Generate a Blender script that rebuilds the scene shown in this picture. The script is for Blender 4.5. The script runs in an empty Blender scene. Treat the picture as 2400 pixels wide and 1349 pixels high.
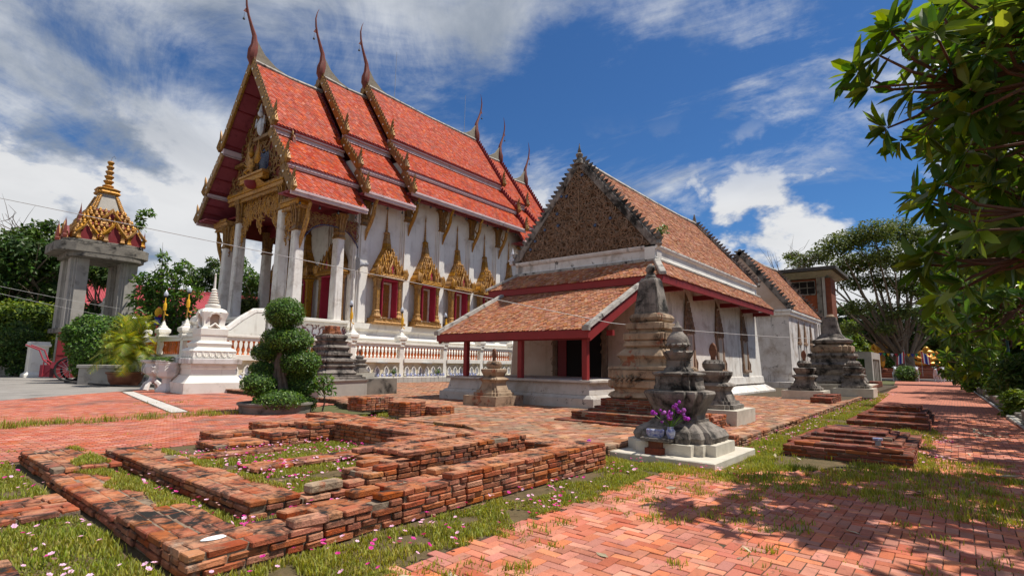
import bpy, bmesh, math, random
import numpy as np
from mathutils import Matrix, Vector, Euler, noise as mnoise
R = random.Random(7)
NR = np.random.default_rng(11)
S = bpy.context.scene
COL = S.collection
PI = math.pi

# ------------------------------------------------------------------ camera
FPX, CX, CY, HC = 1256.064, 1200.0, 674.5, 1.65
_p, _r, _w = math.radians(8.0866), math.radians(0.7766), math.radians(39.497)
_Rz = np.array([[math.sin(_w), math.cos(_w), 0], [-math.cos(_w), math.sin(_w), 0], [0, 0, 1.0]])
FW = _Rz @ np.array([0, math.cos(_p), math.sin(_p)])
_rt = _Rz @ np.array([1.0, 0, 0]); _up = np.cross(_rt, FW)
RT = _rt * math.cos(_r) + _up * math.sin(_r)
UP = -_rt * math.sin(_r) + _up * math.cos(_r)
CAM = np.array([0, 0, HC])
cd = bpy.data.cameras.new('camera'); cam = bpy.data.objects.new('camera', cd); COL.objects.link(cam)
cam.matrix_world = Matrix(((RT[0], UP[0], -FW[0], 0), (RT[1], UP[1], -FW[1], 0), (RT[2], UP[2], -FW[2], HC), (0, 0, 0, 1)))
cd.sensor_width = 36; cd.lens = FPX / 2400 * 36; cd.clip_end = 5000; cd.clip_start = .05
S.camera = cam
def pix(x, y, d):
    """a point d metres from the camera along the sight line of photo pixel x, y"""
    v = FW + RT * (x - CX) / FPX - UP * (y - CY) / FPX
    return CAM + v / np.linalg.norm(v) * d

# ------------------------------------------------------------------ sun, sky, exposure
SUN_EL, SUN_AZ = math.radians(64), math.radians(-46)      # azimuth measured from +X
sd = Vector((math.cos(SUN_EL) * math.cos(SUN_AZ), math.cos(SUN_EL) * math.sin(SUN_AZ), math.sin(SUN_EL)))
sl = bpy.data.lights.new('sun', 'SUN'); sl.energy = 5.0; sl.angle = math.radians(.53); sl.color = (1, .95, .86)
so = bpy.data.objects.new('sun', sl); COL.objects.link(so)
so.rotation_euler = sd.to_track_quat('Z', 'Y').to_euler(); so.location = (0, 0, 60)
S.view_settings.view_transform = 'Standard'; S.view_settings.look = 'None'
S.view_settings.exposure = 0.22; S.view_settings.gamma = 1.0; S.view_settings.use_curve_mapping = False
W = bpy.data.worlds.new('World'); S.world = W; W.use_nodes = True
def build_sky():
    t = W.node_tree; n = t.nodes; n.clear(); L = t.links.new
    out = n.new('ShaderNodeOutputWorld'); bg = n.new('ShaderNodeBackground'); bg.inputs[1].default_value = .064
    L(bg.outputs[0], out.inputs[0])
    sky = n.new('ShaderNodeTexSky'); sky.sky_type = 'NISHITA'; sky.sun_disc = False
    sky.sun_elevation = SUN_EL; sky.sun_rotation = math.atan2(sd.x, sd.y); sky.air_density = 1.0; sky.dust_density = .3; sky.ozone_density = 3.0
    tc = n.new('ShaderNodeTexCoord'); sp = n.new('ShaderNodeSeparateXYZ'); L(tc.outputs['Generated'], sp.inputs[0])
    def mth(op, a, b=None, cl=False):
        m = n.new('ShaderNodeMath'); m.operation = op; m.use_clamp = cl
        for i, v in enumerate((a, b)):
            if v is None: continue
            if isinstance(v, (int, float)): m.inputs[i].default_value = v
            else: L(v, m.inputs[i])
        return m.outputs[0]
    X, Y, Z = sp.outputs
    den = mth('ADD', mth('MAXIMUM', Z, 0.0), .16)
    px, py = mth('DIVIDE', X, den), mth('DIVIDE', Y, den)
    cb = n.new('ShaderNodeCombineXYZ'); L(px, cb.inputs[0]); L(py, cb.inputs[1])
    def noise(vec, sc, det, ro, dist=0.0, off=(0, 0, 0), stretch=(1, 1, 1)):
        mp = n.new('ShaderNodeMapping'); L(vec, mp.inputs[0]); mp.inputs['Location'].default_value = off; mp.inputs['Scale'].default_value = stretch
        q = n.new('ShaderNodeTexNoise'); L(mp.outputs[0], q.inputs[0]); q.inputs['Scale'].default_value = sc
        q.inputs['Detail'].default_value = det; q.inputs['Roughness'].default_value = ro; q.inputs['Distortion'].default_value = dist
        return q.outputs[0]
    def ramp(v, a, b):
        m = n.new('ShaderNodeMapRange'); m.interpolation_type = 'SMOOTHSTEP'; L(v, m.inputs[0])
        m.inputs[1].default_value = a; m.inputs[2].default_value = b; return m.outputs[0]
    # how far to the left of the view a direction lies: the sheet of cloud thins out to the right
    lf = mth('ADD', mth('MULTIPLY', X, -.63), mth('MULTIPLY', Y, .77))
    sheet = mth('ADD', noise(cb.outputs[0], .95, 9, .62, .6, (3.1, 1.7, 0)), mth('MULTIPLY', lf, .15))
    wisps = noise(cb.outputs[0], 2.3, 10, .70, 1.2, (9.3, 4.1, 0), (1.0, .55, 1))
    s1 = ramp(mth('ADD', sheet, mth('MULTIPLY', wisps, .40)), .60, .82)
    dirn = n.new('ShaderNodeCombineXYZ'); L(X, dirn.inputs[0]); L(Y, dirn.inputs[1]); L(mth('MULTIPLY', Z, 1.5), dirn.inputs[2])
    cum = noise(dirn.outputs[0], 4.6, 9, .56, .15, (2.0, 5.4, 1.9))
    low = mth('SUBTRACT', 1.0, ramp(Z, .10, .46))
    c1 = mth('MULTIPLY', ramp(mth('ADD', cum, mth('MULTIPLY', low, .13)), .545, .62), mth('MULTIPLY', ramp(Z, .0, .05), mth('SUBTRACT', 1.0, ramp(Z, .26, .44))))
    cov = mth('MAXIMUM', mth('MULTIPLY', s1, .90), mth('MULTIPLY', c1, .97), True)
    shade = noise(cb.outputs[0], 1.7, 8, .6, .5, (4.7, 9.1, 0))
    cr = n.new('ShaderNodeMix'); cr.data_type = 'RGBA'; L(ramp(mth('ADD', shade, mth('MULTIPLY', lf, .10)), .36, .72), cr.inputs[0])
    cr.inputs[6].default_value = (9.6, 10.0, 10.6, 1); cr.inputs[7].default_value = (3.6, 4.2, 5.1, 1)
    c2 = n.new('ShaderNodeMix'); c2.data_type = 'RGBA'; L(mth('MULTIPLY', c1, .85), c2.inputs[0]); L(cr.outputs[2], c2.inputs[6]); c2.inputs[7].default_value = (11.2, 11.2, 11.2, 1)
    tint = n.new('ShaderNodeMix'); tint.data_type = 'RGBA'; tint.blend_type = 'MULTIPLY'; tint.inputs[0].default_value = 1
    L(sky.outputs[0], tint.inputs[6]); tint.inputs[7].default_value = (.50, .88, 1.28, 1)
    mx = n.new('ShaderNodeMix'); mx.data_type = 'RGBA'; L(cov, mx.inputs[0]); L(tint.outputs[2], mx.inputs[6]); L(c2.outputs[2], mx.inputs[7])
    L(mx.outputs[2], bg.inputs[0])
build_sky()
S.cycles.max_bounces = 6; S.cycles.transparent_max_bounces = 8; S.cycles.use_denoising = True

# ------------------------------------------------------------------ helpers
def put(o, parent=None, label=None, cat=None, group=None, kind=None):
    if o.name not in COL.objects: COL.objects.link(o)
    if parent is not None: o.parent = parent
    if label: o['label'] = label
    if cat: o['category'] = cat
    if group: o['group'] = group
    if kind: o['kind'] = kind
    return o
def thing(name, label, cat, loc=(0, 0, 0), rz=0.0, group=None):
    o = bpy.data.objects.new(name, None); o.location = loc; o.rotation_euler = (0, 0, rz); o.empty_display_size = .1
    return put(o, None, label, cat, group)
class MB:
    def __init__(s): s.v = []; s.f = []
    def add(s, v, f):
        o = len(s.v); s.v += [tuple(map(float, q)) for q in v]; s.f += [tuple(i + o for i in q) for q in f]; return s
    def box(s, x0, x1, y0, y1, z0, z1):
        return s.add([(x0, y0, z0), (x1, y0, z0), (x1, y1, z0), (x0, y1, z0), (x0, y0, z1), (x1, y0, z1), (x1, y1, z1), (x0, y1, z1)],
                     [(3, 2, 1, 0), (4, 5, 6, 7), (0, 1, 5, 4), (1, 2, 6, 5), (2, 3, 7, 6), (3, 0, 4, 7)])
    def prism(s, poly, off):
        """closed planar polygon of 3-D points swept by a vector"""
        n = len(poly); p = [Vector(q) for q in poly]; o = Vector(off)
        return s.add(p + [q + o for q in p], [tuple(range(n))[::-1], tuple(range(n, 2 * n))] + [(i, (i + 1) % n, n + (i + 1) % n, n + i) for i in range(n)])
    def loft(s, plan, prof, cx=0, cy=0, rot=0.0, cap=True):
        """plan: unit polygon; prof: (radius or (rx,ry), z) from bottom to top"""
        n = len(plan); c, t = math.cos(rot), math.sin(rot); V = []; F = []
        for r, z in prof:
            rx, ry = r if isinstance(r, tuple) else (r, r)
            for a, b in plan: V.append((cx + c * a * rx - t * b * ry, cy + t * a * rx + c * b * ry, z))
        for k in range(len(prof) - 1):
            for i in range(n): F.append((k * n + i, k * n + (i + 1) % n, (k + 1) * n + (i + 1) % n, (k + 1) * n + i))
        if cap: F += [tuple(range(n))[::-1], tuple(range((len(prof) - 1) * n, len(prof) * n))]
        return s.add(V, F)
    def tube(s, pts, rad, n=6, cap=True):
        pts = [Vector(p) for p in pts]; m = len(pts)
        if not hasattr(rad, '__len__'): rad = [rad] * m
        V = []; F = []; up = Vector((0, 0, 1)); prev = None
        for i, p in enumerate(pts):
            d = (pts[min(i + 1, m - 1)] - pts[max(i - 1, 0)]).normalized()
            if prev is None:
                a = d.cross(up if abs(d.z) < .9 else Vector((1, 0, 0))).normalized()
            else: a = (prev - d * prev.dot(d)).normalized()
            prev = a; b = d.cross(a)
            for k in range(n):
                t = 2 * PI * k / n; V.append(p + (a * math.cos(t) + b * math.sin(t)) * max(rad[i], 1e-4))
        for i in range(m - 1):
            for k in range(n): F.append((i * n + k, i * n + (k + 1) % n, (i + 1) * n + (k + 1) % n, (i + 1) * n + k))
        if cap: F += [tuple(range(n))[::-1], tuple(range((m - 1) * n, m * n))]
        return s.add(V, F)
    def blob(s, c, r, n=10, m=6, seed=0, amp=.0):
        rx, ry, rz = r if hasattr(r, '__len__') else (r, r, r); V = []; F = []
        for j in range(m + 1):
            ph = PI * j / m
            for i in range(n):
                th = 2 * PI * i / n; d = Vector((math.sin(ph) * math.cos(th), math.sin(ph) * math.sin(th), -math.cos(ph)))
                k = 1 + amp * mnoise.noise(d * 2.1 + Vector((seed, seed * .7, 0)))
                V.append((c[0] + d.x * rx * k, c[1] + d.y * ry * k, c[2] + d.z * rz * k))
        for j in range(m):
            for i in range(n): F.append((j * n + i, j * n + (i + 1) % n, (j + 1) * n + (i + 1) % n, (j + 1) * n + i))
        return s.add(V, F)
    def build(s, name, mat, parent=None, smooth=False, kind=None, label=None, bevel=0, loc=None, cat=None, group=None):
        me = bpy.data.meshes.new(name); me.from_pydata(s.v, [], s.f); me.materials.append(mat)
        if bevel or not smooth:
            bm = bmesh.new(); bm.from_mesh(me)
            if bevel: bmesh.ops.bevel(bm, geom=list(bm.edges), offset=bevel, segments=1, affect='EDGES', clamp_overlap=True)
            bmesh.ops.recalc_face_normals(bm, faces=bm.faces); bm.to_mesh(me); bm.free()
        if smooth:
            me.polygons.foreach_set('use_smooth', [True] * len(me.polygons))
            try: me.set_sharp_from_angle(angle=math.radians(38))
            except Exception: pass
        me.update()
        o = bpy.data.objects.new(name, me)
        if loc is not None: o.location = loc
        return put(o, parent, label, cat, group, kind)
def data_mesh(name, mb, mat, bevel=0, smooth=False):
    o = mb.build(name, mat, None, smooth, bevel=bevel); me = o.data; bpy.data.objects.remove(o); return me
def inst(name, me, parent=None, loc=(0, 0, 0), rot=(0, 0, 0), sc=(1, 1, 1), label=None, cat=None, group=None, mat4=None):
    o = bpy.data.objects.new(name, me)
    if mat4 is not None: o.matrix_local = mat4
    else: o.location = loc; o.rotation_euler = rot; o.scale = sc
    return put(o, parent, label, cat, group)
def dup(o, loc=None, rz=None, label=None, group=None, scale=None):
    def cp(a, par):
        c = a.copy(); COL.objects.link(c)
        if par is not None: c.parent = par
        for ch in list(a.children): cp(ch, c)
        return c
    c = cp(o, None)
    if loc is not None: c.location = loc
    if rz is not None: c.rotation_euler = (0, 0, rz)
    if label: c['label'] = label
    if group: c['group'] = group
    if scale: c.scale = (scale,) * 3
    return c
SQ = [(-1, -1), (1, -1), (1, 1), (-1, 1)]
OCT = [(math.cos(PI / 8 + i * PI / 4) * 1.08, math.sin(PI / 8 + i * PI / 4) * 1.08) for i in range(8)]
def circ(n): return [(math.cos(2 * PI * i / n), math.sin(2 * PI * i / n)) for i in range(n)]
def redent(a=.72, b=.86):
    q = [(1, -a), (1, a), (b, a), (b, b), (a, b), (a, 1)]
    return [(1, -a), (1, a), (b, a), (b, b), (a, b), (a, 1), (-a, 1), (-a, b), (-b, b), (-b, a), (-1, a), (-1, -a), (-b, -a), (-b, -b), (-a, -b), (-a, -1), (a, -1), (a, -b), (b, -b), (b, -a)]
RED = redent()
def np_mesh(name, pv, pf, mats, mat, parent=None, kind=None, smooth=False, label=None, matlist=None, matidx=None):
    """many copies of one small prototype (verts pv, faces pf) joined into a single mesh; mats: (N,4,4)"""
    pv = np.asarray(pv, float); N = len(mats); nv = len(pv)
    if N == 0: return None
    V = np.einsum('nij,kj->nki', mats[:, :3, :3], pv) + mats[:, None, :3, 3]
    V = V.reshape(-1, 3)
    flat = np.concatenate([np.array(f) for f in pf]); tot = np.array([len(f) for f in pf])
    idx = (flat[None] + (np.arange(N) * nv)[:, None]).ravel(); lt = np.tile(tot, N)
    ls = np.concatenate([[0], np.cumsum(lt)[:-1]])
    me = bpy.data.meshes.new(name); me.vertices.add(len(V)); me.loops.add(len(idx)); me.polygons.add(len(lt))
    me.vertices.foreach_set('co', V.ravel().astype(np.float32)); me.loops.foreach_set('vertex_index', idx.astype(np.int32))
    me.polygons.foreach_set('loop_start', ls.astype(np.int32))
    me.polygons.foreach_set('use_smooth', np.full(len(lt), smooth))
    for m in (matlist or [mat]): me.materials.append(m)
    if matidx is not None: me.polygons.foreach_set('material_index', np.repeat(matidx, len(pf)).astype(np.int32))
    me.update(calc_edges=True)
    return put(bpy.data.objects.new(name, me), parent, label, None, None, kind)
def mats_np(loc, rx=None, ry=None, rz=None, sc=None):
    """(N,4,4) matrices: translation * Rz * Ry * Rx * scale"""
    N = len(loc); z = np.zeros(N)
    rx = z if rx is None else rx; ry = z if ry is None else ry; rz = z if rz is None else rz
    def rot(a, i, j):
        m = np.tile(np.eye(3), (N, 1, 1)); m[:, i, i] = np.cos(a); m[:, j, j] = np.cos(a); m[:, i, j] = -np.sin(a); m[:, j, i] = np.sin(a); return m
    r = rot(rz, 0, 1) @ rot(-ry, 0, 2) @ rot(rx, 1, 2)
    if sc is not None:
        sc = np.asarray(sc, float)
        r = r * (sc[:, None, None] if sc.ndim == 1 else sc[:, None, :])
    M4 = np.tile(np.eye(4), (N, 1, 1)); M4[:, :3, :3] = r; M4[:, :3, 3] = loc; return M4
def basis_np(loc, a, b, c, sc):
    N = len(loc); M4 = np.tile(np.eye(4), (N, 1, 1))
    M4[:, :3, 0] = a * sc[:, None]; M4[:, :3, 1] = b * sc[:, None]; M4[:, :3, 2] = c * sc[:, None]; M4[:, :3, 3] = loc; return M4
def pieces(name, parent, variants, specs, rest_name, limit=290, world=None):
    """specs: (Matrix, variant index). The ones that show largest become objects, the rest one mesh."""
    w = world or (parent.matrix_basis if parent else Matrix())
    c = Vector(CAM)
    specs = sorted(specs, key=lambda s: ((w @ s[0].translation) - c).length / max(s[0].to_scale()))
    for m, k in specs[:limit]: inst(name, variants[k], parent, mat4=m)
    rest = specs[limit:]
    if rest:
        me0 = variants[0]; pv = [v.co[:] for v in me0.vertices]; pf = [tuple(p.vertices) for p in me0.polygons]
        ml = []; mi = []
        for m, k in rest:
            mt = variants[k].materials[0]
            if mt not in ml: ml.append(mt)
            mi.append(ml.index(mt))
        np_mesh(rest_name, pv, pf, np.array([np.array(m) for m, k in rest]), None, parent, 'stuff', matlist=ml, matidx=np.array(mi))
# ------------------------------------------------------------------ materials
def M(name, c1, c2=None, scale=3.0, rough=.8, bump=.25, bscale=30, isl=0.0, lich=None, streak=None, metal=0.0, trans=0.0, spec=.3, hue=0.0, c3=None, bdist=.02):
    m = bpy.data.materials.new(name); m.use_nodes = True; t = m.node_tree; n = t.nodes; L = t.links.new
    bs = n['Principled BSDF']; out = n['Material Output']
    geo = n.new('ShaderNodeNewGeometry'); pos = geo.outputs['Position']
    def nz(sc, det=5, ro=.6, vec=None, st=None, dist=0):
        q = n.new('ShaderNodeTexNoise'); q.inputs['Scale'].default_value = sc; q.inputs['Detail'].default_value = det; q.inputs['Roughness'].default_value = ro; q.inputs['Distortion'].default_value = dist
        v = vec or pos
        if st:
            mp = n.new('ShaderNodeMapping'); mp.inputs['Scale'].default_value = st; L(v, mp.inputs[0]); v = mp.outputs[0]
        L(v, q.inputs[0]); return q.outputs[0]
    def rng(v, a, b, lo=0, hi=1):
        q = n.new('ShaderNodeMapRange'); L(v, q.inputs[0]); q.inputs[1].default_value = a; q.inputs[2].default_value = b; q.inputs[3].default_value = lo; q.inputs[4].default_value = hi; return q.outputs[0]
    def mix(f, a, b, mode='MIX'):
        q = n.new('ShaderNodeMix'); q.data_type = 'RGBA'; q.blend_type = mode
        if isinstance(f, (int, float)): q.inputs[0].default_value = f
        else: L(f, q.inputs[0])
        for i, v in ((6, a), (7, b)):
            if isinstance(v, tuple): q.inputs[i].default_value = (*v, 1) if len(v) == 3 else v
            else: L(v, q.inputs[i])
        return q.outputs[2]
    def mm(op, a, b):
        q = n.new('ShaderNodeMath'); q.operation = op
        for i, v in enumerate((a, b)):
            if isinstance(v, (int, float)): q.inputs[i].default_value = v
            else: L(v, q.inputs[i])
        return q.outputs[0]
    col = mix(rng(nz(scale), .32, .68), c1, c2) if c2 else mix(0.0, c1, c1)
    if isl:
        oi = n.new('ShaderNodeObjectInfo'); wn = n.new('ShaderNodeTexWhiteNoise'); wn.noise_dimensions = '2D'
        cb = n.new('ShaderNodeCombineXYZ'); L(geo.outputs['Random Per Island'], cb.inputs[0]); L(oi.outputs['Random'], cb.inputs[1]); L(cb.outputs[0], wn.inputs[0])
        rv = wn.outputs[0]
        if c3: col = mix(rng(rv, .70, 1.1), col, c3)
        hs = n.new('ShaderNodeHueSaturation'); L(col, hs.inputs['Color'])
        L(rng(rv, 0, 1, 1 - isl, 1 + isl), hs.inputs['Value'])
        sp = n.new('ShaderNodeSeparateColor'); L(wn.outputs[1], sp.inputs[0])
        if hue: L(rng(sp.outputs[1], 0, 1, .5 - hue, .5 + hue), hs.inputs['Hue'])
        L(rng(sp.outputs[2], 0, 1, .85, 1.1), hs.inputs['Saturation'])
        col = hs.outputs[0]
    if lich:       # weathering patches, and painted crevice shade on gilding: (colour, noise scale, from, to, upward only 0..1)
        for lc, ls, a, b, upo in (lich if isinstance(lich, list) else [lich]):
            f = rng(nz(ls, 8, .68, dist=.3), a, b)
            if upo:
                s2 = n.new('ShaderNodeSeparateXYZ'); L(geo.outputs['Normal'], s2.inputs[0]); f = mm('MULTIPLY', f, rng(s2.outputs[2], .2, .9, 1 - upo, 1))
            col = mix(f, col, lc)
    if streak:     # (colour, from, to): run-off stains down a wall
        for sc_, a, b in (streak if isinstance(streak, list) else [streak]):
            f = mm('MULTIPLY', rng(nz(1.0, 6, .65, st=(2.6, 2.6, .16)), a, b), rng(nz(2.1, 5, .6), .3, .7, .25, 1))
            col = mix(f, col, sc_)
    L(col, bs.inputs['Base Color']); bs.inputs['Roughness'].default_value = rough; bs.inputs['Metallic'].default_value = metal
    bs.inputs['Specular IOR Level'].default_value = spec
    if bump:
        bp = n.new('ShaderNodeBump'); bp.inputs['Strength'].default_value = bump; bp.inputs['Distance'].default_value = bdist; L(nz(bscale, 6, .65), bp.inputs['Height']); L(bp.outputs[0], bs.inputs['Normal'])
    if trans:
        tr = n.new('ShaderNodeBsdfTranslucent'); L(mix(1.0, col, (1.5, 1.45, .55), 'MULTIPLY'), tr.inputs[0]); ms = n.new('ShaderNodeMixShader'); ms.inputs[0].default_value = trans
        L(bs.outputs[0], ms.inputs[1]); L(tr.outputs[0], ms.inputs[2]); L(ms.outputs[0], out.inputs[0])
    return m
BLK = (.018, .016, .014)
mt = {}
mt['brick'] = M('old_brick', (.43, .125, .048), (.33, .085, .034), 5, .92, .6, 55, .20, [((.50, .26, .15), 2.2, .46, .66, .9), ((.38, .29, .22), 3.1, .60, .74, 0), ((.10, .05, .03), 9, .50, .70, 0), (BLK, 2.6, .50, .60, .6)], hue=.008, c3=(.46, .20, .10), bdist=.03)
mt['brick_dark'] = M('soot_brick', (.24, .060, .028), (.15, .040, .022), 5, .9, .5, 60, .22, [(BLK, 2.1, .48, .62, .4), ((.10, .06, .04), 7, .58, .72, 0)], hue=.012, c3=(.30, .10, .05))
mt['brick_bed'] = M('flat_brick', (.38, .15, .075), (.29, .115, .06), 3, .92, .5, 60, .24, [((.23, .17, .115), 1.3, .46, .64, 0), (BLK, 2.2, .56, .70, 0)], hue=.01, c3=(.44, .24, .14))
mt['paver'] = M('herringbone_paver', (.55, .185, .105), (.44, .13, .078), 1.1, .78, .5, 45, .17, [((.20, .085, .055), .8, .52, .76, 0), ((.52, .32, .20), 3.5, .60, .80, 0), ((.10, .055, .035), 9, .60, .74, 0)], hue=.006, c3=(.58, .22, .11))
mt['plaza_paver'] = M('plaza_paver', (.46, .13, .07), (.36, .10, .06), 1.2, .85, .35, 70, .14, [((.12, .08, .07), .5, .52, .66, 0), ((.42, .33, .28), 5, .70, .80, 0)], hue=.008, c3=(.48, .22, .15))
mt['joint'] = M('paver_joint', (.085, .05, .033), (.06, .055, .03), 4, .95, .4, 50)
mt['mortar'] = M('lime_mortar', (.29, .225, .16), (.17, .11, .075), 8, .95, .9, 30, 0, (BLK, 3, .52, .70, 0))
mt['ground'] = M('soil', (.12, .10, .045), (.07, .09, .025), 1.5, .95, .6, 25)
mt['lawn'] = M('lawn_soil', (.15, .10, .05), (.095, .075, .032), 5, .95, .9, 40, 0, [((.07, .05, .02), 9, .5, .7, 0), ((.34, .13, .06), .9, .60, .72, 0)])
mt['concrete'] = M('plaza_concrete', (.30, .275, .25), (.22, .20, .18), .6, .85, .25, 40, 0, ((.08, .075, .07), .45, .55, .75, 0))
mt['kerbstone'] = M('pale_concrete', (.58, .54, .49), (.44, .40, .36), 3, .85, .3, 40, 0, ((.16, .14, .12), 2.5, .6, .75, 0))
mt['blade'] = M('grass_blade', (.20, .25, .024), (.36, .33, .05), 1.1, .6, 0, 1, .35, trans=.35, hue=.03)
mt['blade_dry'] = M('grass_dry', (.42, .35, .09), (.28, .30, .05), 2.3, .7, 0, 1, .35, trans=.3, hue=.03)
mt['pink'] = M('moss_rose_pale', (.85, .42, .66), (.85, .62, .76), 9, .6, 0, 1, .15, trans=.2)
mt['magenta'] = M('moss_rose_magenta', (.62, .02, .26), (.70, .05, .38), 9, .6, 0, 1, .2, trans=.2)
mt['white'] = M('whitewash', (.80, .77, .71), (.70, .66, .60), .8, .85, .2, 40, 0, ((.42, .36, .29), .8, .56, .82, 0), ((.36, .32, .28), .56, .78))
mt['white_clean'] = M('white_paint', (.82, .79, .71), (.74, .70, .62), 1.0, .75, .2, 40, 0, [((.46, .39, .30), 1.1, .56, .80, 0), ((.16, .14, .12), 3.2, .66, .78, 0)], ((.34, .29, .23), .60, .78))
mt['white_aged'] = M('old_limewash', (.78, .75, .70), (.66, .61, .55), 1.6, .9, .35, 30, 0, [((.34, .27, .21), .9, .52, .76, 0)], [((.16, .13, .11), .56, .72)])
mt['white_black'] = M('peeling_limewash', (.72, .69, .66), (.56, .52, .48), 1.5, .9, .4, 30, 0, [((.34, .27, .21), .9, .52, .72, 0), (BLK, 1.9, .62, .68, 0)], [(BLK, .55, .64)])
mt['rust_wall'] = M('ochre_plaster', (.60, .47, .38), (.48, .34, .25), .8, .9, .25, 30, 0, ((.28, .17, .10), .9, .56, .76, 0), ((.30, .20, .14), .56, .76))
mt['plinth'] = M('plinth_plaster', (.52, .48, .44), (.40, .36, .32), 1.3, .9, .4, 30, 0, [((.30, .24, .18), .8, .5, .72, 0), ((.14, .14, .145), 1.2, .56, .72, 0), ((.07, .065, .06), 4.5, .60, .70, 0)])
mt['stucco'] = M('carved_stucco', (.29, .185, .12), (.19, .115, .07), 5, .9, .6, 30, .2, ((.05, .038, .03), 2.4, .56, .74, 0))
mt['stucco_deep'] = M('stucco_ground', (.15, .085, .05), (.10, .058, .036), 4, .9, .9, 14, bdist=.08)
mt['stone'] = M('dark_stone', (.30, .26, .225), (.16, .135, .115), 2.4, .9, .7, 22, 0, [(BLK, 1.9, .47, .62, 0), ((.40, .34, .28), 6, .60, .74, .5)], [((.03, .027, .025), .55, .68)], bdist=.04)
mt['stone_tan'] = M('tan_stucco', (.42, .31, .21), (.27, .18, .115), 2.6, .9, .7, 22, 0, [((.30, .105, .055), 2.1, .57, .63, 0), ((.04, .03, .022), 2.6, .55, .66, 0)], [((.045, .036, .03), .55, .70)], bdist=.04)
mt['slab'] = M('cream_concrete', (.60, .55, .46), (.48, .43, .35), 3, .9, .4, 35, 0, ((.12, .10, .085), 1.7, .58, .74, 0))
mt['tile_red'] = M('glazed_tile', (.43, .046, .005), (.32, .029, .004), .8, .58, .12, 30, .15, [((.17, .03, .012), .7, .52, .76, 0), ((.10, .03, .02), 3.5, .62, .76, 0)], hue=.005, spec=.14, c3=(.46, .075, .007))
mt['tile_old'] = M('clay_tile', (.38, .145, .066), (.27, .095, .045), .7, .85, .3, 40, .22, [((.06, .04, .032), 1.1, .58, .76, 0)], hue=.012, c3=(.42, .22, .12))
mt['ridge'] = M('ridge_mortar', (.46, .42, .37), (.24, .22, .20), 3, .9, .5, 30, 0, (BLK, 2.6, .55, .67, 0))
mt['band'] = M('pink_fascia', (.62, .50, .49), (.56, .38, .39), 1.2, .7, .15, 30, 0, ((.22, .10, .10), 1.4, .58, .78, 0), ((.25, .12, .12), .58, .76))
mt['maroon'] = M('maroon_paint', (.22, .022, .026), (.17, .018, .022), 1.3, .6, .12, 20, 0, ((.30, .08, .09), .8, .56, .78, 0))
mt['maroon_soffit'] = M('pink_maroon_soffit', (.30, .065, .085), (.24, .045, .06), .7, .65, .15, 20, 0, ((.14, .02, .03), 1.0, .52, .70, 0))
mt['redwood'] = M('oxide_red_beam', (.27, .024, .024), (.22, .02, .02), 1.6, .55, .12, 20, 0, ((.40, .16, .15), 4, .70, .82, 0))
mt['crimson'] = M('crimson_reveal', (.42, .03, .07), (.34, .025, .05), 2, .6, .1, 20)
mt['gold'] = M('gold_leaf', (.50, .255, .045), (.33, .15, .025), 5, .45, .6, 30, .22, ((.09, .03, .012), 7, .50, .68, 0), metal=.3, spec=.4, bdist=.05)  # dark patches paint the shade of carved crevices into the gold
mt['gold_old'] = M('tarnished_gold', (.34, .185, .045), (.22, .105, .028), 4, .55, .6, 30, .22, ((.08, .025, .015), 6, .50, .68, 0), metal=.25, spec=.5)
mt['gold_ground'] = M('red_lacquer_ground', (.20, .035, .02), (.14, .03, .02), 6, .6, .3, 40)
mt['chofa'] = M('red_finial', (.20, .045, .03), (.14, .035, .024), 3, .6, .25, 30, 0, ((.10, .05, .03), 3, .56, .74, 0))
mt['finial_base'] = M('grey_finial_mortar', (.30, .26, .20), (.20, .17, .13), 3, .9, .4, 30)
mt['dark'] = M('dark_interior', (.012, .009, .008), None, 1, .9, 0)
mt['teak'] = M('carved_shutter', (.40, .19, .045), (.22, .075, .02), 16, .5, .7, 35, metal=.25)
mt['orange'] = M('orange_baluster', (.62, .165, .03), (.52, .12, .025), 6, .5, .12, 40, .14)
mt['walltile'] = M('dado_tile', (.56, .51, .44), (.48, .43, .37), 2, .35, .05, 20, .06)
mt['niche'] = M('cream_niche_wall', (.62, .56, .40), (.54, .47, .33), 2, .8, .2, 30, 0, ((.34, .28, .19), 2, .6, .78, 0))
mt['plaque'] = M('grey_plaque', (.34, .34, .36), (.24, .24, .27), 9, .5, .2, 30)
mt['blue'] = M('cobalt_glaze', (.03, .06, .34), (.60, .62, .68), 22, .25, 0, 1, spec=.5)
mt['glass_blue'] = M('blue_mosaic', (.02, .06, .16), (.02, .02, .06), 14, .2, .2, 30, spec=.6)
mt['cement'] = M('raw_cement', (.42, .39, .345), (.33, .305, .27), 1.0, .9, .35, 30, 0, ((.14, .125, .11), .9, .56, .74, 0), [((.10, .09, .08), .58, .74)])
mt['cement_dark'] = M('mossy_cement', (.24, .215, .18), (.15, .135, .115), 1.6, .9, .5, 30, 0, (BLK, 1.6, .52, .68, 0))
mt['bark'] = M('bark', (.20, .155, .115), (.12, .09, .065), 6, .9, .8, 25)
mt['bark_red'] = M('red_bark', (.16, .075, .05), (.10, .05, .035), 6, .9, .6, 25)
mt['leaf_big'] = M('glossy_leaf', (.10, .18, .016), (.055, .11, .012), 2.5, .34, .08, 20, .38, trans=.46, hue=.03, spec=.4, c3=(.20, .25, .02))
mt['leaf_dark'] = M('dark_leaf', (.038, .080, .014), (.055, .105, .016), .5, .5, 0, 1, .40, trans=.25, hue=.025)
mt['leaf_mid'] = M('mid_leaf', (.065, .12, .02), (.04, .085, .016), .4, .5, 0, 1, .40, trans=.3, hue=.03, c3=(.13, .18, .03))
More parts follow.
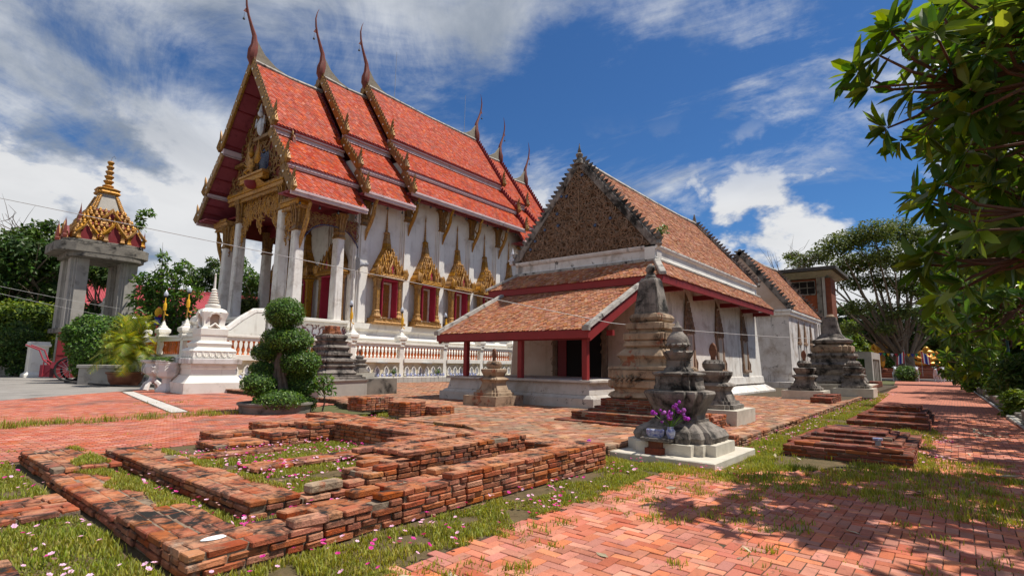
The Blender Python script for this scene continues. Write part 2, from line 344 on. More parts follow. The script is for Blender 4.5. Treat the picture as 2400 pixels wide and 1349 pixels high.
mt['leaf_olive'] = M('olive_leaf', (.12, .155, .036), (.075, .11, .026), .4, .55, 0, 1, .40, trans=.3, hue=.02, c3=(.16, .17, .05))
mt['leaf_bright'] = M('bright_leaf', (.095, .19, .022), (.06, .135, .02), 1.2, .4, 0, 1, .40, trans=.3, hue=.02, c3=(.17, .25, .04))
mt['leaf_yellow'] = M('palm_leaf', (.30, .31, .03), (.16, .24, .025), 1.5, .45, 0, 1, .35, trans=.35, hue=.03, c3=(.42, .30, .02))
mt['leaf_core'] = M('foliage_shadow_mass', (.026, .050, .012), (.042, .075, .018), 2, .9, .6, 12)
mt['terracotta'] = M('brown_pot', (.20, .07, .035), (.14, .05, .028), 4, .5, .2, 30)
mt['redroof'] = M('red_metal_roof', (.42, .075, .085), (.36, .06, .07), 1, .6, .1, 20)
mt['rawbrick'] = M('factory_brick', (.27, .085, .045), (.18, .06, .035), 3, .9, .5, 40, .2, ((.10, .06, .05), 1.0, .56, .74, 0))
mt['yellow'] = M('marigold_yellow', (.75, .42, .02), (.70, .34, .015), 30, .7, .3, 60)
mt['steel'] = M('galvanised', (.35, .36, .38), None, 1, .4, 0, metal=.6)
mt['black'] = M('black_rubber', (.02, .02, .02), (.03, .03, .03), 4, .7, .1)
mt['globe'] = M('lamp_glass', (.50, .53, .58), None, 1, .12, 0, spec=.6)
mt['brass'] = M('brass_pole', (.48, .28, .07), (.36, .20, .05), 4, .4, .1, 30, metal=.5)
mt['teal'] = M('teal_lamp_post', (.05, .13, .15), (.04, .10, .12), 4, .5, .1)
mt['cart'] = M('red_cart_paint', (.40, .05, .07), (.30, .03, .05), 4, .5, .1)
mt['flag_red'] = M('flag_red', (.55, .03, .05)); mt['flag_blue'] = M('flag_blue', (.03, .05, .30)); mt['flag_white'] = M('flag_white', (.78, .78, .78)); mt['green'] = M('pennant_green', (.03, .35, .12))
mt['statue_gold'] = M('statue_gilding', (.62, .31, .035), (.50, .22, .02), 3, .38, .15, 20, metal=.4, spec=.5)
mt['statue_white'] = M('statue_whitewash', (.62, .63, .66), (.46, .47, .52), 3, .7, .2, 20)
mt['purple'] = M('purple_petals', (.22, .05, .42), (.42, .03, .32), 30, .6, 0, 1, .3, trans=.2)
mt['deadleaf'] = M('fallen_leaf', (.46, .40, .28), (.34, .25, .14), 7, .7, .2, 30, .3)
mt['wire'] = M('white_cable', (.40, .39, .38), None, 1, .6, 0)
mt['floral'] = M('floral_tile', (.70, .70, .72), (.66, .66, .70), 3, .4, .1, 20)
mt['floral_red'] = M('floral_scroll', (.16, .035, .035), (.12, .05, .07), 8, .5, .1, 20)

def far_paver(name, c1, c2, cm):
    m = bpy.data.materials.new(name); m.use_nodes = True; n = m.node_tree.nodes; L = m.node_tree.links.new; g = n.new('ShaderNodeNewGeometry'); b = n.new('ShaderNodeTexBrick')
    L(g.outputs['Position'], b.inputs[0]); b.inputs['Scale'].default_value = 1; b.inputs['Brick Width'].default_value = .22; b.inputs['Row Height'].default_value = .11; b.inputs['Mortar Size'].default_value = .006
    b.inputs['Color1'].default_value = (*c1, 1); b.inputs['Color2'].default_value = (*c2, 1); b.inputs['Mortar'].default_value = (*cm, 1); L(b.outputs[0], n['Principled BSDF'].inputs[0]); n['Principled BSDF'].inputs['Roughness'].default_value = .85; return m
mt['far_paver'] = far_paver('distant_paver', (.50, .17, .095), (.34, .105, .062), (.13, .065, .045))
mt['leafstone'] = M('brown_leaf_stone', (.22, .10, .055), (.15, .065, .04), 4, .85, .5, 25, 0, (BLK, 5, .55, .7, 0))
mt['leaf_lime'] = M('lime_leaf', (.17, .23, .025), (.10, .165, .02), 1.0, .5, 0, 1, .40, trans=.35, hue=.02, c3=(.26, .29, .04))
mt['roof_black'] = M('sooty_concrete', (.085, .075, .068), (.05, .045, .042), 1.5, .9, .4, 20)
# ------------------------------------------------------------------ bricks
BL, BW, BH = .335, .165, .066
def brick_proto(name, mat, seed, l=BL, w=BW, h=BH, bev=.012, jit=.010):
    r = random.Random(seed); m = MB().box(-l / 2, l / 2, -w / 2, w / 2, -h / 2, h / 2)
    bm = bmesh.new()
    vs = [bm.verts.new((x + r.uniform(-jit, jit), y + r.uniform(-jit, jit), z + r.uniform(-jit, jit) * .6)) for x, y, z in m.v]
    for f in m.f: bm.faces.new([vs[i] for i in f])
    bmesh.ops.recalc_face_normals(bm, faces=bm.faces)
    bmesh.ops.bevel(bm, geom=list(bm.edges), offset=bev, segments=1, affect='EDGES', clamp_overlap=True)
    me = bpy.data.meshes.new(name); bm.to_mesh(me); bm.free(); me.materials.append(mat); return me
BR = [brick_proto('brick', mt['brick'], i) for i in range(5)]
BD = [brick_proto('brick', mt['brick_dark'], 20 + i) for i in range(3)]
def laid(specs, x0, x1, y0, y1, z0, n, axis='x', skipfaces='', vr=0, nv=5, top_only=False, ragged=.0, h=BH, dz=0.0):
    """a mass of n courses of bricks; only bricks that can be seen (faces and top) are laid"""
    L0, L1, W0, W1 = (x0, x1, y0, y1) if axis == 'x' else (y0, y1, x0, x1)
    rows = max(1, round((W1 - W0) / (BW + .008))); wr = (W1 - W0) / rows
    for k in range(n):
        for i in range(rows):
            edge = i in (0, rows - 1)
            if k < n - 1 and (not edge and rows > 2) and True:
                inner = True
            else: inner = False
            if top_only and k < n - 1: continue
            p = L0 - (R.uniform(.02, .16) if (k + i) % 2 else R.uniform(0, .05)); first = True
            while p < L1 - .05:
                ln = BL if R.random() < .68 else BL * R.uniform(.5, .62)
                a, b = max(p, L0), min(p + ln, L1)
                if b - a < .07: p += ln; continue
                if L1 - b < .09: b = L1
                if k == n - 1 and n > 1 and edge and R.random() < .06: p = b; continue
                if not inner or a < L0 + .3 or b > L1 - .3:
                    c = (a + b) / 2; w = W0 + (i + .5) * wr
                    zz = z0 + (k + .5) * h + R.uniform(-.004, .004) + dz
                    end = R.uniform(-ragged, ragged) if k == n - 1 else 0
                    out = R.uniform(-.012, .012)
                    X, Y = (c, w + out) if axis == 'x' else (w + out, c)
                    rz = (0 if axis == 'x' else PI / 2) + R.uniform(-.015, .015) + end
                    m = Matrix.Translation((X, Y, zz)) @ Euler((R.uniform(-.015, .015), R.uniform(-.015, .015), rz)).to_matrix().to_4x4() @ Matrix.Diagonal(((b - a - .018) / BL, (wr - .016) / BW, (h - .010) / BH, 1))
                    specs.append((m, vr + R.randrange(nv)))
                p = max(b, p + ln)
def local(specs, o):
    return [(Matrix.Translation(-Vector(o)) @ m, k) for m, k in specs]
def masonry(name, label, cat, o, specs, cores, group=None, variants=None, limit=290, mat='mortar'):
    t = thing(name, label, cat, o, 0, group)
    pieces('brick', t, variants or BR, local(specs, o), 'small_bricks', limit)
    if cores:
        m = MB()
        for x0, x1, y0, y1, z0, z1 in cores: m.box(x0 - o[0], x1 - o[0], y0 - o[1], y1 - o[1], z0 - o[2], z1 - o[2])
        m.build('mortar_bed', mt[mat], t)
    return t
def wallrun(specs, cores, x0, x1, y0, y1, z0, n, axis, **k):
    laid(specs, x0, x1, y0, y1, z0, n, axis, **k)
    cores.append((x0 + .034, x1 - .034, y0 + .034, y1 - .034, z0 - .05, z0 + n * BH - .016))

# ------------------------------------------------------------------ ground sheets
def sheet(name, poly, z, mat, kind='structure', parent=None):
    me = bpy.data.meshes.new(name); bm = bmesh.new(); f = bm.faces.new([bm.verts.new((x, y, z)) for x, y in poly])
    if f.normal.z < 0: f.normal_flip()
    bmesh.ops.triangulate(bm, faces=[f]); bmesh.ops.recalc_face_normals(bm, faces=bm.faces)
    if bm.faces[:][0].normal.z < 0: bmesh.ops.reverse_faces(bm, faces=bm.faces)
    bm.to_mesh(me); bm.free(); me.materials.append(mat); return put(bpy.data.objects.new(name, me), parent, kind=kind)
sheet('ground', [(-1500, -1500), (1500, -1500), (1500, 1500), (-1500, 1500)], -.030, mt['ground'])
sheet('lawn', [(-8, 3.5), (9.0, 3.5), (9.3, 2.4), (11.2, .6), (17, .4), (27, 2.9), (70, 3.2), (70, 6.5), (12.2, 6.5), (12.2, 14), (9.3, 16), (9.3, 18), (-8, 12.2)], -.012, mt['lawn'])

# herringbone path in the right half of the picture
path_poly = [(-6, -12), (18, -12), (18, -1.55), (99, -.35), (99, 7.2), (60, 4.6), (27, 2.95), (17, .8), (11.4, .8), (9.4, 2.6), (8.8, 3.7), (-6, 3.55)]
path = sheet('brick_path', path_poly, -.004, mt['joint'])
PL = .225
PAVE = [brick_proto('paving_brick', mt['paver'], 50 + i, PL - .008, PL / 2 - .008, .05, .005, .003) for i in range(4)]
def inside(poly, x, y):
    c = False; n = len(poly)
    for i in range(n):
        (x1, y1), (x2, y2) = poly[i], poly[i - 1]
        if (y1 > y) != (y2 > y) and x < (x2 - x1) * (y - y1) / (y2 - y1) + x1: c = not c
    return c
def tuft(x, y):     # slow variation used for settled bricks and sparse weeds
    return mnoise.noise(Vector((x * .6, y * .6, 3.3)))
specs = []; w = PL / 2
for iy in range(int(-7 / w), int(4.2 / w)):
    for ix in range(int(0 / w), int(24 / w)):
        t = (ix - iy) % 4
        if t not in (0, 3): continue
        cx, cy = ((ix + 1) * w, (iy + .5) * w) if t == 0 else ((ix + .5) * w, (iy + 1) * w)
        if cx > 14 and cy < -1.9 or not inside(path_poly, cx, cy): continue
        v = np.array([cx, cy, 0]) - CAM; dep = v @ FW
        if dep < 1.5 or abs(v @ RT) > dep * .99 + .6: continue
        z = .002 + .014 * tuft(cx, cy) * .5 + R.uniform(-.005, .004)
        if cx > 23.9: continue
        mm4 = Matrix.Translation((cx, cy, z - .021)) @ Euler((R.uniform(-.025, .025), R.uniform(-.025, .025), (0 if t == 0 else PI / 2) + R.uniform(-.008, .008))).to_matrix().to_4x4()
        specs.append((mm4, R.randrange(4)))
sheet('path_far_end', [(23.9, -1.45), (99, -.35), (99, 7.2), (60, 4.6), (27, 2.95), (23.9, 2.3)], .002, mt['far_paver'], 'structure')
pieces('paving_brick', path, PAVE, specs, 'far_paving_bricks', 295)

# brick plaza to the left, laid in running bond, with a white band and a concrete apron behind it
plaza_poly = [(-8, 12.2), (1.2, 11.7), (9.3, 11.9), (9.3, 18), (12.2, 19), (12.3, 31), (16.8, 35.2), (9.4, 33.8), (3.8, 28.6), (-30, 2)]
plaza = sheet('brick_plaza', plaza_poly, -.004, mt['joint'])
PB = [brick_proto('paving_brick', mt['plaza_paver'], 70 + i, PL - .014, PL / 2 - .014, .05, .006, .004) for i in range(3)]
specs = []
for iy in range(int(11 / w), int(34.5 / w)):
    for ix in range(-30, int(17 / PL)):
        cx, cy = (ix + (.5 if iy % 2 else 0)) * PL, iy * w
        if not inside(plaza_poly, cx, cy): continue
        v = np.array([cx, cy, 0]) - CAM; dep = v @ FW
        if dep < 1.5 or abs(v @ RT) > dep * 1.0 + .6: continue
        if abs(cx - (6.78 + (cy - 19.26) * .168)) < .36 and cy > 19: continue
        z = .010 * tuft(cx * .7, cy * .7)
        specs.append((Matrix.Translation((cx, cy, z - .020)) @ Euler((R.uniform(-.012, .012), R.uniform(-.012, .012), R.uniform(-.01, .01))).to_matrix().to_4x4(), R.randrange(3)))
pieces('paving_brick', plaza, PB, specs, 'far_paving_bricks', 280)
o = MB().prism([(6.78 - .26, 19.2, -.05), (6.78 + .22, 19.2, -.05), (9.0 + .22, 32.4, -.05), (9.0 - .26, 32.4, -.05)], (0, 0, .068)).build('white_paving_strip', mt['kerbstone'], None, kind='structure')
sheet('concrete_plaza', [(-40, -5), (3.8, 28.6), (9.4, 33.8), (16.8, 35.2), (30, 37), (30, 140), (-120, 140)], .006, mt['concrete'])
sheet('far_court', [(99, -8), (190, -8), (190, 30), (99, 30)], -.002, mt['concrete'])

# raised brick terrace round the old hall
ter_poly = [(8.85, 5.05), (8.85, 8.0), (9.55, 9.2), (9.3, 11.4), (11.2, 11.5), (11.4, 17.2), (12.3, 19), (12.3, 31.8), (62, 33.4), (62, 4.4), (44, 4.2), (25, 3.85), (11.95, 3.62), (11.95, 4.95)]
terrace = thing('brick_terrace', 'low flat terrace of weathered brick paving round the old tiled hall', 'terrace', (9, 5, 0))
MB().prism([(x - 9, y - 5, -.05) for x, y in ter_poly], (0, 0, .225)).build('terrace_bed', mt['joint'], terrace)
FB = [brick_proto('brick', mt['brick_bed'], 90 + i, BL, BW, .05, .008, .006) for i in range(4)]
specs = []; wx, wy = BL + .014, BW + .012
for iy in range(int(3.6 / wy), int(32 / wy)):
    for ix in range(int(8.6 / wx), int(30 / wx)):
        cx, cy = (ix + (.5 if iy % 2 else 0)) * wx + R.uniform(-.01, .01), iy * wy
        if not inside(ter_poly, cx, cy): continue
        if 16.3 < cx and 9.4 < cy < 17: continue
        z = .175 + .02 * tuft(cx, cy) + R.uniform(-.006, .006)
        specs.append((Matrix.Translation((cx - 9, cy - 5, z)) @ Euler((R.uniform(-.03, .03), R.uniform(-.03, .03), R.uniform(-.03, .03))).to_matrix().to_4x4(), R.randrange(4)))
# brick edging of the terrace
def edging(specs, a, b, z, n, o=(9, 5), out=.0):
    a, b = Vector(a), Vector(b); d = (b - a); ln = d.length; d.normalize(); rz = math.atan2(d.y, d.x); p = 0.0
    while p < ln:
        l = BL * R.choice((1, 1, .55)); c = a + d * (p + l / 2)
        for k in range(n):
            specs.append((Matrix.Translation((c.x - o[0] + R.uniform(-.012, .012), c.y - o[1] + R.uniform(-.012, .012), z - k * .07 + R.uniform(-.004, .004))) @ Euler((R.uniform(-.03, .03), R.uniform(-.03, .03), rz + R.uniform(-.04, .04))).to_matrix().to_4x4() @ Matrix.Diagonal(((l - .012) / BL, 1, 1.18, 1)), R.randrange(4)))
        p += l
for a, b in (((8.87, 5.1), (8.87, 8.0)), ((8.87, 8.0), (9.55, 9.2)), ((9.55, 9.2), (9.32, 11.4)), ((9.32, 11.45), (11.2, 11.5)), ((8.9, 5.1), (11.9, 5.0)), ((11.97, 4.95), (11.97, 3.7)), ((11.97, 3.66), (25, 3.89)), ((25, 3.89), (44, 4.25))): edging(specs, a, b, .172, 3 if a[0] < 13 else 2)
pieces('brick', terrace, FB, specs, 'far_bricks', 290)

# ------------------------------------------------------------------ the brick ruin in the foreground
sp, co = [], []
H3 = 3
wallrun(sp, co, 1.75, 2.9, 4.55, 5.08, .0, 3, 'x'); wallrun(sp, co, 2.9, 3.8, 4.55, 5.08, 0, 4, 'x', ragged=.05)
wallrun(sp, co, 3.8, 4.75, 4.55, 5.08, 0, 5, 'x', ragged=.05); wallrun(sp, co, 4.75, 8.02, 4.55, 5.06, 0, 6, 'x', ragged=.02)
for x0, y, z in ((2.62, 4.64, 4), (2.7, 4.98, 4), (3.55, 4.66, 5), (3.42, 4.95, 5), (4.5, 4.64, 6), (4.55, 4.97, 6)):     # toothed broken ends
    sp.append((Matrix.Translation((x0 + .16, y, (z - .5) * BH)) @ Euler((0, 0, R.uniform(-.12, .12))).to_matrix().to_4x4(), R.randrange(5)))
t = masonry('ruined_brick_wall', 'front wall of the brick ruin rising in broken steps to the right', 'brick wall', (1.75, 4.55, 0), sp, co)
m = MB().add([(2.06 - 1.75 + .085 * math.cos(a) * (1 + .18 * math.sin(3 * a)) - .05 * math.sin(a), 4.84 - 4.55 + .05 * math.sin(a) + .03 * math.cos(a), 3 * BH + .006) for a in [i * 2 * PI / 14 for i in range(14)]], [tuple(range(14))])
m.build('white_paint_dab', mt['flag_white'], t)
sp, co = [], []
wallrun(sp, co, 1.75, 2.36, 5.10, 6.3, 0, 3, 'y', ragged=.04); wallrun(sp, co, 1.78, 2.36, 6.3, 9.3, 0, 2, 'y', ragged=.03); wallrun(sp, co, 1.82, 2.6, 9.3, 11.5, 0, 3, 'y', ragged=.03)
masonry('ruined_brick_wall', 'left wall of the brick ruin running away from the white paint dab', 'brick wall', (1.75, 5.1, 0), sp, co)
sp, co = [], []
wallrun(sp, co, 7.58, 8.15, 5.08, 9.0, 0, 5, 'y'); wallrun(sp, co, 7.62, 8.3, 9.0, 13.2, 0, 5, 'y')
masonry('ruined_brick_wall', 'rear wall of the brick ruin beside the terrace edge', 'brick wall', (7.6, 5.1, 0), sp, co)
sp, co = [], []
wallrun(sp, co, 2.78, 3.36, 5.78, 10.9, 0, 3, 'y', ragged=.02)
masonry('ruined_brick_wall', 'inner left wall of the ruin bordering the pink flower bed', 'brick wall', (2.8, 5.8, 0), sp, co)
sp, co = [], []
wallrun(sp, co, 3.36, 4.25, 5.78, 6.15, 0, 2, 'x', ragged=.06); wallrun(sp, co, 4.25, 4.72, 5.78, 6.4, 0, 4, 'x', ragged=.06); wallrun(sp, co, 4.72, 5.1, 5.78, 6.75, 0, 5, 'x', ragged=.06); wallrun(sp, co, 5.1, 7.46, 5.78, 6.4, 0, 7, 'x', ragged=.02)
wallrun(sp, co, 5.05, 6.0, 6.42, 7.2, 0, 6, 'x', ragged=.05)
for x0, y, z in ((4.05, 5.92, 3), (4.5, 5.9, 5), (4.52, 6.3, 5), (4.9, 5.88, 7), (4.95, 6.2, 7), (4.85, 6.9, 6)):
    sp.append((Matrix.Translation((x0 + .12, y, (z - .5) * BH)) @ Euler((0, 0, R.uniform(-.2, .2))).to_matrix().to_4x4(), R.randrange(5)))
masonry('ruined_brick_wall', 'inner front wall of the ruin behind the loose grey brick', 'brick wall', (3.4, 5.8, 0), sp, co)
sp, co = [], []
wallrun(sp, co, 6.62, 7.18, 7.0, 10.3, 0, 6, 'y', ragged=.02); wallrun(sp, co, 5.85, 6.62, 6.95, 7.55, 0, 6, 'x', ragged=.06)
masonry('ruined_brick_wall', 'short inner cross wall of the ruin with a broken tongue', 'brick wall', (6.6, 7.0, 0), sp, co)
sp, co = [], []
wallrun(sp, co, 6.1, 7.2, 10.32, 11.0, 0, 6, 'x', ragged=.05); wallrun(sp, co, 5.3, 6.1, 10.32, 11.2, 0, 4, 'x', ragged=.07); wallrun(sp, co, 4.3, 5.3, 10.35, 11.3, 0, 2, 'x', ragged=.08); wallrun(sp, co, 5.6, 7.4, 11.22, 12.0, 0, 5, 'x', ragged=.05); wallrun(sp, co, 4.7, 5.6, 11.32, 12.2, 0, 3, 'x', ragged=.05)
masonry('ruined_brick_wall', 'stepped back corner of the ruin near the clipped tree', 'brick wall', (6.0, 10.4, 0), sp, co)
sp, co = [], []
laid(sp, 3.9, 6.6, 8.05, 8.6, .0, 1, 'x', dz=.02); laid(sp, 3.5, 5.2, 9.6, 10.1, 0, 1, 'x', dz=.015)
masonry('brick_path_strip', 'single course of bricks sunk among the pink flowers', 'brick paving', (4, 8, 0), sp, [])
inst('loose_brick', brick_proto('loose_brick', mt['stone_tan'], 301, .47, .17, .105, .02, .008), None, (3.72, 5.93, .19), (0, .02, .12), label='loose grey-brown brick lying on the inner ruin wall', cat='brick')
sp, co = [], []
laid(sp, -2.0, 1.72, 7.3, 8.35, .0, 1, 'x', dz=.01); co.append((-2.0, 1.72, 7.32, 8.33, -.03, .05))
masonry('brick_path_strip', 'flat strip of pale mortared brick meeting the left ruin wall', 'brick paving', (0, 7.3, 0), sp, co)
sp = []
laid(sp, -1.2, 1.0, 5.0, 6.1, .0, 1, 'x', dz=-.03)
masonry('brick_path_strip', 'sunken brick paving in the near left grass', 'brick paving', (0, 5, 0), sp, [])
# stumps of masonry on the terrace
def stump(label, parts, o, dark=False, z0=.18):
    sp, co = [], []
    for x0, x1, y0, y1, n, ax in parts: wallrun(sp, co, x0, x1, y0, y1, z0, n, ax, ragged=.07)
    return masonry('brick_stump', label, 'brick pier', o, sp, co, 'brick stumps on the terrace', BD if dark else BR, mat='mortar') if not dark else masonry('brick_stump', label, 'brick pier', o, [(m_, k % 3) for m_, k in sp], co, None, BD)
stump('squat brick stump beside the sapling', [(10.0, 11.2, 14.1, 14.9, 6, 'y')], (10.6, 14.5, .18))
stump('brick stump with a lower shoulder nearest the ruin', [(9.75, 10.5, 11.75, 12.55, 6, 'y'), (10.5, 11.2, 11.3, 11.9, 4, 'y')], (10.4, 12, .18))
stump('rough brick pier behind the carved flower shrine', [(12.75, 13.75, 4.45, 5.0, 5, 'x'), (12.5, 12.9, 4.5, 4.9, 6, 'y')], (13.2, 4.7, .18))
stump('small brick corner at the terrace step beside the shrine', [(11.6, 11.95, 3.62, 3.95, 4, 'y'), (11.95, 12.3, 4.0, 4.4, 3, 'y')], (11.8, 3.8, 0), z0=.0)
stump('dark little brick stack on the terrace near the far pedestal', [(25.8, 27.0, 4.1, 4.9, 4, 'y'), (27.0, 29.0, 4.2, 5.0, 5, 'y')], (26.5, 4.5, .18), True)
stump('brick steps at the end of the terrace before the concrete frame', [(50, 53, 5.0, 6.2, 4, 'y'), (53, 56, 5.0, 6.4, 7, 'y')], (52, 5.5, .18), True)
# the two low brick tombs by the path
sp, co = [], []
for a in ((11.55, 12.75, .68, 2.72, 3, 'y'), (12.95, 16.1, .75, 2.95, 2, 'y'), (13.25, 15.9, .95, 2.75, 3, 'y'), (13.55, 15.6, 1.1, 2.6, 4, 'y'), (13.85, 15.3, 1.25, 2.4, 5, 'y')): wallrun(sp, co, *a[:4], 0, a[4], a[5])
for k in range(5): sp.append((Matrix.Translation((11.75, 1.0 + k * .34, 3.5 * BH)) @ Euler((0, 0, PI / 2)).to_matrix().to_4x4(), k % 3))
masonry('brick_tomb', 'low stepped brick tomb in the grass with a glass cup on it', 'brick tomb', (13.5, 1.8, 0), [(m_, k % 3) for m_, k in sp], co, None, BD)
sp, co = [], []
for a in ((18.4, 23.6, .7, 2.6, 3, 'y'), (19.0, 23.2, .75, 2.4, 5, 'y'), (19.8, 22.8, .8, 2.2, 6, 'y'), (20.4, 22.4, .95, 2.1, 8, 'y')): wallrun(sp, co, *a[:4], 0, a[4], a[5], ragged=.08)
masonry('brick_tomb', 'crumbling dark brick tomb farther along the path', 'brick tomb', (20.5, 1.6, 0), [(m_, k % 3) for m_, k in sp], co, None, BD)
t = thing('glass_cup', 'small blue-lidded glass cup left on the stepped brick tomb', 'cup', (13.02, 1.32, .135))
MB().loft(circ(12), [(.05, 0), (.055, .13)]).build('glass', mt['plaque'], t, True); MB().loft(circ(12), [(.085, .13), (.09, .17)]).build('lid', mt['blue'], t, True)

# ------------------------------------------------------------------ grass, weeds and moss roses
def blades(name, pts, hts, mat, lean=.95):
    n = len(pts); pts = np.asarray(pts); a = NR.uniform(0, 2 * PI, n)
    pv = [(-.5, 0, 0), (.5, 0, 0), (.38, .22, .55), (-.38, .22, .55), (0, .62, 1)]; pf = [(0, 1, 2, 3), (3, 2, 4)]
    h = np.asarray(hts); sc = np.stack([NR.uniform(.006, .012, n) * 1.5, h * NR.uniform(.2, 1.1, n) * lean, h], 1)
    return np_mesh(name, pv, pf, mats_np(pts, rz=a, sc=sc), mat, kind='stuff', smooth=False)
def scatter(poly, dens, cond=None):
    xs = [p[0] for p in poly]; ys = [p[1] for p in poly]; x0, x1, y0, y1 = min(xs), max(xs), min(ys), max(ys)
    n = int((x1 - x0) * (y1 - y0) * dens); q = NR.uniform(0, 1, (n, 2)) * (x1 - x0, y1 - y0) + (x0, y0)
    return [(x, y) for x, y in q if inside(poly, x, y) and (cond is None or cond(x, y))]
walls = [(1.7, 8.1, 4.5, 5.1), (1.7, 2.2, 5, 11.6), (7.5, 8.35, 5, 13.3), (2.75, 3.2, 5.7, 11), (3.3, 7.5, 5.72, 6.45), (5, 6.05, 6.4, 7.2), (6.58, 7.2, 6.9, 10.4), (5.8, 6.65, 6.9, 7.6), (5.2, 7.5, 10.3, 12.1), (11.5, 12.8, .65, 2.75), (12.9, 16.15, .72, 3.0), (18.3, 23.7, .66, 2.65), (8.9, 11.3, 3.05, 5.25)]
def free(x, y): return not any(a < x < b and c < y < d for a, b, c, d in walls)
def patch(x, y, s=1.3, o=0): return mnoise.noise(Vector((x * s, y * s, o)))
pts = []; hts = []
def add_grass(poly, dens, h, cond=None, z=0):
    for x, y in scatter(poly, dens, lambda x, y: free(x, y) and patch(x, y, 1.7, 40) > -.22 - .4 * R.random() and (cond is None or cond(x, y))):
        pts.append((x, y, z - .012)); hts.append(h * R.uniform(.45, 1.15) * max(.35, 1 + .9 * patch(x, y, 2.2) + .5 * patch(x, y, .7, 3)))
add_grass([(-.6, 3.2), (1.75, 3.3), (1.75, 12.0), (-3.5, 12.2)], 2400, .055, lambda x, y: not (7.3 < y < 8.35 and R.random() < .94) and not (y < 6.1 and x < 1.0 and y > 5.0 and R.random() < .75))
add_grass([(.4, 3.1), (8.8, 3.1), (8.3, 4.55), (1.75, 4.55)], 2700, .052, lambda x, y: y > 3.65 + .40 * patch(x, y, 1.1, 5) - (x < 3) * .25 and patch(x, y, 2.4, 50) > -.25)
add_grass([(2.2, 5.05), (7.6, 5.05), (7.6, 5.8), (2.8, 5.8), (2.8, 11.4), (2.2, 11.4)], 3000, .052)
add_grass([(3.3, 6.1), (6.65, 6.1), (6.65, 10.4), (3.3, 10.6)], 2600, .058, lambda x, y: patch(x, y, .9, 2) > -.28)
add_grass([(8.2, 2.5), (12.0, 2.2), (12, 3.7), (11.4, 5), (8.3, 5.2)], 2000, .075, lambda x, y: y > 2.6 + .35 * patch(x, y, 1, 9) or R.random() < .08)
add_grass([(11.2, .1), (17.2, .2), (17, 3.6), (11.9, 3.6)], 1200, .085, lambda x, y: y > .5 + .35 * patch(x, y, 1, 1) and patch(x, y, .9, 51) > -.2)
add_grass([(16.8, .3), (26, 1.6), (29, 3.0), (44, 3.6), (44, 4.2), (17, 3.75)], 700, .10, lambda x, y: patch(x, y, .5, 4) > -.35)
add_grass([(8.2, 8.2), (9.4, 9.2), (9.3, 11.6), (11.2, 11.6), (11.2, 15), (8.4, 13)], 1400, .11, lambda x, y: patch(x, y, .7, 7) > -.1)
for x0, x1, y0, y1, z in ((2.0, 2.42, 6.4, 11.3, 2), (3.05, 3.4, 6.2, 10.8, 3), (2.1, 2.5, 9.4, 11.4, 3)):      # creeping over the wall tops
    for _ in range(int((x1 - x0) * (y1 - y0) * 2600)):
        x, y = R.uniform(x0, x1), R.uniform(y0, y1)
        if patch(x, y, 1.1, 22) + (x - x0) / (x1 - x0) * .8 > .45: pts.append((x, y, z * BH - .005)); hts.append(.05 * R.uniform(.5, 1.2))
blades('grass', pts, hts, mt['blade'])
k = len(pts); sel = NR.random(k) < .34
blades('dry_grass', np.array(pts)[sel] + NR.normal(0, .02, (sel.sum(), 3)) * (1, 1, 0), np.array(hts)[sel] * .85, mt['blade_dry'], 1.2)
pts = []; hts = []
# weeds growing in tufts out of the paving joints
def weeds(poly, n, cond, hmin, hmax, blades_per=(10, 34), spread=.06):
    k = 0
    xs = [p[0] for p in poly]; ys = [p[1] for p in poly]
    while k < n:
        x, y = R.uniform(min(xs), max(xs)), R.uniform(min(ys), max(ys)); k += 1
        if not inside(poly, x, y) or not cond(x, y): continue
        x = round(x / w) * w + R.uniform(-.02, .02); h = R.uniform(hmin, hmax)
        for _ in range(R.randint(*blades_per)): pts.append((x + R.gauss(0, spread), y + R.gauss(0, spread), -.01)); hts.append(h * R.uniform(.4, 1.1))
weeds([(1.5, 1.0), (9, 1.0), (9, 3.7), (1.5, 3.7)], 420, lambda x, y: patch(x, y, .7, 12) + (y - 2.6) * .35 > .0, .03, .10)
weeds([(6.5, -.6), (13, -.6), (13, 2.6), (8.5, 2.9)], 900, lambda x, y: patch(x, y, .5, 14) + (x - 8.5) * .06 > -.05, .04, .14)
weeds([(2.5, -.5), (8, -.5), (8, 2), (2.5, 2)], 46, lambda x, y: True, .03, .08)
weeds([(-8, 15), (9.3, 15), (9.3, 21.5), (-8, 18)], 1500, lambda x, y: abs(y - 17.6 - .04 * x) < .55 + .5 * patch(x, y, .4, 3), .07, .26, (12, 30), .10)
weeds([(-6, 17), (11, 17), (12, 25), (-2, 22)], 340, lambda x, y: patch(x, y, .35, 8) > .12, .04, .13, (10, 24), .12)
weeds([(-4, 12.5), (8.5, 12.5), (8.5, 17), (-5, 17)], 70, lambda x, y: patch(x, y, .4, 18) > .1, .03, .09, (8, 20), .08)
blades('weeds', pts, hts, mt['blade'])
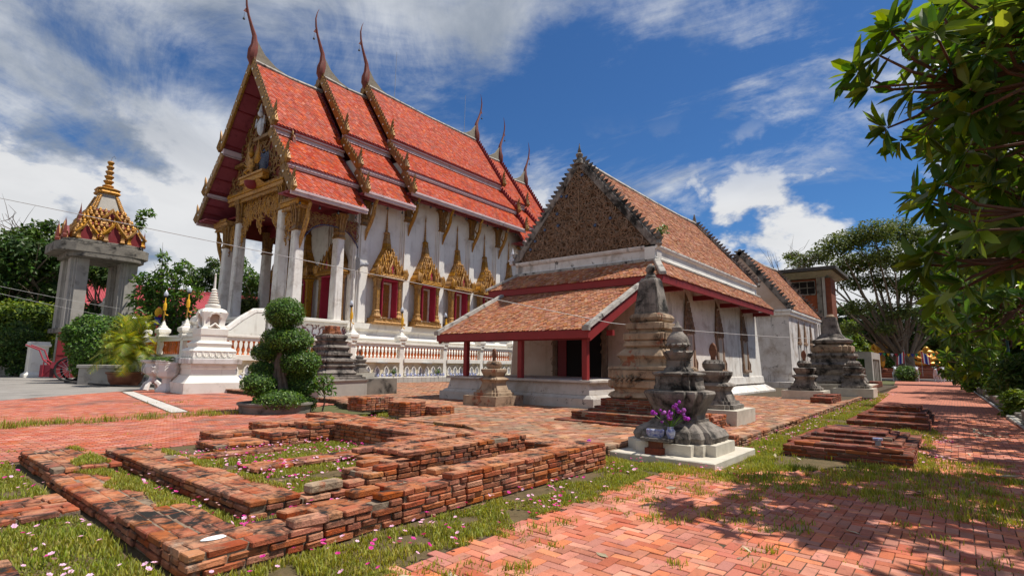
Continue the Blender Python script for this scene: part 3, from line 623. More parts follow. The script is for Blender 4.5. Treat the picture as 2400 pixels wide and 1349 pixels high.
# moss roses: little cups of petals on short stems
def flowers(name, pts, mat, r0):
    pv = []; pf = []
    for i in range(6):
        a = i * PI / 3; pv += [(0, 0, 0), (math.cos(a - .5) * .8, math.sin(a - .5) * .8, .35), (math.cos(a) * 1.05, math.sin(a) * 1.05, .45), (math.cos(a + .5) * .8, math.sin(a + .5) * .8, .35)]; pf.append((4 * i, 4 * i + 1, 4 * i + 2, 4 * i + 3))
        pv += [(0, 0, .12), (math.cos(a - .2) * .45, math.sin(a - .2) * .45, .6), (math.cos(a + .35) * .5, math.sin(a + .35) * .5, .55)]
    pf = [];
    for i in range(6): pf += [(7 * i, 7 * i + 1, 7 * i + 2, 7 * i + 3), (7 * i + 4, 7 * i + 5, 7 * i + 6)]
    n = len(pts)
    return np_mesh(name, pv, pf, mats_np(np.asarray(pts), NR.normal(0, .3, n), NR.normal(0, .3, n), NR.uniform(0, 6.3, n), NR.uniform(.75, 1.25, n) * r0), mat, kind='stuff')
fp, fm = [], []
def bloom(poly, n, pale, cond=None, r=1, z=(.06, .11)):
    xs = [p[0] for p in poly]; ys = [p[1] for p in poly]; k = 0; g = 0
    while k < n and g < n * 20:
        g += 1; x, y = R.uniform(min(xs), max(xs)), R.uniform(min(ys), max(ys))
        if inside(poly, x, y) and free(x, y) and (cond is None or cond(x, y)) and patch(x, y, 1.5, 31) > .02 - .35 * (R.random() < .35):
            (fp if R.random() < pale else fm).append((x, y, R.uniform(*z))); k += 1
bloom([(-.6, 4.4), (1.7, 4.4), (1.7, 7.2), (-1.5, 7.2)], 142, .86); bloom([(-1, 8.4), (1.7, 8.4), (1.7, 11.5), (-3, 12)], 112, .62)
bloom([(2.0, 3.5), (8.2, 3.6), (8.2, 4.5), (1.8, 4.5)], 142, .58); bloom([(2.3, 5.1), (7.5, 5.1), (7.5, 5.8), (2.75, 5.8), (2.75, 11), (2.3, 11)], 180, .45)
bloom([(3.4, 6.2), (5.2, 6.8), (6.5, 8), (6.5, 10.3), (3.4, 10.5)], 495, .70); bloom([(8.4, 2.7), (11.8, 2.7), (11.5, 3.6), (8.4, 5)], 39, .45)
bloom([(11.3, .2), (17, .2), (17, .75), (11.3, .65)], 45, .7); bloom([(12, 3), (44, 3.1), (44, 4.2), (12, 3.6)], 390, .6, z=(.08, .13)); bloom([(14, 4.4), (17, 4.4), (17, 5), (14, 4.9)], 60, .5, z=(.22, .28)); bloom([(9, 11.6), (11.2, 12.8), (11.2, 14), (8.6, 13)], 90, .6)
flowers('pale_moss_roses', fp, mt['pink'], .021); flowers('magenta_moss_roses', fm, mt['magenta'], .023)
# fallen leaves
lv = MB().add([(0, -.5, 0), (.16, -.1, .05), (.12, .25, .03), (0, .5, .06), (-.12, .25, .02), (-.16, -.1, .04)], [(0, 1, 2, 3), (0, 3, 4, 5)])
lm = data_mesh('fallen_leaf', lv, mt['deadleaf'])
for (x, y, s, lab) in ((9.15, .55, .42, 'large pale leaf lying curled on the path below the shrine'), (11.4, -.45, .62, 'long bleached leaf on the weedy path before the stepped tomb'), (13.05, .86, .3, 'cream dry leaf resting on the corner of the stepped brick tomb')):
    o = inst('fallen_leaf', lm, None, (x, y, .04 if x < 13 else .16), (.2, .1, R.uniform(0, 3)), (s, s, s), lab, 'leaf')
pl = [(R.uniform(17.5, 20), R.uniform(-.9, -.2), R.uniform(.01, .06)) for _ in range(60)] + [(R.uniform(3, 20), R.uniform(-1.2, 3.4), .012) for _ in range(90)] + [(R.uniform(1, 3.2), R.uniform(2.9, 3.6), .012) for _ in range(30)]
np_mesh('leaf_litter', lv.v, lv.f, mats_np(np.array(pl), NR.normal(0, .3, len(pl)), NR.normal(0, .3, len(pl)), NR.uniform(0, 6.3, len(pl)), NR.uniform(.05, .2, len(pl))), mt['deadleaf'], kind='stuff')
# ------------------------------------------------------------------ roof tiles and ornament helpers
TP = [(-.5, 1.25, 0), (.5, 1.25, 0), (.5, .42, .0), (0, 0, .0), (-.5, .42, .0), (.5, .42, -1), (0, 0, -1), (-.5, .42, -1)]
TF = [(0, 4, 3, 2, 1), (4, 7, 6, 3), (3, 6, 5, 2)]
def tiles(parent, O, u, ul, v, vl, tw, tl, mat, keep=None, jit=.012, thick=.03, tilt=.06, name='roof_tiles'):
    """overlapping pointed tiles over a slope: O eave corner, u along the eave, v up the slope"""
    O, u, v = Vector(O), Vector(u).normalized(), Vector(v).normalized(); nrm = u.cross(v).normalized()
    if nrm.z < 0: nrm = -nrm
    rows = int(vl / tl); cols = int(ul / tw); P = []
    for j in range(rows + 1):
        for i in range(-1, cols + 1):
            a = (i + .5 + (.5 if j % 2 else 0)) * tw; b = j * tl - .02
            if a < 0 or a > ul or (keep and not keep(a, b)): continue
            P.append((a + R.gauss(0, jit * .4), b + R.gauss(0, jit), R.gauss(0, jit * .5)))
    P = np.array(P); n = len(P)
    uu, vv, nn = np.array(u), np.array(v), np.array(nrm)
    loc = np.array(O) + P[:, :1] * uu + P[:, 1:2] * vv + (thick * 1.15 + P[:, 2:3]) * nn
    t = tilt + NR.normal(0, .012, n); sk = NR.normal(0, .02, n)
    b = vv * np.cos(t)[:, None] - nn * np.sin(t)[:, None]; c = nn * np.cos(t)[:, None] + vv * np.sin(t)[:, None]
    a = uu + sk[:, None] * nn
    M4 = np.tile(np.eye(4), (n, 1, 1)); M4[:, :3, 0] = a * tw * .97; M4[:, :3, 1] = b * tl * 1.25; M4[:, :3, 2] = c * thick; M4[:, :3, 3] = loc
    return np_mesh(name, TP, TF, M4, mat, parent, 'stuff')
def slab_quad(mb, a, b, c, d, th):
    """roof deck: quad a b (eave) c d (top), thickened downwards"""
    a, b, c, d = map(Vector, (a, b, c, d)); n = (b - a).cross(d - a).normalized()
    if n.z < 0: n = -n
    return mb.prism([a, b, c, d], -n * th)
# a curled flame leaf used for all carved ornament
def flame(seed=0, n=7):
    r = random.Random(seed); m = MB(); pts = []; rad = []
    s = r.choice((-1, 1))
    for i in range(n + 1):
        t = i / n; a = t * (3.6 + r.random() * 1.2); rr = .5 * (1 - t * .72)
        pts.append((s * (math.sin(a) * rr), .55 * t - math.cos(a) * rr + .5 - .55, .10 * math.sin(PI * t))); rad.append(.105 * (1 - .75 * t) + .015)
    m.tube(pts, rad, 5); return m.v, m.f
FL = [flame(i) for i in range(4)]
def relief(name, parent, O, u, v, region, n, size, mat, depth=1.0, rand=1.0):
    """carved scrollwork: n curled leaves over the part of the plane O+u*a+v*b where region(a,b)"""
    O, u, v = np.array(O, float), np.array(Vector(u).normalized()), np.array(Vector(v).normalized()); nn = np.cross(u, v)
    a0, a1, b0, b1, test = region; V = []; F = []
    out = None; per = [[], [], [], []]; k = 0; g = 0; used = []
    while k < n and g < n * 30:
        g += 1; a, b = R.uniform(a0, a1), R.uniform(b0, b1)
        if not test(a, b): continue
        if any((a - q[0]) ** 2 + (b - q[1]) ** 2 < (size * .5) ** 2 for q in used[-400:]) and g < n * 22: continue
        used.append((a, b)); th = R.uniform(-rand, rand); s = size * R.uniform(.75, 1.25)
        uu = u * math.cos(th) + v * math.sin(th); vv = v * math.cos(th) - u * math.sin(th)
        M4 = np.eye(4); M4[:3, 0] = uu * s; M4[:3, 1] = vv * s; M4[:3, 2] = nn * s * depth; M4[:3, 3] = O + u * a + v * b; per[k % 4].append(M4); k += 1
    mb_v = []; mb_f = []
    for q in range(4):
        if not per[q]: continue
        pv = np.array(FL[q][0])
        for M4 in per[q]:
            o = len(mb_v); mb_v += [tuple(x) for x in (pv @ M4[:3, :3].T + M4[:3, 3])]; mb_f += [tuple(i + o for i in f) for f in FL[q][1]]
    m = MB(); m.v = mb_v; m.f = mb_f
    return m.build(name, mat, parent, True, kind='stuff')
def teeth(mb, a, b, h, n, lean, out):
    """row of flame teeth from a to b rising along 'lean'"""
    a, b, lean, out = Vector(a), Vector(b), Vector(lean), Vector(out); d = (b - a) / n
    for i in range(n):
        p = a + d * i
        mb.add([p - out, p + d * .92 - out, p + d * .75 + lean * h * .6 - out * .5, p + d * .62 + lean * h, p + d * .2 + lean * h * .55 - out * .5, p + out, p + d * .92 + out, p + d * .75 + lean * h * .6 + out * .5, p + d * .2 + lean * h * .55 + out * .5],
               [(0, 1, 2, 3, 4), (5, 8, 3, 7, 6), (0, 4, 8, 5), (1, 6, 7, 2), (4, 3, 8), (2, 7, 3), (0, 5, 6, 1)])
    return mb

# ------------------------------------------------------------------ the old hall with clay-tile roof
OX, OY = 15.9, 13.47
hall = thing('temple_hall', 'weathered whitewashed hall with clay tiled roof and carved brown gable', 'temple', (OX, OY, .18))
def HX(x): return x - OX
Z0 = .18
def hz(z): return z - Z0
# stepped plinth
m = MB()
for (xa, xb, ya, yb, z0, z1, s) in ((0, 21.6, -3.95, 3.55, 0, .34, 0), (.06, 21.5, -3.85, 3.45, .34, .44, .10), (.20, 21.4, -3.7, 3.28, .44, .86, .10), (.16, 21.4, -3.75, 3.34, .86, .95, .0)):
    m.add([(xa, ya, z0), (xb, ya, z0), (xb, yb, z0), (xa, yb, z0), (xa + s, ya + s, z1), (xb - s, ya + s, z1), (xb - s, yb - s, z1), (xa + s, yb - s, z1)], [(3, 2, 1, 0), (4, 5, 6, 7), (0, 1, 5, 4), (1, 2, 6, 5), (2, 3, 7, 6), (3, 0, 4, 7)])
m.build('plinth', mt['plinth'], hall, bevel=.012)
m = MB(); ya = -4.35
m.add([(3.6, ya, 0), (22.0, ya, 0), (22.0, -3.8, 0), (3.6, -3.8, 0), (3.6, ya, .10), (22.0, ya, .10), (21.7, -3.8, .42), (3.6, -3.8, .42)], [(4, 5, 6, 7), (0, 1, 5, 4), (1, 2, 6, 5), (3, 0, 4, 7)])
m.build('sloped_apron', mt['white_black'], hall)
# battered body walls
bx0, bx1, by0, by1 = 5.2, 21.3, -3.75, 3.95
m = MB(); tb = .22; zt = 5.4
def quadbox(m, x0, x1, y0, y1, z0, z1, t):
    return m.add([(x0, y0, z0), (x1, y0, z0), (x1, y1, z0), (x0, y1, z0), (x0 + t, y0 + t, z1), (x1 - t, y0 + t, z1), (x1 - t, y1 - t, z1), (x0 + t, y1 - t, z1)], [(3, 2, 1, 0), (4, 5, 6, 7), (0, 1, 5, 4), (1, 2, 6, 5), (2, 3, 7, 6), (3, 0, 4, 7)])
quadbox(m, bx0, bx1, by0, by1, .9, zt, tb)
wall = m.build('wall', mt['white_aged'], hall)
quadbox(MB(), bx0 - .06, bx1 + .12, by0 - .10, by1 + .1, .5, .93, .04).build('wall_base', mt['white_aged'], hall, bevel=.02)
# openings are boxes set just into the wall, framed by carved stucco
def old_window(cx, k):
    f = MB(); y = by0 - .02
    def yy(z): return by0 + tb * (z - .9) / (zt - .9)
    z0, z1, hw = 1.30, 3.0, .36
    for s in (-1, 1):
        f.add([(cx + s * hw, yy(z0) - .09, z0), (cx + s * (hw + .20), yy(z0) - .09, z0), (cx + s * (hw + .17), yy(z1) - .09, z1 + .1), (cx + s * hw, yy(z1) - .09, z1 + .1), (cx + s * hw, yy(z0) + .1, z0), (cx + s * (hw + .20), yy(z0) + .1, z0), (cx + s * (hw + .17), yy(z1) + .1, z1 + .1), (cx + s * hw, yy(z1) + .1, z1 + .1)], [(0, 1, 2, 3), (7, 6, 5, 4), (0, 4, 5, 1), (1, 5, 6, 2), (2, 6, 7, 3), (3, 7, 4, 0)])
        f.tube([(cx + s * (hw + .22), yy(z0) - .06, z0), (cx + s * (hw + .27), yy(z0) - .08, z0 + .35), (cx + s * (hw + .2), yy(z0) - .06, z0 + .55)], [.07, .05, .02], 5)
    w_ = f.build('window', mt['stucco'], hall)
    MB().box(cx - hw, cx + hw, yy(z0) - .02, yy(z0) + .3, z0, z1 + .02).build('opening', mt['rust_wall'], w_)
    MB().box(cx - hw + .05, cx + hw - .16, yy(z0) - .034, yy(z0) + .2, z0 + .04, z1 - .1).build('shutter', mt['cement'], w_)
    MB().box(cx - hw - .26, cx + hw + .26, yy(z0) - .17, yy(z0) + .06, z0 - .14, z0 + .0).build('sill', mt['stucco'], w_, bevel=.02)
    h = MB(); zb = z1 + .05
    for (r0, r1, a, b) in ((.60, .58, 0, .12), (.52, .46, .12, .42), (.44, .36, .42, .75), (.34, .22, .75, 1.15), (.2, .10, 1.15, 1.55), (.09, .02, 1.55, 2.0)):
        h.add([(cx - r0, yy(zb) - .14 + .05 * a, zb + a), (cx + r0, yy(zb) - .14 + .05 * a, zb + a), (cx + r1, yy(zb + b) - .10 + .05 * b, zb + b), (cx - r1, yy(zb + b) - .10 + .05 * b, zb + b), (cx - r0, yy(zb) + .1, zb + a), (cx + r0, yy(zb) + .1, zb + a), (cx + r1, yy(zb + b) + .08, zb + b), (cx - r1, yy(zb + b) + .08, zb + b)], [(0, 1, 2, 3), (0, 4, 5, 1), (1, 5, 6, 2), (2, 6, 7, 3), (3, 7, 4, 0)])
    for s in (-1, 1): teeth(h, (cx + s * .55, yy(zb) - .1, zb + .1), (cx + s * .12, yy(zb) - .02, zb + 1.5), .16, 6, (s * .8, 0, .7), (0, .03, 0))
    h.build('window_hood', mt['stucco'], w_)
    relief('carving', w_, (cx - .55, yy(zb) - .13, zb), (1, 0, 0), (0, .08, 1), (0, 1.1, .05, 1.4, lambda a, b: abs(a - .55) < .5 * (1 - b / 1.6)), 26, .2, mt['stucco'], .8)
for k, cx in enumerate((9.35, 13.6, 18.0)): old_window(cx, k)
# doorway under the porch
f = MB()
xd = bx0
for y in (-1.35 - .26, 1.05): f.box(xd - .10, xd + .12, y, y + .26, .93, 3.4)
f.box(xd - .12, xd + .1, -1.75, 1.45, 3.3, 3.6)
d_ = f.build('doorway', mt['stucco'], hall, bevel=.02)
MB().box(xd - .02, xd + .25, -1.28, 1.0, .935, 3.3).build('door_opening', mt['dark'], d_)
MB().box(xd - .06, xd - .01, .55, 1.02, .94, 3.28).build('door_leaf', mt['maroon'], d_)
MB().box(xd - .07, xd + .1, 1.32, 1.75, .935, 3.35).build('door_jamb', mt['rust_wall'], d_)
MB().box(xd - .05, xd + .02, -3.6, -1.65, .94, 1.12).build('wall_skirting', mt['rust_wall'], hall)
relief('door_carving', d_, (xd - .11, -1.6, .95), (0, -1, 0), (0, 0, 1), (-.22, .02, 0, 2.4, lambda a, b: True), 16, .2, mt['stucco'], .8)
relief('door_carving', d_, (xd - .11, 1.2, .95), (0, -1, 0), (0, 0, 1), (-.12, .12, 0, 2.4, lambda a, b: True), 16, .2, mt['stucco'], .8)
# front wall in ochre plaster where the porch roof sheltered it
m = MB(); m.add([(bx0 - .012 + tb * .0, -3.7, .96), (bx0 - .012, 3.9, .96), (bx0 + .16, 3.75, 4.7), (bx0 + .16, -3.58, 4.7)], [(0, 1, 2, 3)])
m.v = [(x - .006, y, z) for x, y, z in m.v]; m.build('porch_wall_plaster', mt['rust_wall'], hall)
# porch roof: posts, beams, lean-to roof
for y in (-3.45, -.55, 2.35):
    MB().box(.28, .48, y - .09, y + .11, .95, 2.52).build('porch_post', mt['redwood'], hall, bevel=.012)
pe = (.05, -3.82, 3.82); ze, zt2, xt = 2.72, 4.80, 4.35
MB().box(-.02, .10, -3.80, 3.80, 2.40, 2.68).build('eave_beam', mt['redwood'], hall)
for y in (-3.80, 3.68):
    MB().prism([(.105, y, 2.30), (.105, y, 2.66), (xt, y, 4.76), (xt, y, 4.40)], (0, .12, 0)).build('barge_board', mt['redwood'], hall)
MB().box(.2, .36, -3.6, 3.6, 2.36, 2.5).build('purlin', mt['maroon'], hall)
MB().box(1.4, 1.55, -3.95, -3.7, 2.55, 2.75).build('purlin_end', mt['redwood'], hall)
dk = MB(); slab_quad(dk, (0, -3.78, 2.69), (0, 3.78, 2.69), (xt, 3.78, 4.79), (xt, -3.78, 4.79), .05); dk.build('porch_roof_deck', mt['maroon'], hall)
sv = Vector((xt, 0, 4.79 - 2.69)); tiles(hall, (-.02, -3.66, 2.69), (0, 1, 0), 7.32, sv, sv.length, .155, .135, mt['tile_old'])
for y in (-3.74, 3.74):
    r_ = MB(); P = [Vector((-.06, y, 2.74)) + sv * (i / 10) for i in range(11)]
    for i in range(10): r_.prism([P[i] + Vector((0, -.13, -.03)), P[i] + Vector((0, .13, -.03)), P[i] + Vector((0, .10, .10 + R.uniform(-.01, .01))), P[i] + Vector((0, -.10, .10 + R.uniform(-.01, .01)))], (P[i + 1] - P[i]) * 1.02)
    r_.box(-.12, .0, y - .13, y + .13, 2.66, 2.82); r_.build('roof_verge', mt['ridge'], hall)
# hipped skirt roof round the body
fx, ys0, ys1, xe = 4.2, -4.67, 4.65, 21.2; zf0, zf1 = 4.80, 5.10
MB().box(fx, fx + .10, ys0, ys1, zf0, zf1).build('eave_beam', mt['redwood'], hall)
MB().box(fx + .105, xe, ys0, ys0 + .10, zf0, zf1).build('eave_beam', mt['redwood'], hall)
MB().box(fx + .105, xe, ys1 - .10, ys1, zf0, zf1).build('eave_beam', mt['redwood'], hall)
MB().box(fx + .25, fx + .42, -3.9, 3.9, 4.62, 4.72).build('batten', mt['ridge'], hall)
for x in (6.4, 10.3, 14.3, 18.0, 20.6): MB().box(x, x + .2, ys0 + .11, -3.4, 4.72, 4.95).build('rafter', mt['maroon'], hall)
ix, iy0, iy1, zi = 5.55, -3.82, 3.80, 5.98
dk = MB()
slab_quad(dk, (fx - .02, ys0, zf1), (fx - .02, ys1, zf1), (ix, iy1, zi), (ix, iy0, zi), .05)
slab_quad(dk, (fx - .02, ys0 - .02, zf1), (xe + .1, ys0 - .02, zf1), (xe + .1, iy0, zi), (ix, iy0, zi), .05)
slab_quad(dk, (fx - .02, ys1 + .02, zf1), (xe + .1, ys1 + .02, zf1), (xe + .1, iy1, zi), (ix, iy1, zi), .05)
dk.build('skirt_roof_deck', mt['maroon'], hall)
v1 = Vector((ix - fx, 0, zi - zf1)); L1 = v1.length
tiles(hall, (fx - .04, ys0, zf1), (0, 1, 0), ys1 - ys0, v1, L1, .155, .135, mt['tile_old'], keep=lambda a, b: a > b / L1 * .85 and a < (ys1 - ys0) - b / L1 * .85)
v2 = Vector((0, iy0 - ys0, zi - zf1)); L2 = v2.length
tiles(hall, (fx, ys0 - .04, zf1), (1, 0, 0), xe + .1 - fx, v2, L2, .155, .135, mt['tile_old'], keep=lambda a, b: a > b / L2 * 1.35)
for s, yy0, yy1 in ((0, ys0, iy0), (1, ys1, iy1)):
    a, b = Vector((fx - .1, yy0 + (-.08 if s == 0 else .08), zf1)), Vector((ix, yy1, zi + .02)); d = b - a; sd_ = d.cross(Vector((0, 0, 1))).normalized() * .15
    MB().prism([a - sd_ + Vector((0, 0, -.02)), a + sd_ + Vector((0, 0, -.02)), a + sd_ * .8 + Vector((0, 0, .13)), a - sd_ * .8 + Vector((0, 0, .13))], d).build('hip_ridge', mt['ridge'], hall, bevel=.02)
m = MB(); m.box(ix - .14, ix + .1, iy0 - .1, iy1 + .1, zi - .05, zi + .10); m.box(ix - .12, xe, iy0 - .13, iy0 + .05, zi - .02, zi + .09); m.build('roof_flashing', mt['ridge'], hall, bevel=.02)
# cornice band under the gable and along the side
gx = 5.5
prof = [(.0, 0), (-.04, .05), (.02, .1), (.02, .42), (-.06, .46), (-.10, .55), (-.10, .62)]
def cornice(name, mat, a, b, out, z):
    a, b, out = Vector(a), Vector(b), Vector(out); mb = MB(); n = len(prof)
    V = [a + out * -p + Vector((0, 0, z + q)) for p, q in prof] + [b + out * -p + Vector((0, 0, z + q)) for p, q in prof]
    V += [a - out * .5 + Vector((0, 0, z)), a - out * .5 + Vector((0, 0, z + .62)), b - out * .5 + Vector((0, 0, z)), b - out * .5 + Vector((0, 0, z + .62))]
    F = [(i, i + 1, n + i + 1, n + i) for i in range(n - 1)] + [(n - 1, 2 * n + 1, 2 * n + 3, 2 * n - 1)] + [tuple(range(n)) + (2 * n + 1, 2 * n), tuple(range(n, 2 * n)) + (2 * n + 3, 2 * n + 2)]
    return mb.add(V, F).build(name, mat, hall)
gh = 3.86
cornice('gable_cornice', mt['white_black'], (gx, -gh - .02, 0), (gx, gh + .02, 0), (-1, 0, 0), zi + .06)
cornice('side_cornice', mt['white'], (gx - .1, -gh, 0), (20.6, -gh, 0), (0, -1, 0), zi + .06)
# carved gable
gz, ga = zi + .68, 11.25
MB().prism([(gx, -gh, gz), (gx, gh, gz), (gx, 0, ga)], (.3, 0, 0)).build('gable', mt['stucco_deep'], hall)
def ing(a, b, mrg=.3): return 0 < b and abs(a) < (gh - mrg) * (1 - (b + .1) / (ga - gz - .2))
relief('gable_carving', hall, (gx - .02, 0, gz), (0, -1, 0), (0, 0, 1), (-gh, gh, .08, ga - gz, ing), 900, .27, mt['stucco'], 1.0, 3.1)
relief('gable_carving', hall, (gx - .05, 0, gz), (0, -1, 0), (0, 0, 1), (-gh, gh, .08, ga - gz, lambda a, b: ing(a, b, .5)), 420, .20, mt['stucco'], 1.3, 3.1)
m = MB()
for k in range(3):
    for a in range(8): m.tube([(gx - .12, math.cos(a * PI / 4) * .1 * k, gz + 1.5 + math.sin(a * PI / 4) * .1 * k), (gx - .16, math.cos(a * PI / 4) * (.1 * k + .12), gz + 1.5 + math.sin(a * PI / 4) * (.1 * k + .12))], [.05, .03], 5)
m.box(gx - .1, gx, -.03, .03, gz + 1.8, gz + 3.2); m.build('gable_medallion', mt['stucco'], hall, True)
pl_ = data_mesh('inlaid_plate', MB().loft(circ(10), [(.085, 0), (.07, .03), (.0, .035)]), mt['glass_blue'], smooth=True)
for a, b in ((-1.2, 1.6), (-1.25, 2.2), (.9, 1.3), (-.7, 3.0), (-1.0, 3.05), (-2.6, 1.0), (1.7, 1.5), (-2.0, 1.5), (.2, 3.9), (-2.9, .6)): inst('inlaid_plate', pl_, hall, (gx - .10, -a, gz + b), (0, -PI / 2, 0))
# main roof
ry, rz0 = 0, ga + .05; ey = -3.92; rx1 = 20.55; ez = gz - .02
for s in (-1, 1):
    dk = MB(); slab_quad(dk, (gx + .12, s * 3.92, ez), (rx1, s * 3.92, ez), (rx1, 0, rz0), (gx + .12, 0, rz0), .06); dk.build('main_roof_deck', mt['maroon'], hall)
v3 = Vector((0, 3.92, rz0 - ez)); tiles(hall, (gx + .14, -3.94, ez), (1, 0, 0), rx1 - gx - .2, v3, v3.length, .165, .145, mt['tile_old'])
MB().tube([(gx + .1, 0, rz0 + .06), (9, 0, rz0 + .0), (14, 0, rz0 - .04), (18, 0, rz0 + .0), (rx1, 0, rz0 + .1)], .15, 6).build('ridge_cap', mt['ridge'], hall)
crest = MB(); teeth(crest, (0, 0, 0), (.26, 0, 0), .34, 1, (-.35, 0, .94), (0, .05, 0)); cm = data_mesh('crest_leaf', crest, mt['stone'])
for gxx, nm in ((gx, 0), (rx1, 1)):
    for s in (-1, 1):
        a, b = Vector((gxx, s * 3.95, ez + .02)), Vector((gxx, 0, rz0 + .06)); d = (b - a).normalized(); nr = Vector((0, s * d.z, -s * d.y)) if s * d.z * s > 0 else Vector((0, -s * d.z, s * d.y))
        if nr.z < 0: nr = -nr
        MB().prism([a + Vector((-.08, 0, 0)) - nr * .22, a + Vector((-.08, 0, 0)) + nr * .12, a + Vector((.14, 0, 0)) + nr * .12, a + Vector((.14, 0, 0)) - nr * .22], b - a).build('barge_board', mt['stone'], hall, bevel=.03)
        N = 24
        for i in range(N):
            p = a + (b - a) * ((i + .2) / N) + nr * .11
            M4 = Matrix(((d.x, 0, nr.x, p.x), (d.y, 1 if abs(d.y) < .01 else 0, nr.y, p.y), (d.z, 0, nr.z, p.z), (0, 0, 0, 1)))
            M4 = Matrix((d, Vector((1, 0, 0)), nr)).transposed().to_4x4(); M4.translation = p + Vector((.03, 0, 0))
            inst('crest_leaf', cm, hall, mat4=M4)
        f = MB(); f.loft(circ(7), [(.10, -.05), (.16, .05), (.10, .2), (.05, .24), (.13, .34), (.11, .48), (.02, .66)], gxx, s * 3.98); f.v = [(x, y, z + ez) for x, y, z in f.v]; f.build('end_finial', mt['stone'], hall, True)
f = MB().loft(circ(8), [(.30, -.1), (.24, .1), (.12, .22), (.17, .32), (.19, .42), (.08, .52), (.10, .58), (.05, .72), (.01, 1.0)], gx, 0); f.v = [(x, y, z + ga) for x, y, z in f.v]; f.build('apex_finial', mt['stone'], hall, True)
f = MB().loft(circ(6), [(.12, 0), (.14, .3), (.02, .8)], rx1, 0); f.v = [(x, y, z + rz0) for x, y, z in f.v]; f.build('apex_finial', mt['stone'], hall, True)
MB().prism([(rx1 - .2, -gh, gz), (rx1 - .2, gh, gz), (rx1 - .2, 0, ga)], (.15, 0, 0)).build('gable', mt['stucco_deep'], hall)
# a weed on the gable corner and white figurine on its far end
t = thing('rooftop_weed', 'leafy weed sprouting from the right corner of the carved gable', 'plant', (OX + 5.6, OY - 4.0, 7.3))
MB().tube([(0, 0, -.35), (-.05, -.05, 0), (0, -.15, .25)], [.02, .015, .01], 4).build('stem', mt['bark'], t)
weed_t = t
t = thing('figurine', 'small white seated figurine on the left gable corner of the old hall', 'figurine', (OX + 5.5, OY + 4.15, 6.75))
fg = MB().blob((0, 0, .12), (.16, .2, .12), 8, 5).blob((0, 0, .34), (.11, .13, .2), 8, 5).blob((0, 0, .62), .10, 8, 5); fg.tube([(0, 0, .68), (0, 0, .95)], [.08, .005], 6); fg.tube([(0, .1, .45), (-.12, .16, .25), (-.12, 0, .2)], .04, 5); fg.tube([(0, -.1, .45), (-.12, -.16, .25), (-.12, 0, .2)], .04, 5); fg.build('body', mt['statue_white'], t, True)

# ------------------------------------------------------------------ smaller white hall behind
ax = thing('chapel', 'narrow white chapel with black stains and steep tiled roof behind the hall', 'temple', (45, 13.0, .9))
quadbox(MB(), 0, 11.6, -3.4, 3.4, 0, 5.0, .06).build('wall', mt['white_black'], ax)
quadbox(MB(), -.1, 11.7, -3.52, 3.52, -.75, .25, .05).build('wall_base', mt['white_black'], ax)
MB().box(-.9, 12.2, -4.4, 4.4, -.75, -.28).build('plinth', mt['white_black'], ax, bevel=.02)
m = MB(); m.box(-.14, 11.8, -3.52, 3.52, 4.75, 5.0); m.box(-.22, 11.9, -3.6, 3.6, 5.0, 5.2); m.build('cornice', mt['white'], ax, bevel=.03)
MB().prism([(0, -3.45, 5.2), (0, 3.45, 5.2), (0, 0, 10.0)], (.25, 0, 0)).build('gable', mt['rust_wall'], ax)
for s in (-1, 1):
    dk = MB(); slab_quad(dk, (.1, s * 3.6, 5.2), (11.7, s * 3.6, 5.2), (11.7, 0, 10.05), (.1, 0, 10.05), .06); dk.build('roof_deck', mt['maroon'], ax)
v3 = Vector((0, 3.6, 4.85)); tiles(ax, (.1, -3.62, 5.2), (1, 0, 0), 11.6, v3, v3.length, .2, .18, mt['tile_old'])
MB().tube([(0, 0, 10.2), (3, 0, 10.0), (7, 0, 9.95), (11.8, 0, 10.2)], .14, 6).build('ridge_cap', mt['ridge'], ax)
for gxx in (0, 11.7):
    for s in (-1, 1):
        a, b = Vector((gxx, s * 3.65, 5.2)), Vector((gxx, 0, 10.12)); d = (b - a).normalized(); nr = Vector((0, s * d.z, abs(d.y)))
        MB().prism([a + Vector((-.1, 0, 0)) - nr * .25, a + Vector((-.1, 0, 0)) + nr * .12, a + Vector((.12, 0, 0)) + nr * .12, a + Vector((.12, 0, 0)) - nr * .25], b - a).build('barge_board', mt['stone'], ax)
        for i in range(20):
            M4 = Matrix((d, Vector((1, 0, 0)), nr)).transposed().to_4x4(); M4.translation = a + (b - a) * ((i + .2) / 20) + nr * .1; inst('crest_leaf', cm, ax, mat4=M4)
for cx in (3.0, 5.2, 7.6):
    f = MB(); f.box(cx - .42, cx - .27, -3.46, -3.3, .55, 2.6); f.box(cx + .27, cx + .42, -3.46, -3.3, .55, 2.6); f.box(cx - .5, cx + .5, -3.52, -3.3, .4, .56)
    w_ = f.build('window', mt['white_aged'], ax); MB().box(cx - .26, cx + .26, -3.41, -3.25, .56, 2.6).build('shutter', mt['cement'], w_)
    h = MB().loft(SQ, [((.52, .1), 2.6), ((.48, .1), 2.75), ((.36, .09), 2.85), ((.3, .08), 3.2), ((.2, .07), 3.6), ((.08, .05), 4.1), ((.01, .02), 4.5)], cx, -3.40); h.build('window_hood', mt['stucco'], w_)
for x in (9.6, 10.6): quadbox(MB(), x, x + .45, -3.62, -3.3, .2, 4.75, .02).build('pilaster', mt['white_black'], ax)

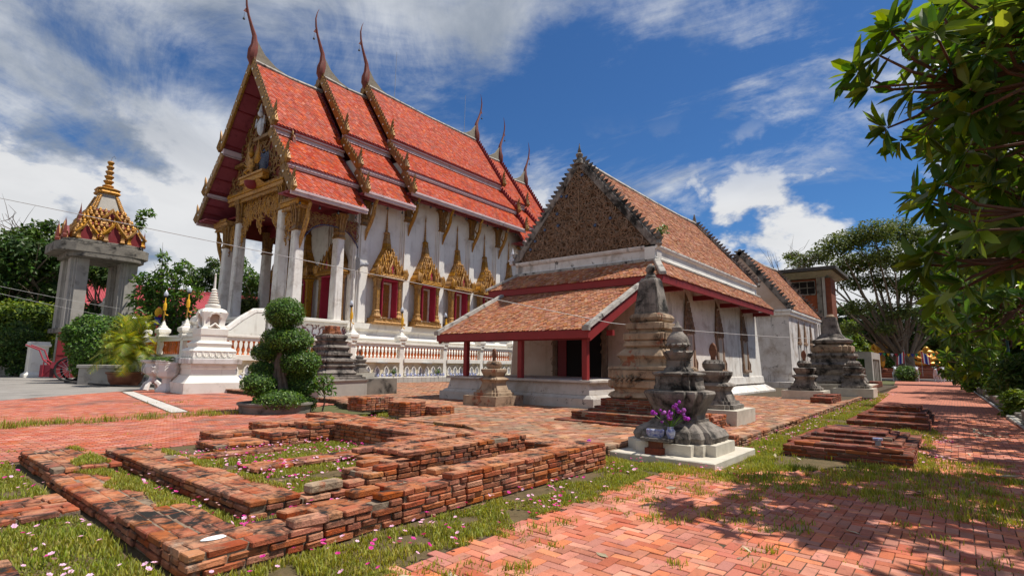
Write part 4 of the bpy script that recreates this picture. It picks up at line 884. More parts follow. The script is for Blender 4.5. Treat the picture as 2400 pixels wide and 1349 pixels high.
# ------------------------------------------------------------------ pedestals, shrine and ruined stupas (lofted tiers on indented plans)
def tiers(name, prof, mat, parent, plan=RED, cx=0, cy=0, smooth=False, amp=.0, seed=0):
    m = MB().loft(plan, prof, cx, cy)
    if amp:
        r = random.Random(seed); m.v = [(x + r.uniform(-amp, amp), y + r.uniform(-amp, amp), z + r.uniform(-amp, amp) * .7) for x, y, z in m.v]
    return m.build(name, mat, parent, smooth)
def petals(name, parent, z0, z1, r0, r1, n, mat, flip=1):
    m = MB()
    for i in range(n):
        a = i * 2 * PI / n; c, s = math.cos(a), math.sin(a); wd = PI * r0 / n * .95
        P = [(-wd, r0, z0), (wd, r0, z0), (wd * .9, (r0 + r1) / 2 + .03, (z0 + z1) / 2), (0, r1 + .035, z1), (-wd * .9, (r0 + r1) / 2 + .03, (z0 + z1) / 2), (0, (r0 + r1) / 2 + .06 * r0 + .03, (z0 * .55 + z1 * .45))]
        m.add([(c * y - s * x, s * y + c * x, z) for x, y, z in P], [(0, 1, 5), (1, 2, 5), (2, 3, 5), (3, 4, 5), (4, 0, 5)])
    return m.build(name, mat, parent)
def pedestal(label, o, S_, leaf=True, mats='stone', top=True, rz=0, group=None):
    t = thing('boundary_pedestal', label, 'pedestal', o, rz, group); s = S_
    tiers('base', [(.80 * s, -.05), (.80 * s, .36 * s)], mt['slab' if mats == 'stone' else 'stone_tan'], t, SQ, amp=.012, seed=1)
    tiers('step', [(.62 * s, .36 * s), (.62 * s, .47 * s), (.54 * s, .48 * s), (.52 * s, .56 * s)], mt[mats], t, RED, amp=.006)
    tiers('waist', [(.46 * s, .56 * s), (.42 * s, .66 * s), (.36 * s, .82 * s), (.40 * s, .90 * s), (.47 * s, .95 * s), (.44 * s, 1.0 * s), (.34 * s, 1.04 * s)], mt[mats], t, RED, amp=.006)
    tiers('bowl', [(.30 * s, 1.04 * s), (.34 * s, 1.12 * s), (.40 * s, 1.24 * s), (.41 * s, 1.32 * s), (.36 * s, 1.34 * s)], mt[mats], t, RED, amp=.006)
    tiers('lotus', [(.22 * s, 1.34 * s), (.29 * s, 1.44 * s), (.30 * s, 1.54 * s), (.22 * s, 1.64 * s)], mt[mats], t, circ(16), smooth=True)
    petals('lotus_petals', t, 1.36 * s, 1.62 * s, .23 * s, .25 * s, 14, mt[mats])
    if leaf:
        P = [(0, .085), (.05, .10), (.02, .2), (.10, .25), (.14, .34), (.12, .44), (.0, .56), (-.12, .44), (-.14, .34), (-.10, .25), (-.02, .2), (-.05, .10)]
        P = [(-.09, 0), (.09, 0), (.08, .12), (.13, .24), (.14, .34), (.10, .46), (0, .56), (-.10, .46), (-.14, .34), (-.13, .24), (-.08, .12)]
        MB().prism([(-.05 * s, x * s * .72, 1.62 * s + z * s * .9) for x, z in P], (.10 * s, 0, 0)).build('boundary_stone', mt['leafstone'], t, bevel=.015)
    return t
pedestal('tan boundary pedestal with leaf stone in front of the red porch posts', (14.75, 12.95, .2), .95, True, 'stone_tan')
pedestal('black-stained boundary pedestal with leaf stone left of the old hall side wall', (14.98, 5.15, .2), 1.0, True)
pedestal('boundary pedestal on a tan block before the small white chapel', (29.5, 5.75, .2), 1.1, True)
pedestal('small dark boundary pedestal beside the ruined stupa by the white balustrade', (15.75, 22.6, .90), .66, True)
# carved flower shrine
t = thing('stone_shrine', 'carved grey stone shrine on a stepped cream slab with flower offerings', 'shrine', (10.12, 4.15, 0), 0)
SH = t
MB().box(-1.15, 1.12, -1.02, 1.04, -.03, .11).build('slab', mt['slab'], t, bevel=.015)
tiers('slab_step', [(.83, .112), (.83, .30)], mt['slab'], t, redent(.62, .80))
tiers('foot', [(.73, .30), (.75, .40), (.70, .50), (.52, .60), (.46, .63), (.45, .68)], mt['stone'], t, redent(.60, .84), amp=.012, seed=4)
tiers('waist', [(.41, .68), (.40, .76), (.42, .80)], mt['stone'], t, redent(.55, .82), amp=.006)
tiers('bowl', [(.42, .80), (.47, .92), (.56, 1.08), (.58, 1.15), (.57, 1.19), (.46, 1.21)], mt['stone'], t, redent(.55, .82), amp=.008, seed=2)
tiers('drum', [(.42, 1.21), (.42, 1.26), (.40, 1.30), (.40, 1.46), (.44, 1.50), (.44, 1.53), (.30, 1.56)], mt['stone'], t, redent(.5, .80), amp=.006)
tiers('neck', [(.25, 1.56), (.23, 1.60), (.20, 1.64), (.19, 1.76), (.22, 1.78)], mt['stone'], t, redent(.6, .84))
tiers('lotus', [(.18, 1.76), (.23, 1.82), (.27, 1.92), (.22, 1.95)], mt['stone'], t, circ(16), smooth=True); petals('lotus_petals', t, 1.78, 1.97, .20, .28, 8, mt['stone'])
tiers('bud', [(.15, 1.95), (.15, 2.00), (.21, 2.05), (.215, 2.14), (.17, 2.24), (.09, 2.32), (.10, 2.35), (.10, 2.40), (.05, 2.44), (.03, 2.50), (.0, 2.55)], mt['stone'], t, circ(16), smooth=True)
petals('bud_petals', t, 2.10, 2.02, .20, .21, 12, mt['stone'])
for a in range(4):          # paw-like feet and lobes between them
    for s in (-1, 0, 1):
        c = Vector((.66, s * .22, .36)); c.rotate(Euler((0, 0, a * PI / 2))); MB().blob(c, (.11, .10, .11), 8, 5, a, .3).build('carved_foot', mt['stone'], t, True)
MB().box(-.98, -.40, -.18, .36, .33, .39).build('offering_tray', mt['stone'], t, bevel=.01)
MB().box(-1.02, -.84, -.05, .25, .112, .22).build('offering_step', mt['brick_dark'], t); MB().box(-.93, -.84, -.02, .22, .22, .33).build('offering_step', mt['brick_dark'], t)
t = thing('incense_pot', 'blue and white oval incense pot on the shrine tray', 'pot', (10.12 - .80, 4.15 + .14, .39)); MB().loft(circ(14), [((.07, .13), 0), ((.10, .17), .05), ((.10, .17), .13), ((.07, .13), .15)]).build('bowl', mt['blue'], t, True); MB().loft(circ(14), [((.075, .14), .15), ((.06, .12), .152)]).build('ash', mt['stone'], t)
t = thing('flower_vase', 'blue and white vase of purple flowers on the shrine tray', 'vase', (10.12 - .78, 4.15 - .14, .39)); MB().loft(circ(12), [(.05, 0), (.075, .06), (.08, .12), (.05, .18), (.06, .20)]).build('vase', mt['blue'], t, True)
m = MB(); st = MB()
for i in range(30):
    p = Vector((R.gauss(0, .10), R.gauss(0, .14), .42 + R.gauss(0, .08))); m.blob(p, .035 * R.uniform(.7, 1.3), 6, 4, i, .4)
    if i % 2: st.tube([(0, 0, .18), p], .008, 4)
m.build('blossoms', mt['purple'], t, kind='stuff'); st.build('stems', mt['leaf_bright'], t)
t = thing('flower_bunch', 'bunch of violet flowers lying by the shrine slab beside the ruin', 'flowers', (8.75, 5.35, 0)); m = MB()
for i in range(34): m.blob((R.gauss(0, .12), R.gauss(0, .10), .10 + abs(R.gauss(0, .08))), .04, 6, 4, i, .4)
m.build('blossoms', mt['purple'], t, kind='stuff')
# brick and stucco stupa beside the shrine
t = thing('ruined_stupa', 'ruined stucco and brick stupa with broken obelisk top behind the flower shrine', 'stupa', (13.95, 6.45, .18)); K = 'stone_tan'
sp, co = [], []
for (r, n0, n1) in ((1.95, 0, 1), (1.62, 1, 4), (1.30, 4, 5), (1.18, 5, 6), (1.05, 6, 9)):
    for a in ((-r, r, -r, -r + .34, 'x'), (-r, -r + .34, -r, r, 'y'), (-r, r, r - .34, r, 'x'), (r - .34, r, -r, r, 'y')): laid(sp, a[0], a[1], a[2], a[3], n0 * .068, n1 - n0, a[4], ragged=.03)
    co.append((-r + .02, r - .02, -r + .02, r - .02, n0 * .068 - .06, n1 * .068 - .012))
pieces('brick', t, BD, [(a, k % 3) for a, k in sp], 'small_bricks', 290)
m = MB()
for c in co: m.box(*c)
m.build('brick_core', mt['mortar'], t)
zz = lambda y: 1.65 - (y - 857) * .01218 - .18
tiers('ledge', [(.92, .60), (1.02, .66), (.96, .74), (.86, .80), (.88, .88)], mt[K], t, redent(.7, .88), amp=.02, seed=3)
tiers('block', [(.93, .88), (.98, .92), (.98, 1.08), (.90, 1.12), (.98, 1.16), (.98, 1.36)], mt[K], t, redent(.74, .9), amp=.015, seed=5)
tiers('ledge', [(.86, 1.36), (.90, 1.38), (.88, 1.45), (.80, 1.46)], mt['stone_tan'], t, SQ, amp=.015, seed=6)
tiers('flare', [(.72, 1.46), (.68, 1.55), (.70, 1.66), (.78, 1.74), (.72, 1.82), (.62, 1.92)], mt[K], t, redent(.8, .92), amp=.012, seed=7)
tiers('block', [(.55, 1.92), (.55, 1.97), (.62, 2.0), (.60, 2.12), (.56, 2.15), (.62, 2.18), (.62, 2.34), (.56, 2.36)], mt[K], t, redent(.82, .93), amp=.012, seed=8)
tiers('block', [(.49, 2.36), (.49, 2.44), (.56, 2.47), (.56, 2.62), (.50, 2.64)], mt[K], t, redent(.84, .93), amp=.010, seed=9)
tiers('cushion', [(.40, 2.64), (.47, 2.70), (.49, 2.78), (.45, 2.86), (.36, 2.90)], mt['stone_tan'], t, redent(.8, .93), amp=.008, smooth=False)
tiers('obelisk', [(.365, 2.90), (.36, 3.0), (.30, 3.45), (.245, 3.82), (.20, 3.9)], mt['stone'], t, redent(.86, .95), amp=.008, seed=11)
tiers('collar', [(.15, 3.9), (.17, 3.94), (.12, 4.0), (.12, 4.05)], mt['stone'], t, circ(12), smooth=True); MB().blob((0, 0, 4.17), (.12, .13, .15), 10, 7, 3, .3).build('broken_tip', mt['stone'], t, True)
sp = []
for k in range(9): laid(sp, -.10 + .0, .36 - k * .008, -.375 + k * .009, -.21 + k * .009, 2.93 + k * .052, 1, 'x', h=.052)
for m_, k in sp: inst('brick', BR[k], t, mat4=m_ @ Matrix.Diagonal((.5, .55, .7, 1)))
sp = []
for k in range(6): laid(sp, .45, .85, -.80, -.62, 1.0 + k * .068, 1, 'x')
for m_, k in sp: inst('brick', BR[k], t, mat4=m_)
m = MB()
for i in range(5): m.tube([(-.99, .55 - i * .13, 1.02), (-1.03, .60 - i * .13, 1.10), (-1.02, .52 - i * .13, 1.15), (-1.0, .56 - i * .13, 1.22)], [.035, .03, .03, .02], 5)
m.build('stucco_scrolls', mt['stone_tan'], t, True, kind='stuff')
# ruined stupa by the white balustrade
t = thing('ruined_stupa', 'blackened tiered stupa with bare brick top before the white balustrade', 'stupa', (13.45, 21.5, .18)); K = 'stone'; t.scale = (.92, .92, .95)
tiers('base', [(1.28, -.2), (1.28, .66), (1.32, .68), (1.32, .76)], mt['cement'], t, SQ, amp=.012); tiers('step', [(1.22, .76), (1.22, .86), (1.10, .88), (1.10, .96)], mt[K], t, SQ, amp=.01)
tiers('moulding', [(.95, .96), (1.0, 1.05), (.92, 1.12), (.84, 1.2), (.84, 1.28), (.92, 1.36), (.90, 1.42)], mt[K], t, redent(.8, .92), amp=.012)
tiers('moulding', [(.78, 1.42), (.84, 1.5), (.92, 1.58), (.90, 1.66), (.76, 1.72), (.72, 1.8), (.80, 1.86), (.80, 1.96)], mt[K], t, redent(.8, .92), amp=.012, seed=2)
tiers('moulding', [(.66, 1.96), (.62, 2.04), (.66, 2.12), (.70, 2.2), (.66, 2.28), (.56, 2.32), (.58, 2.44), (.64, 2.5)], mt[K], t, redent(.8, .92), amp=.012, seed=3)
tiers('moulding', [(.50, 2.5), (.54, 2.6), (.60, 2.66), (.58, 2.76), (.46, 2.82)], mt[K], t, redent(.8, .92), amp=.012, seed=5)
sp = []
for k in range(6):
    r = .36 - k * .022
    for a in ((-r, r, -r, -r + .17, 'x'), (-r, -r + .17, -r, r, 'y'), (-r, r, r - .17, r, 'x'), (r - .17, r, -r, r, 'y')): laid(sp, *a[:4], 2.80 + k * .07, 1, a[4])
pieces('brick', t, BR, sp, 'small_bricks', 250); MB().box(-.23, .23, -.23, .23, 2.7, 3.16).build('brick_core', mt['mortar'], t)
MB().box(1.3, 3.4, -.9, 2.1, -.1, .78).build('side_base', mt['cement_dark'], t, bevel=.02)
t = thing('ruined_stupa', 'dark bell-topped stupa beside the far end of the terrace', 'stupa', (37, 5.65, .18)); K = 'stone'
tiers('base', [(1.9, -.2), (1.9, .45), (1.95, .5), (1.95, .6)], mt['slab'], t, SQ, amp=.02); tiers('moulding', [(1.5, .6), (1.6, .75), (1.45, .95), (1.3, 1.1), (1.4, 1.25), (1.42, 1.4)], mt[K], t, redent(.75, .9), amp=.02)
tiers('moulding', [(1.2, 1.4), (1.3, 1.6), (1.35, 1.7), (1.1, 1.85), (1.05, 2.05), (1.2, 2.2), (1.15, 2.35)], mt[K], t, redent(.75, .9), amp=.02, seed=2)
tiers('drum', [(.95, 2.35), (1.05, 2.5), (1.05, 2.75), (.9, 2.85)], mt['stone_tan'], t, redent(.6, .85), amp=.02)
tiers('cushion', [(.85, 2.85), (1.08, 2.98), (1.1, 3.12), (.8, 3.25)], mt[K], t, circ(16), smooth=True); tiers('bell', [(.72, 3.25), (.5, 3.5), (.40, 3.9), (.34, 4.3), (.30, 4.5)], mt[K], t, redent(.7, .9)); tiers('cap', [(.2, 4.5), (.24, 4.55), (.16, 4.68)], mt['stone_tan'], t, circ(10))
pedestal('low carved stone block with scroll feet beside the dark bell-topped stupa', (35.0, 4.4, .2), 1.15, False)
# ------------------------------------------------------------------ the tall new temple (its own axes turned by 1.6 degrees)
TH = math.radians(1.6)
def NW(x, y, z=0):
    c, s = math.cos(TH), math.sin(TH); return (c * x - s * y, s * x + c * y, z)
NX, NY = 19.3, 42.7
wat = thing('temple_hall', 'tall white temple with tiered red tiled roofs and gilded gables', 'temple', NW(NX, NY), TH)
# half cross-section of a roof: (distance from the ridge line, height) for the upper, middle and lower slopes
PRO = [((0, 26.2), (4.38, 19.65)), ((4.0, 19.0), (6.62, 16.12)), ((6.32, 15.72), (7.75, 13.80))]
TI = [(0, 6.5, 0), (6.3, 11.5, 1.5), (11.2, 27.9, 2.8), (27.7, 32.6, 1.5), (32.4, 38.2, 0)]
gtooth = MB()
def offs(p, k): return (p[0], p[1] + k)
deck = MB(); sof = MB(); bands = MB(); fas = MB()
hh = MB(); hh.tube([(0, -.05, -.2), (0, .12, .05), (0, .02, .40), (0, -.10, .75), (0, .02, 1.2), (0, .12, 1.5)], [.16, .26, .20, .14, .10, .02], 6)
for k in range(4): hh.add([(0, .1 - .02 * k, .1 + .28 * k), (0, .45 - .07 * k, .36 + .28 * k), (0, .08, .38 + .28 * k), (.06, .1, .25 + .28 * k), (-.06, .1, .25 + .28 * k)], [(0, 1, 3), (1, 2, 3), (0, 4, 1), (1, 4, 2)])
hang = data_mesh('naga_finial', hh, mt['gold_old'], smooth=True)
bell = data_mesh('eave_bell', MB().loft(circ(8), [(.0, -.34), (.10, -.30), (.08, -.18), (.03, -.12), (.012, 0), (.012, .3)]), mt['black'], smooth=True)
def chofa(x, z, d):
    """swan-necked ridge finial facing -x (d=-1) or +x"""
    c = MB(); P = [(0, -.4), (.10 * d, .3), (.02 * d, 1.0), (-.10 * d, 1.6), (-.02 * d, 2.5), (.42 * d, 3.4), (.78 * d, 4.2), (1.02 * d, 5.0), (1.12 * d, 5.8), (.98 * d, 6.5), (.78 * d, 7.0)]
    P = [(a * .8, b * .93) for a, b in P]
    c.tube([(x + a, 0, z + b) for a, b in P], [.12, .36, .40, .30, .19, .13, .10, .09, .07, .04, .012], 8)
    c.add([(x + .80 * d, -.03, z + 4.5), (x + 1.05 * d, 0, z + 4.0), (x + .62 * d, -.03, z + 4.0), (x + .80 * d, .03, z + 4.5), (x + .62 * d, .03, z + 4.0)], [(0, 1, 2), (3, 4, 1), (0, 3, 1), (2, 1, 4)])
    o = c.build('chofa_finial', mt['chofa'], wat, True)
    inst('finial_bell', bell, o, (x + .95 * d, 0, z + 3.6))
    b = MB(); b.prism([(x, -.10, z - .2), (x - 3.4 * d, -.10, z - .25), (x - 3.2 * d, -.1, z + .12), (x - 2.0 * d, -.10, z + .42), (x - 1.0 * d, -.10, z + 1.05), (x - .25 * d, -.10, z + 2.0), (x, -.10, z + 2.2)], (0, .2, 0)); b.build('finial_base', mt['finial_base'], wat, bevel=.03)
for ti, (x0, x1, dz) in enumerate(TI):
    for s in (-1, 1):
        for pi_, (a, b) in enumerate(PRO):
            a, b = offs(a, dz), offs(b, dz)
            slab_quad(deck, (x0, s * b[0], b[1]), (x1, s * b[0], b[1]), (x1, s * a[0], a[1]), (x0, s * a[0], a[1]), .16)
            sl_ = Vector((0, s * (a[0] - b[0]), a[1] - b[1]))
            if s < 0:
                xa = x0 + .15; xb = x1 - (.3 if ti in (0, 1) else 0)
                tiles(wat, (xa, s * (b[0] + .02), b[1] + .02), (1, 0, 0), xb - xa, sl_, sl_.length - .1, .30, .235, mt['tile_red'], thick=.04, jit=.008)
            # gilded barge boards, teeth and end finials on the open gable ends
            ends = [(x0, -1)] if ti < 2 else ([(x0, -1), (x1, 1)] if ti == 2 else [(x1, 1)])
            for xe_, d in ends:
                A, B = Vector((xe_, s * (b[0] + .05), b[1] + .02)), Vector((xe_, s * a[0], a[1] + (.10 if pi_ == 0 else .15))); dd = (B - A).normalized(); nr = Vector((0, -s * abs(dd.z), abs(dd.y))) * -1
                nr = Vector((0, s * abs(dd.z), abs(dd.y)))
                bb = MB(); bb.prism([A + Vector((-.09, 0, 0)) - nr * .36, A + Vector((-.09, 0, 0)) + nr * .24, A + Vector((.12, 0, 0)) + nr * .24, A + Vector((.12, 0, 0)) - nr * .36], B - A)
                o = bb.build('barge_board', mt['gold_old' if d < 0 else 'maroon'], wat, bevel=.03)
                tm = MB(); teeth(tm, A + nr * .22, B + nr * .22, .30, int((B - A).length / .42), (nr * .9 + dd * .3).normalized(), (.05, 0, 0)); tm.build('barge_teeth', mt['gold_old' if d < 0 else 'maroon'], o, kind='stuff')
                if d < 0:
                    st = MB()
                    for i in range(int((B - A).length / 1.25)):
                        p = A + (B - A) * ((i + .5) / ((B - A).length / 1.25)) - nr * .12; st.blob(p + Vector((-.14, 0, 0)), (.05, .09, .09), 7, 5)
                    st.build('mirror_studs', mt['white_clean'], o, kind='stuff')
                inst('naga_finial', hang, wat, A + Vector((0, s * .1, .05)), (0, 0, 0 if s > 0 else PI), (1, 1, 1 if pi_ else 1.15))
        # pale bands between the slopes, and the eave fascia
        for (p0, p1) in ((PRO[1][0], PRO[0][1]), (PRO[2][0], PRO[1][1])):
            y = p0[0] + .10; z0, z1 = p0[1] + dz + .06, p1[1] + dz - .02
            bm_ = MB(); ya, yb = sorted((s * y, s * (y - .25))); bm_.box(x0 + .05, x1, ya, yb, z0, z1 - .22)
            ya, yb = sorted((s * (y + .14), s * (y - .25))); bm_.box(x0 + .05, x1, ya, yb, z1 - .22, z1 - .02)
            ya, yb = sorted((s * (y + .08), s * (y - .25))); bm_.box(x0 + .05, x1, ya, yb, z0 - .04, z0 + .12); bm_.build('fascia_band', mt['band'], wat, bevel=.012)
        b = PRO[2][1]; ya, yb = sorted((s * 7.80, s * 7.62)); e = MB(); e.box(x0 - .05, x1 + .05, ya, yb, b[1] + dz - .38, b[1] + dz - .03)
        ya, yb = sorted((s * 7.88, s * 7.62)); e.box(x0 - .05, x1 + .05, ya, yb, b[1] + dz - .16, b[1] + dz + .02); e.build('eave_fascia', mt['band'], wat, bevel=.012)
        ya, yb = sorted((s * 7.6, s * 5.9)); so_ = MB(); so_.box(x0, x1, ya, yb, b[1] + dz - .10, b[1] + dz - .02)
        for f_ in (.25, .62): ya, yb = sorted((s * (5.95 + 1.6 * f_), s * (6.25 + 1.6 * f_))); so_.box(x0, x1, ya, yb, b[1] + dz - .20, b[1] + dz - .10)
        so_.build('eave_soffit', mt['maroon_soffit'], wat)
        for k in range(int((x1 - x0) / 1.6)):
            if s < 0: inst('eave_bell', bell, wat, (x0 + .8 + k * 1.6, s * 7.55, b[1] + dz - .62))
    z = 26.2 + dz
    MB().tube([(x0, 0, z + .12), (x0 + (x1 - x0) * .5, 0, z - .02), (x1, 0, z + .12)], .2, 6).build('ridge_cap', mt['ridge'], wat)
    if ti < 3: chofa(x0, z, -1)
    if ti > 1: chofa(x1, z, 1)
deck.build('roof_deck', mt['maroon_soffit'], wat)
# lines across the pink soffit of the front gable
m = MB()
for s in (-1, 1):
    for a, b in PRO:
        n = 5 if a[0] == 0 else 3
        for i in range(n):
            f = (i + .5) / n; y, z = a[0] + (b[0] - a[0]) * f, a[1] + (b[1] - a[1]) * f - .24
            m.box(.12, 1.6, *sorted((s * y - .05, s * y + .05)), z - .10, z)
m.build('soffit_battens', mt['maroon'], wat)
for x in (14.9, 25.7): MB().tube([(x, 0, 29), (x + .05, 0, 34.5 if x < 20 else 34.2)], [.035, .02], 5).build('lightning_rod', mt['steel'], wat)
# body
HWX, HY = 6.9, 5.7
m = MB(); m.box(HWX, 31.5, -HY, HY, 4.78, 16.9); m.build('wall', mt['white'], wat)
m = MB()
for x0, x1, dz in TI[1:4]: m.box(x0 + .4, x1 - .4, -HY + .02, HY - .02, 16.0 + dz * .3, 17.2 + dz)
m.build('upper_wall', mt['white'], wat)
CAPP = [(.40, 0), (.48, .05), (.40, .16), (.36, .28), (.42, .42), (.34, .52), (.36, .9), (.44, 1.3), (.56, 1.55), (.60, 1.62), (.5, 1.66)]
capm = MB().loft(RED, CAPP)
for a in range(4):
    for k in (-.22, 0, .22):
        c, s_ = math.cos(a * PI / 2), math.sin(a * PI / 2); r = lambda q, y: (c * q - s_ * y, s_ * q + c * y)
        capm.tube([(*r(.36, k), .5), (*r(.40, k * 1.1), 1.0), (*r(.52, k * 1.3), 1.45), (*r(.62, k * 1.4), 1.52)], [.05, .05, .06, .02], 5)
capme = data_mesh('capital', capm, mt['gold_old'], smooth=True)
br = MB(); br.tube([(0, 0, -1.9), (0, -.18, -1.3), (0, -.55, -.75), (0, -.85, -.2), (0, -.95, .35), (0, -1.18, .7), (0, -1.02, .95)], [.04, .13, .15, .15, .12, .12, .05], 6)
br.tube([(0, -.1, -1.2), (0, -.42, -1.0), (0, -.3, -.7)], [.10, .08, .02], 5); br.tube([(0, -.6, -.5), (0, -.35, -.2), (0, -.5, .1)], [.08, .07, .02], 5); br.tube([(0, -.8, .1), (0, -1.05, .1), (0, -1.0, .35)], [.07, .05, .02], 5)
brme = data_mesh('eave_bracket', br, mt['gold'], smooth=True)
def zt_at(x): return 13.55 + next(d for a, b, d in TI[::-1] if x >= a - .01)
for x, dzp in ((7.7, 0), (12.35, 0), (16.7, 0), (21.0, 0), (25.3, 0), (29.5, 0)):
    p = MB(); z1 = zt_at(x) - 2.1
    for dx, wd, d in ((0, .36, .34), (-.44, .07, .2), (.44, .07, .2), (-.58, .05, .12), (.58, .05, .12)): p.box(x + dx - wd, x + dx + wd, -HY - d, -HY + .02, 4.86, z1 + (.2 if dx == 0 else 2.0))
    o = p.build('pilaster', mt['white'], wat, bevel=.02)
    inst('capital', capme, o, (x, -HY - .05, z1), (0, 0, 0), (1.05, .8, 1.3)); inst('eave_bracket', brme, o, (x, -HY - .35, z1 + 1.15), (0, 0, 0), (1.2, 1.15, 1.25))
# gilded windows: one is built, the others are copies of it
def tier_hood(mb, cx, y, z, half, n, h, dep, cw):
    """a crowded tier of small spikes"""
    for i in range(n):
        x = cx + (-1 + 2 * (i + .5) / n) * half; mb.loft(OCT, [(cw, z), (cw * .8, z + h * .35), (cw, z + h * .45), (cw * .3, z + h * .8), (.005, z + h)], x, y - dep)
def gold_window(door=False):
    hw, z0, z1 = (.78, 5.45, 8.55)
    if door: hw, z0, z1 = (.95, 4.9, 8.6)
    fw = hw - .20
    f = MB(); f.box(-fw - .14, -fw, -.22, .0, z0, z1 - .2); f.box(fw, fw + .14, -.22, .0, z0, z1 - .2); f.box(-fw - .14, fw + .14, -.22, 0, z1 - .2, z1 - .05)
    if not door: f.box(-fw - .14, fw + .14, -.26, 0, z0 - .12, z0)
    w_ = f.build('door' if door else 'window', mt['white_clean'], wat, bevel=.01)
    q = MB(); q.box(-hw - .02, -hw + .03, -.95, 0, z0, z1); q.box(hw - .03, hw + .02, -.95, 0, z0, z1); q.box(-hw - .02, hw + .02, -1.0, -.02, z1, z1 + .10); q.box(-hw, hw, -.04, 0, z1 - .05, z1); q.build('reveal', mt['crimson'], w_)
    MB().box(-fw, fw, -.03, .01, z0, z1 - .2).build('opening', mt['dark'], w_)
    for s in (-1, 1):
        MB().box(*sorted((s * .025, s * (fw - .02))), -.11, -.05, z0 + .04, z1 - .24).build('shutter', mt['teak'], w_)
        relief('shutter_carving', w_, (s * fw * .5, -.115, z0 + .1), (1, 0, 0), (0, 0, 1), (-fw * .40, fw * .40, .05, z1 - z0 - .4, lambda a, b: True), 34, .24, mt['gold'], .35, 3.1)
        c = MB(); cx = s * (hw + .38)
        prof = [((.40, .42), z0 - .5), ((.42, .44), z0 - .3), ((.32, .34), z0 - .12), ((.38, .38), z0), ((.27, .28), z0 + .25), ((.25, .26), z0 + .4), ((.28, .29), z0 + .46), ((.22, .24), z0 + .55), ((.22, .24), z1 - .75), ((.27, .28), z1 - .68), ((.22, .24), z1 - .6), ((.25, .26), z1 - .2), ((.34, .36), z1 + .1)]
        c.loft(RED, prof, cx, -.62)
        for k in (-.09, .09):
            for a, b in ((.30, .56), (.60, .82)): c.box(cx + k - .03, cx + k + .03, -.88, -.6, z0 + (z1 - z0) * a - .3, z0 + (z1 - z0) * b - .3)
        c.build('gilded_column', mt['gold'], w_)
    if not door:
        sl2 = MB(); sl2.loft(SQ, [((hw + .88, .62), z0 - .66), ((hw + .92, .66), z0 - .5), ((hw + .78, .56), z0 - .42), ((hw + .74, .52), z0 - .2), ((hw + .82, .58), z0 - .13)], 0, -.50); sl2.build('sill', mt['gold'], w_)
        relief('sill_carving', w_, (0, -1.05, z0 - .42), (1, 0, 0), (0, 0, 1), (-hw - .6, hw + .6, .02, .26, lambda a, b: True), 34, .2, mt['gold'], .6, 3.1)
    h = MB(); zb = z1 + .16
    for hf, z, th in ((hw + .92, zb, .12), (hw + .98, zb + .12, .12), (hw + .90, zb + .24, .10)): h.loft(RED, [((hf, .78), z), ((hf + .05, .82), z + th * .5), ((hf, .78), z + th)], 0, -.45)
    hs = ((1.62, .62, .80), (1.34, .58, .70), (1.08, .52, .62), (.84, .46, .56), (.64, .40, .5), (.46, .34, .5))
    z = zb + .34
    for i, (hf, hgt, dp) in enumerate(hs):
        hf = hf * (hw + .85) / 1.66
        h.loft(RED, [((hf, dp), z), ((hf * .93, dp * .93), z + hgt * .28), ((hf * .96, dp * .96), z + hgt * .34), ((hf * .78, dp * .82), z + hgt)], 0, -.36 + i * .035)
        tier_hood(h, 0, -.38 + i * .035, z + .05, hf * .94, max(4, 12 - i * 2), hgt * 1.05, dp * .92, .085)
        z += hgt * .80
    for r, hgt in ((.36, .5), (.30, .5), (.24, .45)): h.loft(RED, [((r, r * .9), z), ((r * .85, r * .75), z + hgt)], 0, -.2); z += hgt * .92
    h.loft(circ(8), [(.22, z), (.30, z + .08), (.24, z + .18), (.14, z + .24)], 0, -.16); z += .22
    pr = []; n = 11
    for i in range(n):
        r = .135 * (1 - i / n * .72); pr += [(r * .72, z), (r, z + .07), (r * .72, z + .14)]; z += .17
    h.loft(circ(8), pr + [(.045, z), (.07, z + .12), (.05, z + .3), (.005, z + .75)], 0, -.12)
    h.build('hood', mt['gold'], w_, smooth=False)
    # front gablets of the hood
    g = MB()
    for cx, gz_, sz in ((0, zb + .5, 1.0), (-.95, zb + .42, .62), (.95, zb + .42, .62), (0, zb + 1.6, .6)):
        for s in (-1, 1): g.tube([(cx + s * .42 * sz, -1.22 + (.2 if gz_ > zb + 1 else 0), gz_ - .05), (cx + s * .36 * sz, -1.22 + (.2 if gz_ > zb + 1 else 0), gz_ + .35 * sz), (cx + s * .12 * sz, -1.2 + (.2 if gz_ > zb + 1 else 0), gz_ + .85 * sz), (cx, -1.18 + (.2 if gz_ > zb + 1 else 0), gz_ + 1.3 * sz)], [.11 * sz, .12 * sz, .09 * sz, .02], 6)
    for s in (-1, 1):
        for k in range(3): g.tube([(s * (hw + .78) - s * k * .2, -1.15, zb + .2), (s * (hw + .86) - s * k * .2, -1.2, zb + .6), (s * (hw + .78) - s * k * .2, -1.2, zb + .85), (s * (hw + .80) - s * k * .2, -1.15, zb + 1.1 - k * .1)], [.13, .12, .09, .02], 6)
    g.build('gablet', mt['gold'], w_, True)
    MB().prism([(-.3, -1.16, zb + .5), (.3, -1.16, zb + .5), (0, -1.16, zb + 1.35)], (0, .06, 0)).build('gablet_field', mt['crimson'], w_)
    return w_
w0 = gold_window()
w0.location = (10.1, -HY, 0)
for x in (14.65, 19.0, 23.2, 27.4): dup(w0, (x, -HY, 0))
d0 = gold_window(True); d0.location = (HWX, -3.75, 0); d0.rotation_euler = (0, 0, -PI / 2)
dup(d0, (HWX, 0.9, 0), -PI / 2); dup(d0, (HWX, 5.1 - .6, 0), -PI / 2)
